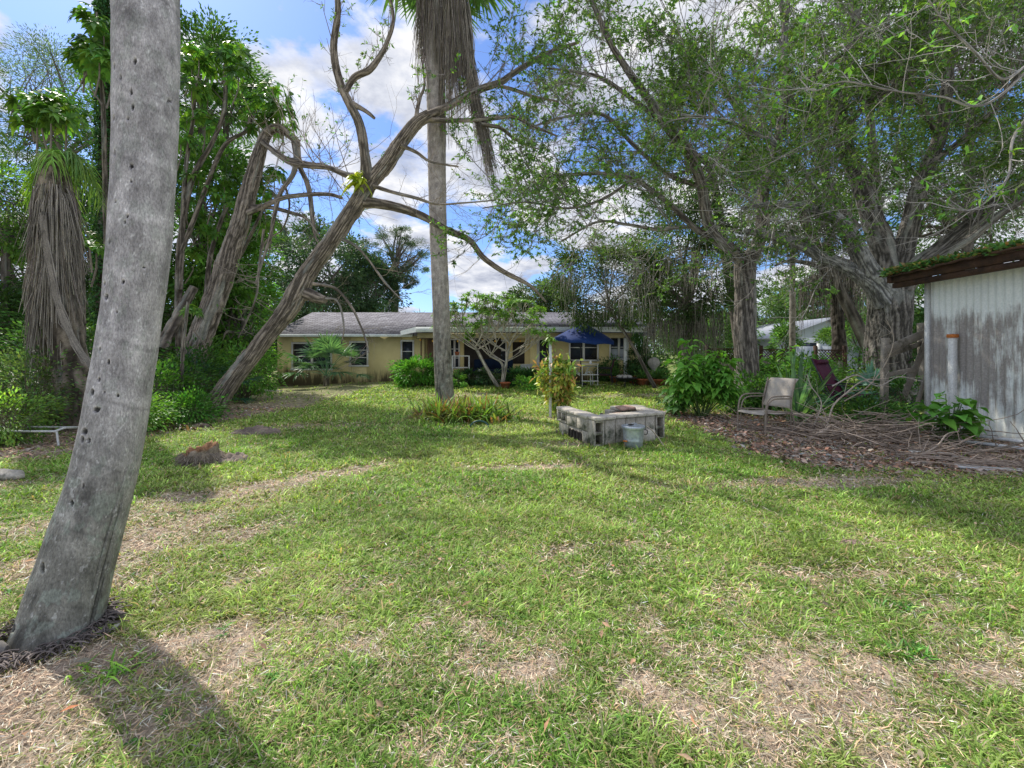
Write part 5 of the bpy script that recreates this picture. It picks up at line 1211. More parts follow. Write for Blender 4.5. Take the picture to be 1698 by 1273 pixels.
# reclining chair
rc = np.array([7.0, 9.7, float(H(7.0, 9.7))]); t = thing('recliner_chair', 'maroon reclining garden chair with a headrest roll among the plants', 'chair', rc, None, R(32)); t.scale = (1.12, 1.12, 1.12)
f = MB(); P0, P1 = np.array([-.05, -.2, .45]), np.array([.28, .25, 1.14])
def panel(mb, a, b, w, nx=5, ny=10, sag=.03):
    a, b = np.array(a), np.array(b); d = nrm(b - a); s_ = np.array([1.0, 0, 0]); s_ = nrm(s_ - d * np.dot(s_, d)); nn = np.cross(s_, d); vs = []
    for i_ in range(ny + 1):
        for j_ in range(nx + 1):
            q = j_ / nx - .5; vs.append(a + (b - a) * i_ / ny + s_ * w * q - nn * sag * math.sin(3.14 * i_ / ny) * (1 - 4 * q * q))
    mb.add(vs, [[i_ * (nx + 1) + j_, i_ * (nx + 1) + j_ + 1, (i_ + 1) * (nx + 1) + j_ + 1, (i_ + 1) * (nx + 1) + j_] for i_ in range(ny) for j_ in range(nx)])
panel(f, (-.02, .0, .42), (.12, .42, 1.12), .52); f.build('backrest', MAT['maroon'], t).modifiers.new('t', 'SOLIDIFY').thickness = .01
f = MB(); panel(f, (-.02, .0, .42), (-.1, -.5, .5), .52); f.build('seat', MAT['maroon'], t).modifiers.new('t', 'SOLIDIFY').thickness = .01
f = MB(); f.tube([(-.12, .37, 1.08), (.1, .375, 1.09), (.35, .38, 1.08)], [.035, .05, .035], 10); f.build('headrest', MAT['maroon'], t, smooth=True)
for sx in (-1, 1):
    f = MB(); f.tube(catmull([(sx * .29 - .1, -.55, .52), (sx * .29 - .02, 0, .43), (sx * .29 + .12, .43, 1.14)], 12), .013, 8); f.build('side_frame', MAT['black'], t, smooth=True)
    f = MB(); f.tube([(sx * .3, -.4, .0), (sx * .3, .25, .62)], .012, 8); f.build('leg', MAT['black'], t)
    f = MB(); f.tube([(sx * .3, .35, .0), (sx * .3, -.25, .6)], .012, 8); f.build('leg', MAT['black'], t)
    f = MB(); f.box((sx * .33, -.02, .66), (.05, .42, .025), bev=.008); f.build('armrest', MAT['black'], t)

# umbrella and patio table
up = np.array([xw(963, 17.2), 17.2, PZ]); t = thing('patio_umbrella', 'open navy blue canvas umbrella shading the patio table', 'umbrella', up)
f = MB(); f.tube([(0, 0, 0), (0, 0, 2.28)], .022, 10); f.build('pole', MAT['black'], t)
f = MB(); f.tube([(0, 0, -.01), (0, 0, .05), (0, 0, .09)], [.24, .22, .04], 20); f.build('base', MAT['black'], t)
f = MB(); K = 8; nr = 6; vs = [(0, 0, 2.30)]
for i_ in range(1, nr + 1):
    q = i_ / nr
    for k in range(K * 4):
        a = 2 * np.pi * k / (K * 4) + .2; w_ = (k % 4) / 4; sc = 1.19 * q * (1 - .075 * math.sin(w_ * np.pi) * q); zz = 2.30 - .60 * q ** 1.12 - .03 * math.sin(w_ * np.pi) * q * -1
        vs.append((sc * math.cos(a), sc * math.sin(a), zz))
for k in range(K * 4): q = vs[1 + (nr - 1) * K * 4 + k]; vs.append((q[0], q[1], q[2] - .09))
F3 = [[0, 1 + k, 1 + (k + 1) % (K * 4)] for k in range(K * 4)]
F4 = [[1 + i_ * K * 4 + k, 1 + (i_ + 1) * K * 4 + k, 1 + (i_ + 1) * K * 4 + (k + 1) % (K * 4), 1 + i_ * K * 4 + (k + 1) % (K * 4)] for i_ in range(nr) for k in range(K * 4)]
f.add(vs, F3); f.n -= len(vs); f.f4.append(np.array(F4) + f.n); f.n += len(vs); o = f.build('canopy', MAT['navy'], t); o.rotation_euler = (R(5), R(3), 0); o.modifiers.new('t', 'SOLIDIFY').thickness = .006
f = MB(); f.tube([(0, 0, 2.28), (0, 0, 2.36), (0, 0, 2.4)], [.03, .028, .008], 8); f.build('finial', MAT['navy'], t)
for k in range(K):
    a = 2 * np.pi * k / K + .2; f = MB(); f.tube([(.03 * math.cos(a), .03 * math.sin(a), 1.82), (.6 * math.cos(a), .6 * math.sin(a), 1.97)], .008, 5); f.build('rib', MAT['black'], t)
tb = np.array([up[0] + .05, 17.2, PZ]); t = thing('patio_table', 'round glass patio table on a white metal frame around the umbrella pole', 'table', tb)
MAT['tglass'] = M_basic('frosted_glass', (.25, .33, .33), (.34, .42, .42), 2, .05, .1, spec=.6)
f = MB(); ring_mesh(f, (0, 0, .70), [(.03, .0), (.58, .0), (.6, .008), (.58, .016), (.03, .016)], 40); f.build('tabletop', MAT['tglass'], t)
for k in range(4):
    a = k * np.pi / 2 + .5; f = MB(); f.tube(catmull([(.12 * math.cos(a), .12 * math.sin(a), .35), (.45 * math.cos(a), .45 * math.sin(a), .5), (.52 * math.cos(a), .52 * math.sin(a), 0)], 8), .014, 6); f.build('leg', MAT['white'], t)
    f = MB(); f.tube([(.12 * math.cos(a), .12 * math.sin(a), .35), (.4 * math.cos(a), .4 * math.sin(a), .70)], .012, 6); f.build('brace', MAT['white'], t)
st_ = np.array([xw(976, 16.9), 16.6, float(H(2.8, 16.6))]); t = thing('plant_stand', 'slim white metal side stand in front of the patio table', 'stand', st_)
for sx in (-.28, .28):
    f = MB(); f.tube([(sx, 0, 0), (sx, 0, .85)], .012, 6); f.build('leg', MAT['white'], t)
for z in (.22, .45, .84): f = MB(); f.box((0, 0, z), (.6, .26, .02)); f.build('shelf', MAT['white'], t)
f = MB(); f.tube([(0, 0, .85), (0, 0, .9), (0, 0, .98)], [.04, .05, .02], 10); f.build('cup', MAT['white']); o = bpy.data.objects['cup']; o.location = st_ + [.02, 0, .005]; tag(o, 'small white cup on top of the white metal stand', 'cup')

# terracotta pots with plants
MAT['terra'] = M_basic('terracotta', (.30, .085, .04), (.46, .16, .08), 8, .25, .85, c3=(.22, .13, .09))
def pot(label, x, y, r, h, plant=None, z=None, mat='terra', pc=(.06, .13, .04), ps=1.0, cat='plant pot', pl=.1, grp=None, wide=1.0):
    z0 = float(H(x, y)) if z is None else z; t = thing('plant_pot', label, cat, (x, y, z0), grp)
    f = MB(); ring_mesh(f, (0, 0, 0), [(.001, 0), (r * .68, 0), (r * .9, h * .8), (r, h * .8), (r * 1.03, h), (r * .92, h), (r * .85, h * .86), (.001, h * .84)], 24); f.build('pot', MAT[mat], t, smooth=False)
    if plant:
        rr_ = np.random.default_rng(int(abs(x) * 1000)); n_ = int(260 * ps); d = nrm(rr_.normal(0, 1, (n_, 3)) + [0, 0, .9]); P_ = d * rr_.uniform(.05, 1, (n_, 1)) * np.array([r * 1.5 * wide, r * 1.5 * wide, .45 * plant]) + [0, 0, h * .9]
        f = MB(); f.leaves(P_, d + rr_.normal(0, .3, (n_, 3)), rr_.normal(0, .5, (n_, 3)) + [0, 0, 1], pl * rr_.uniform(.6, 1.4, n_), pl * .45, jcol(pc, n_, .15, .3, rr_))
        for k in range(14): e = P_[k * 9]; f.twig(catmull([(0, 0, h * .8), e * .5 + [0, 0, h * .4], e], 5), .006, .003, (.1, .12, .05))
        f.build('plant', MAT['leaf'], t)
    return t
pot('small orange terracotta pot at the foot of the frangipani', xw(838, 16.2), 16.2, .19, .24)
pot('terracotta pot with a leafy plant left of the round fire bowl', xw(1019, 18), 18.0, .2, .28, .9, PZ)
pot('dark red pot with tall dark green shrub by the corner of the house', xw(1052, 17.5), 17.5, .26, .34, 1.0, None, 'terra', (.03, .07, .03), 1.5)
pot('wide terracotta pot with trailing green plant near the moss curtain', xw(1067, 17), 17.0, .27, .28, .7, None, pl=.13)
pot('brown terracotta pot between two wider pots near the big leafed bush', xw(1080, 17.2), 17.3, .2, .25, .6)
pot('large terracotta bowl of green leaves beside the big leafed bush', xw(1094, 16.9), 16.9, .34, .26, .8, None, pl=.14, ps=1.4)
pot('small dark pot on the patio wall below the double window', xw(1018), 18.9, .12, .18, .6, .55, 'black', (.04, .08, .05))
pot('blue pot standing among the porch plants', xw(805, 18), 18.0, .17, .25, .8, PZ, 'navy', ps=1.2)
pot('grey pot with fern beside the porch bench', xw(858, 17.6), 17.6, .19, .25, 1.1, None, 'block', (.04, .10, .04), 1.6)
# round fire bowl
fb = np.array([xw(1036, 16.9), 16.9, float(H(4.2, 16.9))]); t = thing('fire_bowl', 'low round black fire bowl on legs holding pale rocks', 'fire bowl', fb)
f = MB(); ring_mesh(f, (0, 0, 0), [(.05, .16), (.25, .2), (.36, .30), (.46, .31), (.46, .325), (.36, .325), (.28, .27), (.01, .25)], 30); f.build('bowl', MAT['black'], t)
for k in range(3): a = k * 2.1 + .3; f = MB(); f.tube([(.3 * math.cos(a), .3 * math.sin(a), .28), (.36 * math.cos(a), .36 * math.sin(a), 0)], .012, 6); f.build('leg', MAT['black'], t)
MAT['stone'] = M_basic('pale_stone', (.3, .29, .27), (.5, .48, .45), 8, .4, .9)
def rock(mb, c, s, seed, col=(1, 1, 1)):
    th, ph = np.meshgrid(np.linspace(0, 2 * np.pi, 12, endpoint=False), np.linspace(.05, np.pi - .05, 8)); d = np.stack([np.sin(ph) * np.cos(th), np.sin(ph) * np.sin(th), np.cos(ph)], -1)
    r = .75 + .5 * vn3(d[..., 0] * 1.8 + seed, d[..., 1] * 1.8, d[..., 2] * 1.8, seed); v = (d * r[..., None] * np.asarray(s)).reshape(-1, 3) + np.asarray(c)
    mb.add(v, [[i * 12 + j, i * 12 + (j + 1) % 12, (i + 1) * 12 + (j + 1) % 12, (i + 1) * 12 + j] for i in range(7) for j in range(12)], col)
for k in range(7):
    a = k * .9; f = MB(); rock(f, (0, 0, 0), (.09, .07, .06), k + 3); o = f.build('rock', MAT['stone']); o.location = fb + [.22 * math.cos(a) * (k > 0), .22 * math.sin(a) * (k > 0), .36]; tag(o, 'pale rock heaped in the round black fire bowl', 'rock', 'rocks in the fire bowl')
# pale round ornament among the pots
f = MB(); ring_mesh(f, (0, 0, 0), [(.001, 0), (.1, 0), (.06, .1), (.05, .3), (.12, .42), (.22, .55), (.24, .66), (.18, .78), (.08, .84), (.001, .85)], 20); o = f.build('garden_ornament', MAT['stone']); o.location = (xw(1084, 17.8), 17.8, float(H(5.4, 17.8)) + .2); tag(o, 'pale round topped stone garden ornament behind the terracotta pots', 'ornament')

# porch furniture
bx_ = MB(); t = thing('white_rack', 'white square frame rack beside the palm on the porch edge', 'rack', (xw(764, 18), 18.0, PZ))
for sx in (-.33, .33): f = MB(); f.box((sx, 0, .55), (.05, .05, 1.1)); f.build('post', MAT['white'], t)
for z in (.62, 1.08): f = MB(); f.box((0, 0, z), (.61, .05, .05)); f.build('rail', MAT['white'], t)
f = MB(); f.box((0, .02, .3), (.61, .3, .03)); f.build('shelf', MAT['beam'], t)
t = thing('blue_bench', 'blue cushioned bench in the shade at the back of the porch', 'bench', (xw(818, 19.6), 19.6, PZ))
MAT['blue'] = M_basic('blue_cushion', (.006, .012, .03), (.01, .022, .05), 3, .2, .9)
f = MB(); f.box((0, 0, .42), (1.7, .6, .16), bev=.04); f.build('seat', MAT['blue'], t); f = MB(); f.box((0, .28, .72), (1.7, .14, .42), bev=.04); f.build('backrest', MAT['blue'], t)
for sx in (-.8, .8): f = MB(); f.box((sx, 0, .17), (.07, .55, .34)); f.build('leg', MAT['dark'], t)
t = chair('white plastic chair at the right end of the porch', (xw(868, 18.2), 18.0, PZ), R(200), MAT['white'], MAT['white'], s=.85, high=.9)
pot('orange red pot on the white rack beside the palm', xw(758, 18), 18.0, .1, .14, None, PZ + 1.105)
f = MB(); rock(f, (0, 0, .2), (.14, .12, .25), 9); rock(f, (0, 0, .5), (.11, .1, .13), 12); o = f.build('garden_statue', MAT['stone']); o.location = (xw(796, 17.2), 17.2, float(H(-1.2, 17.2))); tag(o, 'small pale stone figure among the porch ferns', 'statue')
MAT['bulb'] = M_basic('amber_glass', (.6, .3, .06), (.8, .45, .1), 4, .05, .2)
t = thing('string_lights', 'string of amber bulbs under the porch beam', 'lights', (-2, 18.15, 2.0)); f = MB()
wire = catmull([(xw(690, 18.15) + 2, 0, -.02), (xw(740, 18.15) + 2, 0, -.1), (xw(790, 18.15) + 2, 0, -.04), (xw(840, 18.15) + 2, 0, -.1), (xw(890, 18.15) + 2, 0, -.02)], 30); f.tube(wire, .006, 4); f.build('wire', MAT['black'], t)
for k in range(1, 30, 3): f = MB(); rock(f, wire[k] + [0, 0, -.05], (.03, .03, .045), 1); f.build('bulb', MAT['bulb'], t)

# ------------------------------------------------------------------ frangipani
bF = np.array([xw(830, 16.6), 16.6, float(H(-.4, 16.6))]); t = Tree('frangipani', 'many branched frangipani with narrow leaf tufts in front of the porch', 'tree', bF, (.42, .38, .32))
F_ = []
def fr(p, d, L, r_, lvl):
    R_ = t.r; d = nrm(d); n_ = 5; pts = [p]
    for k in range(n_ - 1): d = nrm(d + np.array([R_.gauss(0, .1), R_.gauss(0, .1), .06])); pts.append(pts[-1] + d * L / (n_ - 1))
    t.tw.twig(np.array(pts), r_, r_ * .8, t.bark * R_.uniform(.8, 1.15))
    if lvl == 0: F_.append((pts[-1], d)); return
    for k in range(3 if R_.random() < .55 else 2):
        a = R_.random() * 6.28; fr(pts[-1], d + .62 * np.array([math.cos(a), math.sin(a) * .7, .25 * math.sin(a * 3)]) + [0, 0, .1], L * R_.uniform(.62, .88), r_ * .72, lvl - 1)
b_ = W(828, 636, 16.6); b_[2] = bF[2]
for pts_, w0, w1 in (([(828, 640), (812, 620), (796, 590), (788, 575)], .075, .055), ([(832, 640), (838, 610), (842, 585), (846, 570)], .06, .045), ([(830, 640), (834, 616), (830, 600), (812, 590)], .05, .04)):
    P_ = [W(a, b, 16.6) for a, b in pts_]; P_[0][2] = bF[2] - .05; pr = t.limb(P_, np.linspace(w0, w1, len(P_)), sides=12, amp=.08, n=16, lump=.02)
    e = pr[0][-1]
    for k in range(4): a = k * 1.57 + .4; fr(e, np.array([math.cos(a) * 1.0, math.sin(a) * .6, .75]), .62, w1 * .6, 4)
for k_, (px_, py_) in enumerate(((846, 585), (838, 600), (790, 580))):
    q = W(px_, py_, 16.6)
    for a in (0.1, .6, 2.6, 3.1): fr(q, np.array([math.cos(a) * 1.1, .1, .45]), .6, .022, 3)
rF = np.random.default_rng(9)
for p, d in F_:
    if rF.random() < .25: continue
    n_ = 9; a = np.arange(n_) * 2.4 + rF.random() * 6; ref = nrm(np.cross(d, [.3, .2, 1])); r2 = np.cross(d, ref)
    D = np.cos(a)[:, None] * ref + np.sin(a)[:, None] * r2 + d * rF.uniform(.3, 1, (n_, 1)); t.lf.blades(np.tile(p, (n_, 1)), D, np.tile(d + [0, 0, .4], (n_, 1)), rF.uniform(.12, .24, n_), .05, jcol((.14, .26, .05), n_, .1, .2, rF), (.3, .9, 1, .1), .25, .12)
t.done('leafbig', 'leaves')

# ------------------------------------------------------------------ shrubs and plants
def Hc(px, py=None, Y_=None):
    Y_ = Y_ or CAMZ * FPX / (py - HOR); return ((px - CX) / FPX * Y_, Y_)
fan_palm('sabal_palm', 'young fan palm against the yellow house wall between the two left windows', np.array([xw(548, 18.0), 17.6, float(H(-7.2, 18))]), 22, .85, 1.15, (.075, .15, .08), 3, up=1.15, trunk=.4, lw=.06)
fan_palm('fan_palmetto', 'blue green fan palmetto beside the wooden gate', np.array([7.75, 10.0, float(H(7.7, 10))]), 9, .62, .75, (.10, .20, .17), 5, up=1.0, lw=.07)
fan_palm('small_palmetto', 'small palmetto under the leaning bare tree left of the house', np.array([xw(388, 15), 15.0, 0.]), 10, .45, .5, (.10, .17, .04), 6)
fan_palm('fan_palmetto', 'dark fan palmetto glimpsed behind the big palm trunk', np.array([-8.2, 11.6, 0.]), 12, .7, 1.3, (.04, .10, .08), 8, up=1.1)
fan_palm('sabal_palm', 'far off fan palm peeking above the roof left of the centre palm', np.array([xw(640, 30), 30, 0.]), 16, 1.0, .8, (.05, .10, .04), 9, trunk=3.2)
fan_palm('sabal_palm', 'far off fan palm peeking above the roof behind the centre palm', np.array([xw(700, 31), 31, 0.]), 16, 1.0, .8, (.05, .11, .04), 10, trunk=3.1)
bush('leafy_shrub', 'bright green leafy shrub against the house beside the centre palm', (xw(693, 16.8), 16.9), (1.0, .7, .55), 5200, .13, (.075, .19, .035), 11, cr=.24, wid=.38, skew=(0, 0))
bush('leafy_shrub', 'low light green plant just right of the centre palm base', (xw(757, 16), 16.2), (.28, .25, .3), 700, .13, (.12, .24, .05), 12, cr=.14)
bush('leafy_shrub', 'small bright green plant in front of the porch chairs', (xw(871, 15.6), 15.6), (.38, .3, .24), 900, .1, (.13, .27, .05), 13, cr=.15)
for k, (px_, lb, c_) in enumerate(((780, 'dark fern clump below the white rack', (.035, .08, .035)), (812, 'silvery green fern in the porch bed left of the frangipani', (.08, .13, .08)), (862, 'dark green fern right of the frangipani base', (.035, .09, .035)), (885, 'green fern below the porch post', (.05, .11, .03)))):
    bush('fern_clump', lb, (xw(px_, 17), 17.0 + .2 * (k % 2)), (.5, .35, .3), 1500, .15, c_, 20 + k, wid=.25, cr=.2, cat='fern')
bush('climbing_shrub', 'dark leafy shrub climbing the right corner of the house', (xw(1060, 18), 18.2), (.5, .4, .95), 3800, .1, (.03, .07, .03), 30, cr=.25)
bush('leafy_shrub', 'dark leaved shrub under the double window', (xw(1012, 18.4), 18.6), (.5, .3, .5), 1500, .1, (.035, .08, .03), 31, z=PZ)
bush('leafy_shrub', 'green shrub behind the round stone ornament', (xw(1082, 18.6), 18.8), (.7, .5, .5), 2200, .13, (.05, .12, .05), 32)
# broad leaved bushes
def bigleaf(label, x, y, rad, n, ls, col, seed, name='broad_leaved_bush', wid=.46, rz=1.0, nst=16):
    base = np.array([x, y, float(H(x, y))]); t = Tree(name, label, 'shrub', base, (.12, .13, .07)); r = np.random.default_rng(seed)
    tips = []
    for k in range(nst):
        a = r.random() * 6.28; d = np.array([math.cos(a) * rad[0], math.sin(a) * rad[1], 0]) * r.uniform(.2, 1.0) ** .7; top = base + d + [0, 0, rad[2] * r.uniform(.45, 1.0) * math.sqrt(max(.15, 1 - .6 * (np.linalg.norm(d / np.array([rad[0], rad[1], 1]))) ** 2))]
        pth = catmull([base + d * .1, base + d * .55 + [0, 0, (top[2] - base[2]) * .55], top], 6); t.tw.twig(pth, .012, .007, (.13, .2, .07)); tips.append(pth)
    per = n // nst
    for pth in tips:
        u = r.uniform(.25, 1, per) ** .6 * 4.999; i = u.astype(int); P_ = pth[i] + (pth[np.minimum(i + 1, 5)] - pth[i]) * (u - i)[:, None]; a = r.random(per) * 6.28
        D = np.stack([np.cos(a), np.sin(a), r.uniform(-.1, .7, per)], -1); L = ls * r.uniform(.6, 1.25, per)
        P_ = P_ + nrm(D) * L[:, None] * .35
        t.lf.blades(P_, D, np.stack([0 * a, 0 * a, 1 + 0 * a], -1) + r.normal(0, .25, (per, 3)), L, L * wid, jcol(col, per, .1, .22, r), (.12, .75, 1, .8, .4, .02), .55, .13)
    return t.done('leafbig', 'leaves')
bigleaf('big glossy leaved bush to the left of the forked oak trunk', xw(1162, 9.9), 9.9, (.80, .7, 1.75), 1050, .27, (.10, .24, .04), 41, nst=34)
bigleaf('green leaves bush at the left foot of the big leafed bush', xw(1128, 9.8), 10.1, (.4, .4, .6), 160, .24, (.10, .2, .06), 42)
bigleaf('broad leaved bush behind the forked oak on its right side', xw(1290, 12.8), 13.0, (.8, .6, 1.75), 560, .27, (.085, .19, .04), 43, nst=24)
bigleaf('low broad leaved plant behind the pale tan chair', xw(1262, 10.2), 10.4, (.7, .5, .7), 200, .26, (.05, .12, .03), 44)
bigleaf('lone broad leaved plant at the foot of the shed wall', 6.72, 7.0, (.56, .32, .82), 110, .30, (.09, .22, .04), 45, wid=.6, nst=16)
bigleaf('yellow green broad plant beside the great oak trunk', xw(1425, 11.2), 11.3, (.45, .4, 1.2), 240, .2, (.15, .24, .05), 46)
# sun scorched young shrub with stake
sb = G(925, 688); sb = np.array([sb[0] - .02, 9.9, float(H(.9, 9.9))])
t = Tree('scorched_shrub', 'young shrub with yellow and browned leaves tied to a white stake', 'shrub', sb, (.15, .12, .08)); r = np.random.default_rng(50)
for k in range(34):
    a = r.random() * 6.28; q = r.uniform(.1, .5); zt = r.uniform(.5, 1.58 - q * .8); e = sb + [math.cos(a) * q, math.sin(a) * q, zt]
    pth = catmull([sb + r.normal(0, .02, 3) * (1, 1, 0), sb + [math.cos(a) * q * .5, math.sin(a) * q * .5, zt * .6], e], 6); t.tw.twig(pth, .009, .004, (.14, .13, .06))
    m_ = 52; u = r.uniform(.2, 1, m_) ** .7 * 4.99; i = u.astype(int); P_ = pth[i] + (pth[np.minimum(i + 1, 5)] - pth[i]) * (u - i)[:, None] + r.normal(0, .07, (m_, 3)); D = r.normal(0, 1, (m_, 3)) + [0, 0, .1]
    hf = (P_[:, 2] - sb[2]) / 1.4; C = jcol((.34, .36, .09), m_, .15, .2, r); g1 = r.random(m_) < .25 + .5 * (hf > .65); C[g1] = jcol((.15, .25, .05), g1.sum(), .1, .2, r); b1_ = (r.random(m_) < .2) & (np.abs(hf - .6) < .35); C[b1_] = jcol((.36, .20, .10), b1_.sum(), .15, .3, r)
    t.lf.blades(P_, D, r.normal(0, .4, (m_, 3)) + [0, 0, 1], r.uniform(.1, .19, m_), .055, C, (.2, 1, .8, .05), r.uniform(.0, .5, m_), .15)
t.done('leafbig', 'leaves')
kb = np.array([xw(912.5, 9.75), 9.75, float(H(.8, 9.7))]); f = MB(); f.box((0, 0, .8), (.05, .05, 1.7), .3, bev=.006); o = f.build('white_stake', MAT['white']); o.location = kb; tag(o, 'white wooden stake standing in the scorched shrub', 'stake')
tq = Tree('stake_sprout', 'tuft of pale green leaves at the top of the white stake', 'plant', kb + [0, 0, 1.5]); m_ = 46; r = np.random.default_rng(51); a = r.random(m_) * 6.28
tq.lf.blades(np.tile(kb + [0, 0, 1.66], (m_, 1)) + r.normal(0, .04, (m_, 3)), np.stack([np.cos(a), np.sin(a), r.uniform(-.2, 1.2, m_)], -1), np.tile([0, 0, 1.], (m_, 1)), r.uniform(.12, .26, m_), .05, jcol((.14, .24, .06), m_, .1, .2, r), (.2, 1, .8, .05), .6, .12)
tq.tw.twig(catmull([kb + [0.03, 0, 1.0], kb + [.03, 0, 1.3], kb + [0, 0, 1.66]], 4), .01, .007); tq.done('leafbig', 'leaves')

def strappy(name, label, x, y, rad, n, L, w, cols, seed, cat='plant', el=(.2, 1.2), droop=.7, z=None, tipc=None):
    base = np.array([x, y, float(H(x, y)) if z is None else z]); t = thing(name, label, cat, base); r = np.random.default_rng(seed); f = MB()
    P_ = base + np.stack([r.normal(0, rad[0] * .5, n), r.normal(0, rad[1] * .5, n), np.zeros(n)], -1); a = r.random(n) * 6.28; e = r.uniform(el[0], el[1], n)
    D = np.stack([np.cos(a) * np.cos(e), np.sin(a) * np.cos(e), np.sin(e)], -1); ci = r.integers(0, len(cols), n); C = np.array(cols)[ci] * np.exp(r.normal(0, .25, (n, 1)))
    f.blades(P_, D, np.tile([0, 0, 1.], (n, 1)) + .3 * D, L * r.uniform(.5, 1.2, n), w, C, (.7, 1, .85, .5, .04), droop * r.uniform(.4, 1.5, n), .18, tipc)
    f.build('leaves', MAT['leafbig'], t, base); return t
strappy('bromeliad_clump', 'clump of strappy green and reddish leaves around the foot of the centre palm', -.98, 9.35, (.8, .45), 1000, .85, .042, [(.17, .28, .05), (.14, .25, .05), (.24, .28, .08), (.22, .12, .06), (.10, .17, .05)], 60, droop=.42, el=(.55, 1.4))
strappy('bromeliad_clump', 'reddish dry strappy clump at the left side of the centre palm foot', -1.62, 9.6, (.4, .35), 300, .5, .035, [(.2, .13, .08), (.24, .2, .09), (.13, .2, .05)], 61, droop=.5, el=(.4, 1.3))
strappy('yucca', 'tall yucca with stiff blue green sword leaves behind the pale tan chair', 5.75, 9.2, (.12, .12), 56, 1.65, .085, [(.10, .2, .10), (.13, .23, .11), (.08, .15, .09)], 62, el=(.5, 1.5), droop=.12)
strappy('sword_plant', 'spiky green plant in the leaf litter near the big palm trunk', -6.55, 7.4, (.1, .1), 26, .62, .05, [(.13, .24, .07), (.10, .19, .06)], 63, el=(.3, 1.4), droop=.25)
strappy('red_leaf_plant', 'small dull red leaved plant beside the spiky green plant', -7.1, 7.9, (.4, .3), 160, .28, .035, [(.2, .07, .06), (.14, .09, .06)], 64, el=(.3, 1.4))
strappy('dark_bromeliad', 'dark strappy plant low behind the spiky plant', -6.1, 8.3, (.4, .3), 140, .4, .04, [(.05, .09, .03), (.10, .06, .05)], 65)
strappy('sword_plant', 'strappy plant at the foot of the yucca right of the tan chair', 5.6, 8.75, (.15, .15), 30, .5, .06, [(.07, .14, .06)], 66, el=(.3, 1.3), droop=.4)
strappy('grass_tuft', 'long grass tuft beside the rotten stump', -3.75, 6.2, (.15, .1), 60, .26, .01, [(.15, .3, .05)], 67, 'grass', droop=.3)
strappy('grass_tuft', 'broad bladed grass tuft at the foot of the big leaning palm', -1.75, 1.98, (.12, .05), 40, .17, .011, [(.12, .26, .04), (.2, .36, .06)], 68, 'grass', droop=.5)
strappy('grass_tuft', 'dark grass tuft in the shadow of the big palm', -.72, 1.95, (.22, .1), 130, .10, .008, [(.11, .22, .04)], 69, 'grass', droop=.4)
strappy('weed_tuft', 'dark green weed tuft on the sparse lawn at the lower right', 2.1, 2.5, (.14, .07), 130, .09, .012, [(.09, .25, .05)], 70, 'weed', droop=.5)
strappy('weed_tuft', 'green weed tuft nearest the camera at the lower right', 1.85, 2.12, (.12, .06), 120, .09, .010, [(.10, .25, .05)], 71, 'weed', droop=.5)
# weedy bed along the left
for k, (x, y, a, b, c_, n_, ls, col, lb) in enumerate((
    (-7.7, 6.9, .7, .7, .42, 5200, .055, (.10, .18, .04), 'light green weedy plants at the left edge beside the white frame'),
    (-6.6, 7.9, .55, .55, .32, 3400, .06, (.09, .19, .035), 'green weeds between the white frame and the big palm'),
    (-8.6, 8.2, 1.0, .8, .75, 5200, .075, (.06, .10, .04), 'leafy shrub under the shaggy palm skirt'),
    (-9.6, 9.6, 1.2, 1.0, 1.1, 6000, .085, (.04, .095, .025), 'darker shrub deeper at the left edge'),
    (-7.4, 9.6, .9, .7, .6, 3600, .085, (.045, .11, .025), 'green shrub half hidden behind the big palm trunk'),
    (-6.35, 9.0, .5, .4, .28, 2600, .07, (.06, .16, .03), 'low ferny green clump right of the big palm trunk'),
    (-7.6, 10.9, .9, .7, .8, 3600, .09, (.035, .085, .022), 'shrub at the foot of the broken top tree'),
    (-8.0, 13.5, 1.1, .7, .8, 3200, .10, (.07, .16, .03), 'sunny green undergrowth between the two leaning trunks'),
    (-10.2, 16.6, 1.3, .8, .38, 3000, .11, (.09, .2, .04), 'bright weeds left of the house corner'),
    (-12.3, 19.8, 1.3, .9, 1.2, 4200, .13, (.03, .065, .022), 'dark shrub against the left end of the house'),
    (-11.5, 12.2, 1.8, 1.0, 1.5, 6500, .11, (.03, .07, .02), 'tall dark shrub filling the gap below the shaggy palm'),
    (-14.0, 15.0, 2.0, 1.3, 1.8, 6000, .13, (.035, .075, .022), 'large dark shrub at the far left edge'))):
    bush('weedy_shrub' if k < 2 else 'garden_shrub', lb, (x, y), (a, b, c_), n_, ls, col, 200 + k, cr=.28 + .03 * k)
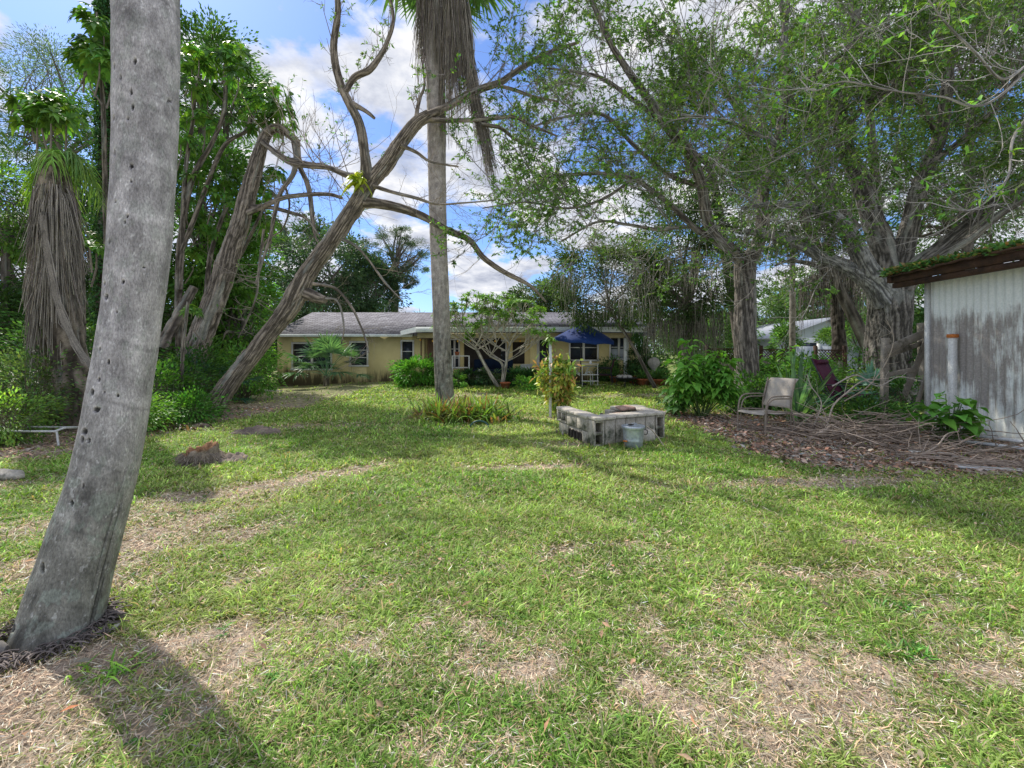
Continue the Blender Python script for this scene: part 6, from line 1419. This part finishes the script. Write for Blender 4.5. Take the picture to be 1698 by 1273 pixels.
# planting on the right, under the oaks
for k, (x, y, a, b, c_, n_, ls, col, lb) in enumerate((
    (5.6, 10.6, .8, .5, .45, 2600, .09, (.06, .14, .03), 'leafy ground shrub behind the yucca'),
    (7.2, 11.2, .9, .5, .6, 3000, .08, (.07, .15, .035), 'light green shrub behind the maroon recliner'),
    (6.6, 8.6, .7, .5, .28, 2000, .08, (.05, .12, .03), 'low green growth under the wooden gate'),
    (8.9, 11.6, .9, .6, .7, 3000, .09, (.05, .11, .03), 'shrub at the foot of the great oak'),
    (8.0, 9.3, .5, .4, .5, 1500, .07, (.05, .12, .035), 'small shrub between the gate and the shed corner'),
    (9.6, 15.2, 1.3, .8, .6, 3200, .12, (.06, .13, .035), 'shrub in front of the lattice fence'),
    (3.0, 26.0, 3.0, 1.0, 1.3, 100, .2, (.04, .08, .03), ''),
    (8.6, 20.5, 1.2, .9, 1.2, 4000, .15, (.045, .10, .03), 'palm like shrub behind the fence right of the house'),
    (13.6, 13.6, 1.6, 1.0, 1.6, 5000, .13, (.04, .085, .03), 'shrub behind the shed beside the great oak'),
    (11.6, 12.8, .9, .7, 1.3, 3600, .11, (.035, .08, .025), 'dark shrub just right of the great oak trunk'))):
    if lb: bush('garden_shrub', lb, (x, y), (a, b, c_), n_, ls, col, 240 + k, cr=.3)

# ------------------------------------------------------------------ shed
def M_shed():
    m, nt, out = newmat('stained_corrugated_metal'); v = coords(nt)
    n1 = noise(nt, coords(nt, (1, 5.5, .45)), 2.2, 7, .75); n2 = noise(nt, coords(nt, (1, 1.2, .7)), 1.6, 5, .65); n3 = noise(nt, v, 40, 4)
    z = nd(nt, 'ShaderNodeSeparateXYZ', {'Vector': nd(nt, 'ShaderNodeTexCoord').outputs['Object']}).outputs[2]
    hz = ramp(nt, nd(nt, 'ShaderNodeMapRange', {'Value': z, 'From Min': 0.0, 'From Max': 2.8}).outputs[0], [(.0, (.3,) * 3), (.16, (.5,) * 3), (.4, (.85,) * 3), (.68, (.8,) * 3), (.84, (.3,) * 3), (1, (.05,) * 3)])
    st = mul(nt, mul(nt, n1.outputs[0], hz), mul(nt, n2.outputs[0], 2.0))
    base = ramp(nt, n3.outputs[0], [(.3, (.62, .66, .64)), (.7, (.78, .80, .77))])
    col = mixc(nt, ramp(nt, st, [(.27, (0, 0, 0)), (.40, (.85,) * 3)]), base, ramp(nt, n3.outputs[0], [(.3, (.17, .14, .125)), (.7, (.28, .245, .225))]))
    col = mixc(nt, ramp(nt, noise(nt, coords(nt, (1, 5, .5)), 3, 4).outputs[0], [(.60, (0, 0, 0)), (.72, (.5,) * 3)]), col, (.50, .50, .47))
    p = nd(nt, 'ShaderNodeBsdfPrincipled', {'Base Color': col, 'Roughness': .7, 'Specular IOR Level': .25})
    nt.links.new(p.outputs[0], out.inputs[0]); return m
MAT['shed'] = M_shed(); MAT['oldwood'] = M_basic('weathered_wood', (.17, .15, .125), (.32, .29, .25), 5, .6, .95, (1, 1, .15) if False else (1, 1, 1), c3=(.10, .09, .07))
MAT['rustwood'] = M_basic('rusty_roof_edge', (.03, .022, .018), (.10, .055, .035), 5, .5, .9)
sb_ = np.array([7.62, 6.5, 0]); shed = thing('corrugated_shed', 'old shed with stained white corrugated metal wall and fern covered roof', 'shed', sb_)
def corr(mb, p0, p1, z0, z1, amp=.012, per=.12, n=None):
    p0, p1 = np.array(p0, float), np.array(p1, float); L = np.linalg.norm(p1 - p0); d = (p1 - p0) / L; nn = np.array([-d[1], d[0], 0]); n = n or int(L / per * 8)
    s_ = np.linspace(0, L, n); off = amp * np.sin(2 * np.pi * s_ / per) + amp * .6 * np.sin(2 * np.pi * s_ / (per * 6) + 1)
    zr = np.linspace(z0, z1, 8); v = np.array([p0 + d * q + nn * o_ + [0, 0, z] for z in zr for q, o_ in zip(s_, off)])
    mb.add(v, [[i * n + j, i * n + j + 1, (i + 1) * n + j + 1, (i + 1) * n + j] for i in range(7) for j in range(n - 1)])
f = MB(); corr(f, (7.62, 8.3, 0), (7.62, 2.8, 0), -.05, 2.78); f.build('wall', MAT['shed'], shed, sb_, True)
f = MB(); corr(f, (10.8, 8.3, 0), (7.62, 8.3, 0), -.05, 2.78); corr(f, (7.62, 2.8, 0), (10.8, 2.8, 0), -.05, 2.78); f.build('end_wall', MAT['shed'], shed, sb_, True)
f = MB(); f.box((7.595, 8.32, 1.36), (.07, .06, 2.75)); f.build('corner_trim', MAT['white'], shed, sb_)
f = MB(); rr_ = np.random.default_rng(3)
f.box((7.27, 5.65, 2.80), (.05, 6.2, .13)); f.box((7.31, 5.65, 2.68), (.09, 6.1, .09)); f.box((7.45, 8.72, 2.80), (.5, .05, .12))
for y in np.arange(2.9, 8.7, .6): f.box((7.45, y, 2.77), (.36, .07, .08))
f.build('eave_boards', MAT['rustwood'], shed, sb_)
f = MB(); n_ = 60; ys = np.linspace(2.5, 8.85, n_); v = []
for x, zz in ((7.16, 2.86), (7.7, 2.95), (9.2, 3.25), (10.9, 3.55)):
    for y in ys: v.append((x + .03 * math.sin(y * 9), y, zz + .012 * math.sin(y * 42) + .02 * math.sin(y * 2.1)))
f.add(v, [[i * n_ + j, i * n_ + j + 1, (i + 1) * n_ + j + 1, (i + 1) * n_ + j] for i in range(3) for j in range(n_ - 1)]); f.build('roof', MAT['rustwood'], shed, sb_).modifiers.new('t', 'SOLIDIFY').thickness = .03
f = MB(); r = np.random.default_rng(70); n_ = 16000; x = 7.12 + 2.6 * r.random(n_) ** 1.5; y = r.uniform(3.0, 8.8, n_); k = fbm(x * 2.2, y * 2.2, 0, 77) > .5; x, y = x[k], y[k]; n_ = len(x); a = r.random(n_) * 6.28
zz = 2.88 + (x - 7.16) * .19 + .03
f.leaves(np.stack([x, y, zz + r.uniform(-.03, .07, n_)], -1), np.stack([np.cos(a), np.sin(a), r.normal(.3, .4, n_)], -1), r.normal(0, .5, (n_, 3)) + [0, 0, 1], r.uniform(.06, .14, n_), .05, np.where((r.random(n_) < .72)[:, None], jcol((.07, .14, .05), n_, .25, .45, r), jcol((.22, .15, .08), n_, .2, .3, r)))
fr_root = thing('roof_creeper', 'green ferns and creeper growing over the edge of the shed roof', 'creeper', (7.8, 6.5, 2.95)); f.build('leaves', MAT['leaf'], fr_root, (7.8, 6.5, 2.95))
f = MB(); q = np.array([7.5, 7.75, 0]); f.box(q + [0, 0, .85], (.09, .09, 1.6), .1, bev=.008); pr_ = thing('pale_post', 'narrow pale post with a rusty cap standing against the shed wall', 'post', q); f.build('shaft', MAT['white'], pr_, q)
f = MB(); f.box(q + [0, 0, 1.69], (.12, .12, .06), .1, bev=.01); f.build('cap', MAT['rust'], pr_, q)
for k, (a, b, lb) in enumerate((((6.9, 7.45, .14), (8.2 - .65, 5.2, .14), 'upper white plastic pipe on the ground along the shed'), ((6.85, 7.1, .05), (7.5, 5.6, .05), 'lower white plastic pipe on the ground along the shed'))):
    f = MB(); a, b = np.array(a), np.array(b); f.tube([a - a, (b - a) * .5 + [0, 0, .01], b - a], .025, 10); o = f.build('plastic_pipe', MAT['white']); o.location = a; tag(o, lb, 'pipe')
for k, (px_, py_, w_, l_, rz_, lb) in enumerate(((1662, 779, .12, .9, -.25, 'white weathered board lying at the right edge of the leaf litter'), (1545, 752, .12, .5, -.3, 'short pale board lying among the branches'))):
    q = G(px_, py_); f = MB(); f.box((0, 0, .03), (l_, w_, .025), bev=.004); o = f.build('pale_board', MAT['white']); o.location = q; o.rotation_euler = (.03, .02, rz_); tag(o, lb, 'board')

# wooden gate remains
gb_ = np.array([7.06, 8.62, 0]); gate = thing('broken_wooden_gate', 'leaning weathered wooden gate with slanting rails beside the shed', 'gate', gb_)
def plank(mb, a, b, w, th): 
    a, b = np.array(a, float), np.array(b, float); d = nrm(b - a); up_ = np.array([0, 0, 1.0]) if abs(d[2]) < .9 else np.array([0, 1.0, 0]); s_ = nrm(np.cross(d, up_)); t_ = np.cross(s_, d)
    mb.box((a + b) / 2, (np.linalg.norm(b - a), th, w), M=np.array([d, s_, t_]).T, bev=.006)
def gp(px_, py_, Y_): return W(px_, py_, Y_)
for nm, a, b, w_, th_2 in (('post', gp(1465, 706, 8.62), gp(1468, 560, 8.62), .1, .1), ('post', gp(1546, 660, 9.0), gp(1544, 532, 9.0), .13, .12), ('post', gp(1534, 680, 9.3), gp(1530, 535, 9.3), .15, .13), ('rail', gp(1470, 580, 8.56), gp(1550, 545, 8.9), .15, .045), ('rail', gp(1470, 590, 8.66), gp(1530, 568, 8.98), .09, .04), ('rail', gp(1468, 622, 8.6), gp(1522, 612, 8.85), .09, .045), ('brace', gp(1500, 655, 8.75), gp(1538, 560, 8.95), .15, .03), ('brace', gp(1510, 705, 8.6), gp(1545, 590, 9.1), .08, .05)):
    f = MB(); plank(f, a, b, w_, th_2); f.build(nm, MAT['oldwood'], gate, gb_)

# brush pile
bp = MB(); r = np.random.default_rng(81)
def stick(mb, p, d, L, r0, wob, col, n=7, r=r):
    pts = [np.asarray(p, float)]; d = nrm(np.asarray(d, float))
    for k in range(n - 1):
        d = nrm(d + r.normal(0, wob, 3) * (1, 1, .5)); q = pts[-1] + d * L / (n - 1); q[2] = max(q[2], float(H(q[0], q[1])) + .01); pts.append(q)
    mb.twig(np.array(pts), r0, r0 * .5, col)
for k in range(620):
    u = r.random(); x = 4.5 + 3.0 * u + r.normal(0, .3); y = 7.9 - 1.5 * u + r.normal(0, .55); hh = .38 * math.exp(-((x - 6.3) / 1.3) ** 2 - ((y - 7.4) / .8) ** 2)
    if x > 7.45 or (x > 6.3 and y < 7.2): continue
    a = r.normal(-.3, .9) + (3.14 if r.random() < .5 else 0); stick(bp, (x, y, .03 + r.random() * hh), (math.cos(a), math.sin(a), r.normal(.04, .12)), r.uniform(.3, 1.2), r.uniform(.003, .014), .16, np.array([.36, .29, .235]) * r.uniform(.5, 1.35))
for k in range(140):
    u = r.random(); x = 5.2 + 2.3 * u + r.normal(0, .3); y = 6.1 - .9 * u + r.normal(0, .3); a = r.normal(-.35, .5)
    if x > 7.4: continue
    stick(bp, (x, y, .03 + .05 * r.random()), (math.cos(a), math.sin(a), .02), r.uniform(.3, 1.1), r.uniform(.003, .01), .12, np.array([.38, .3, .24]) * r.uniform(.5, 1.3))
tag(bp.build('brush_pile', MAT['twig']), 'tangled pile of dead sticks and brush in front of the wooden gate', 'brush pile', kind='stuff')
for k, (L, wd, lb, c_) in enumerate((
    ([(1290, 683, 8.6), (1370, 694, 8.1), (1440, 716, 7.6), (1520, 730, 7.2), (1600, 738, 6.9)], .028, 'long straight fallen branch crossing the leaf litter from the tan chair', (.40, .34, .28)),
    ([(1362, 690, 8.2), (1372, 700, 8.0), (1382, 672, 8.2), (1405, 650, 8.3), (1430, 632, 8.3), (1462, 628, 8.3)], .018, 'pale forked branch arching up out of the brush pile', (.44, .37, .31)),
    ([(1340, 730, 7.2), (1370, 712, 7.3), (1382, 706, 7.4), (1420, 735, 7.0), (1445, 748, 6.7)], .024, 'bent pale branch at the left tip of the brush pile', (.42, .35, .29)),
    ([(1380, 640, 8.2), (1420, 622, 8.2), (1455, 640, 8.1), (1490, 625, 8.1), (1530, 632, 8.0)], .013, 'thin grey branch sweeping sideways over the brush pile', (.38, .34, .31)),
    ([(1400, 665, 8.3), (1440, 640, 8.3), (1470, 600, 8.4), (1482, 560, 8.5), (1470, 530, 8.6)], .012, 'thin vine climbing past the gate post', (.33, .28, .22)),
    ([(1500, 770, 5.9), (1550, 742, 6.2), (1570, 720, 6.5), (1590, 715, 6.6)], .014, 'short curved stick near the broad leaved plant', (.40, .33, .27)),
    ([(1350, 705, 7.9), (1362, 668, 8.0), (1345, 640, 8.1), (1338, 620, 8.2)], .011, 'upright crooked twig left of the brush pile', (.38, .33, .29)),
    ([(1600, 752, 6.2), (1660, 742, 6.1), (1720, 728, 6.1)], .02, 'dark branch lying at the foot of the shed wall', (.2, .17, .14)))):
    P_ = [gp(*q) for q in L]; lo_ = P_[0].copy()
    for q in P_: q[2] = max(q[2], float(H(q[0], q[1])) + .02)
    tb_ = thing('fallen_branch', lb, 'branch', P_[0]); f = MB(); f.tube(catmull(P_, 24), np.linspace(wd, wd * .5, 24), 8, c_); f.build('limb', MAT['twig'], tb_, P_[0], True)
    f = MB(); cp = catmull(P_, 24)
    for j_ in range(9): i_ = r.integers(4, 22); stick(f, cp[i_], nrm(cp[i_ + 1] - cp[i_]) + r.normal(0, .6, 3), r.uniform(.15, .5), wd * .4, .2, np.array(c_) * r.uniform(.8, 1.2))
    f.build('twigs', MAT['twig'], tb_, P_[0])

# ------------------------------------------------------------------ rotten stump, mounds, stones, frame, hose
sp = G(333, 768); stump = thing('rotten_stump', 'low rotten palm stump with orange brown hollow rim on the lawn', 'stump', sp); n_, m_ = 60, 14; v = []; C = []
for i_ in range(m_):
    q = i_ / (m_ - 1)
    for k in range(n_):
        a = 2 * np.pi * k / n_; nz = vn3(math.cos(a) * 2.2, math.sin(a) * 2.2, q * 2, 7) - .5; nz2 = vn3(math.cos(a) * 9, math.sin(a) * 9, q * 9, 8) - .5
        if q < .6: t_ = q / .6; rr1 = .22 - .03 * t_ + .06 * nz + .03 * nz2; z = t_ * (.17 + .06 * nz + .05 * math.sin(a + 1.2))
        else: t_ = (q - .6) / .4; rr1 = (.21 + .06 * nz) * (1 - .75 * t_) - .02; z = (.17 + .06 * nz + .05 * math.sin(a + 1.2)) - .16 * t_ ** .6
        v.append(sp + [rr1 * math.cos(a) * 1.05, rr1 * math.sin(a) * .85, z * (1.35 if q > .3 else 1) + .06 * nz2]); dk = .5 + 1.1 * (nz2 + .5)
        C.append(np.array((.26, .21, .165) if q < .5 else ((.27, .15, .08) if q < .72 else (.09, .045, .025))) * dk)
f = MB(); f.add(v, [[i * n_ + k, i * n_ + (k + 1) % n_, (i + 1) * n_ + (k + 1) % n_, (i + 1) * n_ + k] for i in range(m_ - 1) for k in range(n_)], C); f.build('shell', MAT['barkc'], stump, sp, True)
f = MB()
for k in range(500):
    a = r.random() * 6.28; q = sp + [math.cos(a) * .21 * r.uniform(.85, 1.1), math.sin(a) * .18 * r.uniform(.85, 1.1), r.uniform(.0, .16)]; f.twig(catmull([q, q + [math.cos(a) * .04, math.sin(a) * .04, -.02], q + [math.cos(a) * .07 + r.normal(0, .03), math.sin(a) * .07 + r.normal(0, .03), -.06]], 4), .004, .002, np.array((.30, .25, .2)) * r.uniform(.5, 1.4))
f.build('fibres', MAT['straw'], stump, sp)
def mound(name, label, c, a, b, h, col, seed, rz=0):
    xs, ys = np.meshgrid(np.linspace(-1.3, 1.3, 40), np.linspace(-1.3, 1.3, 30)); d = np.sqrt(xs ** 2 + ys ** 2); nz = fbm(xs * 3, ys * 3, 0, seed, 4)
    z = h * np.clip(1 - d, -.2, 1) ** 1 * (.5 + nz) + .0; dd_ = d + .5 * (fbm(xs * 2.5, ys * 2.5, 0, seed + 3, 4) - .5); z = np.where(dd_ > 1, -.03, h * np.sqrt(np.clip(1 - dd_ ** 2, 0, 1)) * (.1 + 1.5 * fbm(xs * 7, ys * 7, 0, seed + 5, 4))); cr_, sr_ = math.cos(rz), math.sin(rz)
    X_, Y_2 = c[0] + xs * a * cr_ - ys * b * sr_, c[1] + xs * a * sr_ + ys * b * cr_; m = MB()
    m.add(np.stack([X_, Y_2, H(X_, Y_2) + z], -1).reshape(-1, 3), [[i * 40 + j, i * 40 + j + 1, (i + 1) * 40 + j + 1, (i + 1) * 40 + j] for i in range(29) for j in range(39)], (np.asarray(col) * (.5 + nz[..., None])).reshape(-1, 3))
    return tag(m.build(name, MAT['barkc'], None, c, True), label, 'soil mound' if 'mound' in name else 'stone')
mound('earth_mound', 'small dark earth mound on the lawn in front of the leaning bare tree', G(425, 719), .42, .22, .12, (.20, .16, .13), 5)
mound('earth_mound', 'low dark heap of fibres just right of the rotten stump', G(372, 764), .32, .2, .10, (.22, .18, .15), 6)
mound('earth_mound', 'low bare root hump at the foot of the leaning bare tree', G(322, 708), .35, .2, .08, (.2, .15, .12), 7)
mound('flat_stone', 'flat reddish stone half buried in the grass at the lower right', G(1410, 903), .10, .065, .03, (.32, .23, .19), 8)
mound('flat_stone', 'small flat dark stone in the sparse grass at the lower right', G(1488, 1078), .02, .05, .012, (.1, .1, .12), 9)
f = MB(); q = G(5, 795); rock(f, (0, 0, .04), (.22, .12, .07), 21); o = f.build('grey_stone', MAT['block']); o.location = q; tag(o, 'blue grey stone at the left edge of the lawn', 'stone')
q = G(540, 647); 
f = MB(); f.tube(catmull([(-1.1, 0, .05), (-.3, .03, .06), (.5, -.02, .05), (1.0, .05, .04)], 14), np.linspace(.07, .04, 14), 10, (.4, .37, .33)); o = f.build('fallen_log', MAT['twig']); o.location = (xw(420, 16.2), 16.2, float(H(-9, 16.2))); tag(o, 'pale fallen log lying left of the house corner', 'log')
fq = np.array([-7.3, 6.85, .0]); t = thing('white_tubular_frame', 'white tubular metal frame lying in the weeds at the left edge', 'metal frame', fq)
f = MB(); f.tube([(-1.6, .06, .22), (.42, 0, .22), (.55, .02, .27)], .016, 8); f.build('rail', MAT['white'], t, smooth=False); f = MB(); f.tube([(-1.6, .4, .23), (.5, .3, .23), (.55, .02, .27)], .016, 8); f.build('rail', MAT['white'], t)
f = MB(); f.tube([(.45, 0, .22), (.48, .0, 0)], .014, 8); f.build('leg', MAT['white'], t); f = MB(); f.tube([(-1.4, .06, .22), (-1.4, .06, 0)], .014, 8); f.build('leg', MAT['white'], t)
hq = G(795, 712); f = MB(); th = np.linspace(-.3, 3.6, 22); MAT['hose'] = M_basic('dark_green_hose', (.03, .09, .09), (.06, .14, .13), 10, .1, .4)
f.tube([(.17 * math.cos(a), .06 * math.sin(a * .7), .02 + .12 * abs(math.sin(a)) ** 1.0) for a in th], .014, 8); o = f.build('garden_hose', MAT['hose']); o.location = hq; tag(o, 'loop of dark green garden hose beside the bromeliads', 'hose')

# ------------------------------------------------------------------ beyond the garden, right side
MAT['nwall'] = M_basic('neighbour_wall', (.36, .40, .46), (.46, .50, .56), 1, .05, .8)
MAT['nroof'] = M_basic('neighbour_roof', (.34, .36, .40), (.46, .48, .52), 3, .1, .8)
nb = np.array([xw(1360, 33), 34., .0]); t = thing('neighbour_house', 'white gabled house beyond the white fence on the right', 'house', nb)
x0, x1, xm = xw(1290, 33), xw(1440, 33), xw(1370, 33); f = MB(); f.box(((x0 + x1) / 2, 37, 1.25), (x1 - x0, 8, 2.5)); f.add([[x0, 33.0, 2.5], [x1, 33.0, 2.5], [xm, 33.0, 3.75], [x0, 33.2, 2.5], [x1, 33.2, 2.5], [xm, 33.2, 3.75]], [[0, 1, 2], [4, 3, 5]]); f.build('wall', MAT['nwall'], t, nb)
f = MB(); th = .12
for a, b in ((x0 - .5, xm), (x1 + .5, xm)):
    zz = 2.35; f.add([[a, 32.5, zz], [b, 32.5, 3.82], [b, 42, 3.82], [a, 42, zz], [a, 32.5, zz + th], [b, 32.5, 3.82 + th], [b, 42, 3.82 + th], [a, 42, zz + th]], [[0, 1, 2, 3], [4, 5, 6, 7], [0, 1, 5, 4], [0, 3, 7, 4]])
f.build('roof', MAT['nroof'], t, nb)
f = MB(); f.box((xw(1342, 33), 32.97, 1.9), (1.2, .05, .6)); wn = f.build('window', MAT['white'], t, nb); f = MB(); f.box((xw(1342, 33), 32.94, 1.9), (1.0, .02, .45)); o = f.build('pane', MAT['glass'], wn, nb)
vf = np.array([xw(1350, 24), 24., 0]); t = thing('vinyl_fence', 'tall white vinyl fence in front of the white gabled house', 'fence', vf)
for k in range(3):
    f = MB(); xa = xw(1318, 24) + k * 1.25; f.box((xa + .6, 24, .95), (1.12, .04, 1.6)); 
    for j_ in range(6): f.box((xa + .12 + j_ * .19, 23.975, .95), (.012, .014, 1.58))
    f.build('panel', MAT['nwall'], t, vf); f = MB(); f.box((xa, 24, .95), (.12, .12, 1.9)); f.build('post', MAT['white'], t, vf)
def lattice_fence(label, pxa, pxb, Y_, h, lat, group=None):
    xa, xb = xw(pxa, Y_), xw(pxb, Y_); z0 = float(H(xa, Y_)); b = np.array([xa, Y_, z0]); t = thing('lattice_fence', label, 'fence', b, group)
    f = MB(); n_ = max(1, int((xb - xa) / .14))
    for k in range(n_): f.box((xa + (k + .5) * (xb - xa) / n_, Y_, z0 + (h - lat) / 2), ((xb - xa) / n_ - .012, .02, h - lat))
    f.build('boards', MAT['oldwood'], t, b); f = MB(); f.box(((xa + xb) / 2, Y_, z0 + h), (xb - xa, .05, .04)); f.box(((xa + xb) / 2, Y_, z0 + h - lat), (xb - xa, .05, .04)); f.build('rail', MAT['rustwood'], t, b)
    f = MB(); s_ = .11; L_ = lat
    for k in range(int((xb - xa) / s_)):
        for sg in (1, -1):
            xc = xa + (k + .5) * s_ + L_ / 2 * 0; p_, q_ = np.array([xc, Y_ - .006 * sg, z0 + h - lat]), np.array([xc + sg * L_, Y_ - .006 * sg, z0 + h])
            if not (xa <= q_[0] <= xb):
                tt = ((xb if sg > 0 else xa) - xc) / (sg * L_); q_ = p_ + (q_ - p_) * tt
            plank(f, p_, q_, .028, .006)
    f.build('lattice', MAT['rustwood'], t, b)
    for x in (xa, xb): f = MB(); f.box((x, Y_, z0 + h / 2 + .08), (.1, .1, h + .16)); f.build('post', MAT['rustwood'], t, b)
lattice_fence('brown board fence with a lattice top in front of the white fence', 1352, 1400, 17, 1.35, .38)
lattice_fence('longer lattice topped fence behind the broad leaved bush', 1262, 1312, 17.5, 1.35, .34)
lattice_fence('dark lattice topped fence between the house and the forked oak', 1172, 1226, 18.5, 1.35, .4)
pq = np.array([xw(1314, 20), 20., 0]); t = thing('utility_pole', 'thin grey utility pole standing left of the white gabled house', 'pole', pq); f = MB(); f.tube([(0, 0, -.2), (0, 0, 3), (0, 0, 6.6)], [.13, .12, .10], 14); f.build('shaft', MAT['oldwood'], t)
f = MB(); f.tube([(0, 0, .05), (0, 0, .9)], [.2, .17], 12); f.build('sleeve', MAT['rustwood'], t)
f = MB(); f.box((14, 22.6, float(H(14, 22.6)) + .012), (16, 1.6, .02)); tag(f.build('pavement', MAT['concrete']), kind='structure')
f = MB(); f.box((xw(20, 13.5) - 1, 13.8, 1.1), (3.4, .1, 2.2)); o = f.build('pale_wall', MAT['nwall'], None, (xw(20, 13.5) - 1, 13.8, 0)); tag(o, 'pale blue wall glimpsed through the bushes at the left edge', 'wall')
for px_, py0, py1, w_, Y_, lb in ((1425, 520, 600, 60, 24, 'leafy tree in front of the right end of the white gabled house'), (1300, 540, 598, 40, 26, 'small leafy tree at the left corner of the white gabled house')):
    bgtree('leafy_tree', lb, px_, w_, py0, py1, Y_, 1.0, nclump=26, per=80, cr=.4, leafsize=.16, col=(.06, .12, .04), seed=px_, trunk_r=.07)
# distant belts that close the horizon
def belt(label, x0, x1, y, h, n, ls, col, seed):
    r = np.random.default_rng(seed); x = r.uniform(x0, x1, n); hh = h * (.55 + .6 * fbm(x * .12, 0, 0, seed, 4)); z = hh * r.random(n) ** .75; yy = y + r.normal(0, 1.2, n); f = MB(); d = r.normal(0, 1, (n, 3)) - [0, .4, .2]
    cl = .6 + .8 * vn3(x * .8, z * .9, 0, seed); f.leaves(np.stack([x, yy, z], -1), d, r.normal(0, .6, (n, 3)) + [0, 0, 1], ls * r.uniform(.6, 1.4, n), ls * .5, jcol(col, n, .12, .25, r) * cl[:, None])
    tag(f.build('distant_treeline', MAT['leaf']), label, 'treeline', kind='stuff')
belt('distant green belt of trees behind the houses on the right', 8, 75, 52, 6.5, 30000, .5, (.05, .095, .04), 91)
belt('distant dark belt of trees behind the garden on the left', -75, -8, 42, 6.0, 30000, .45, (.035, .07, .03), 92)
belt('leafy hedge mass behind the dark trees on the left', -32, -11.5, 19.5, 4.2, 26000, .2, (.035, .075, .025), 93)
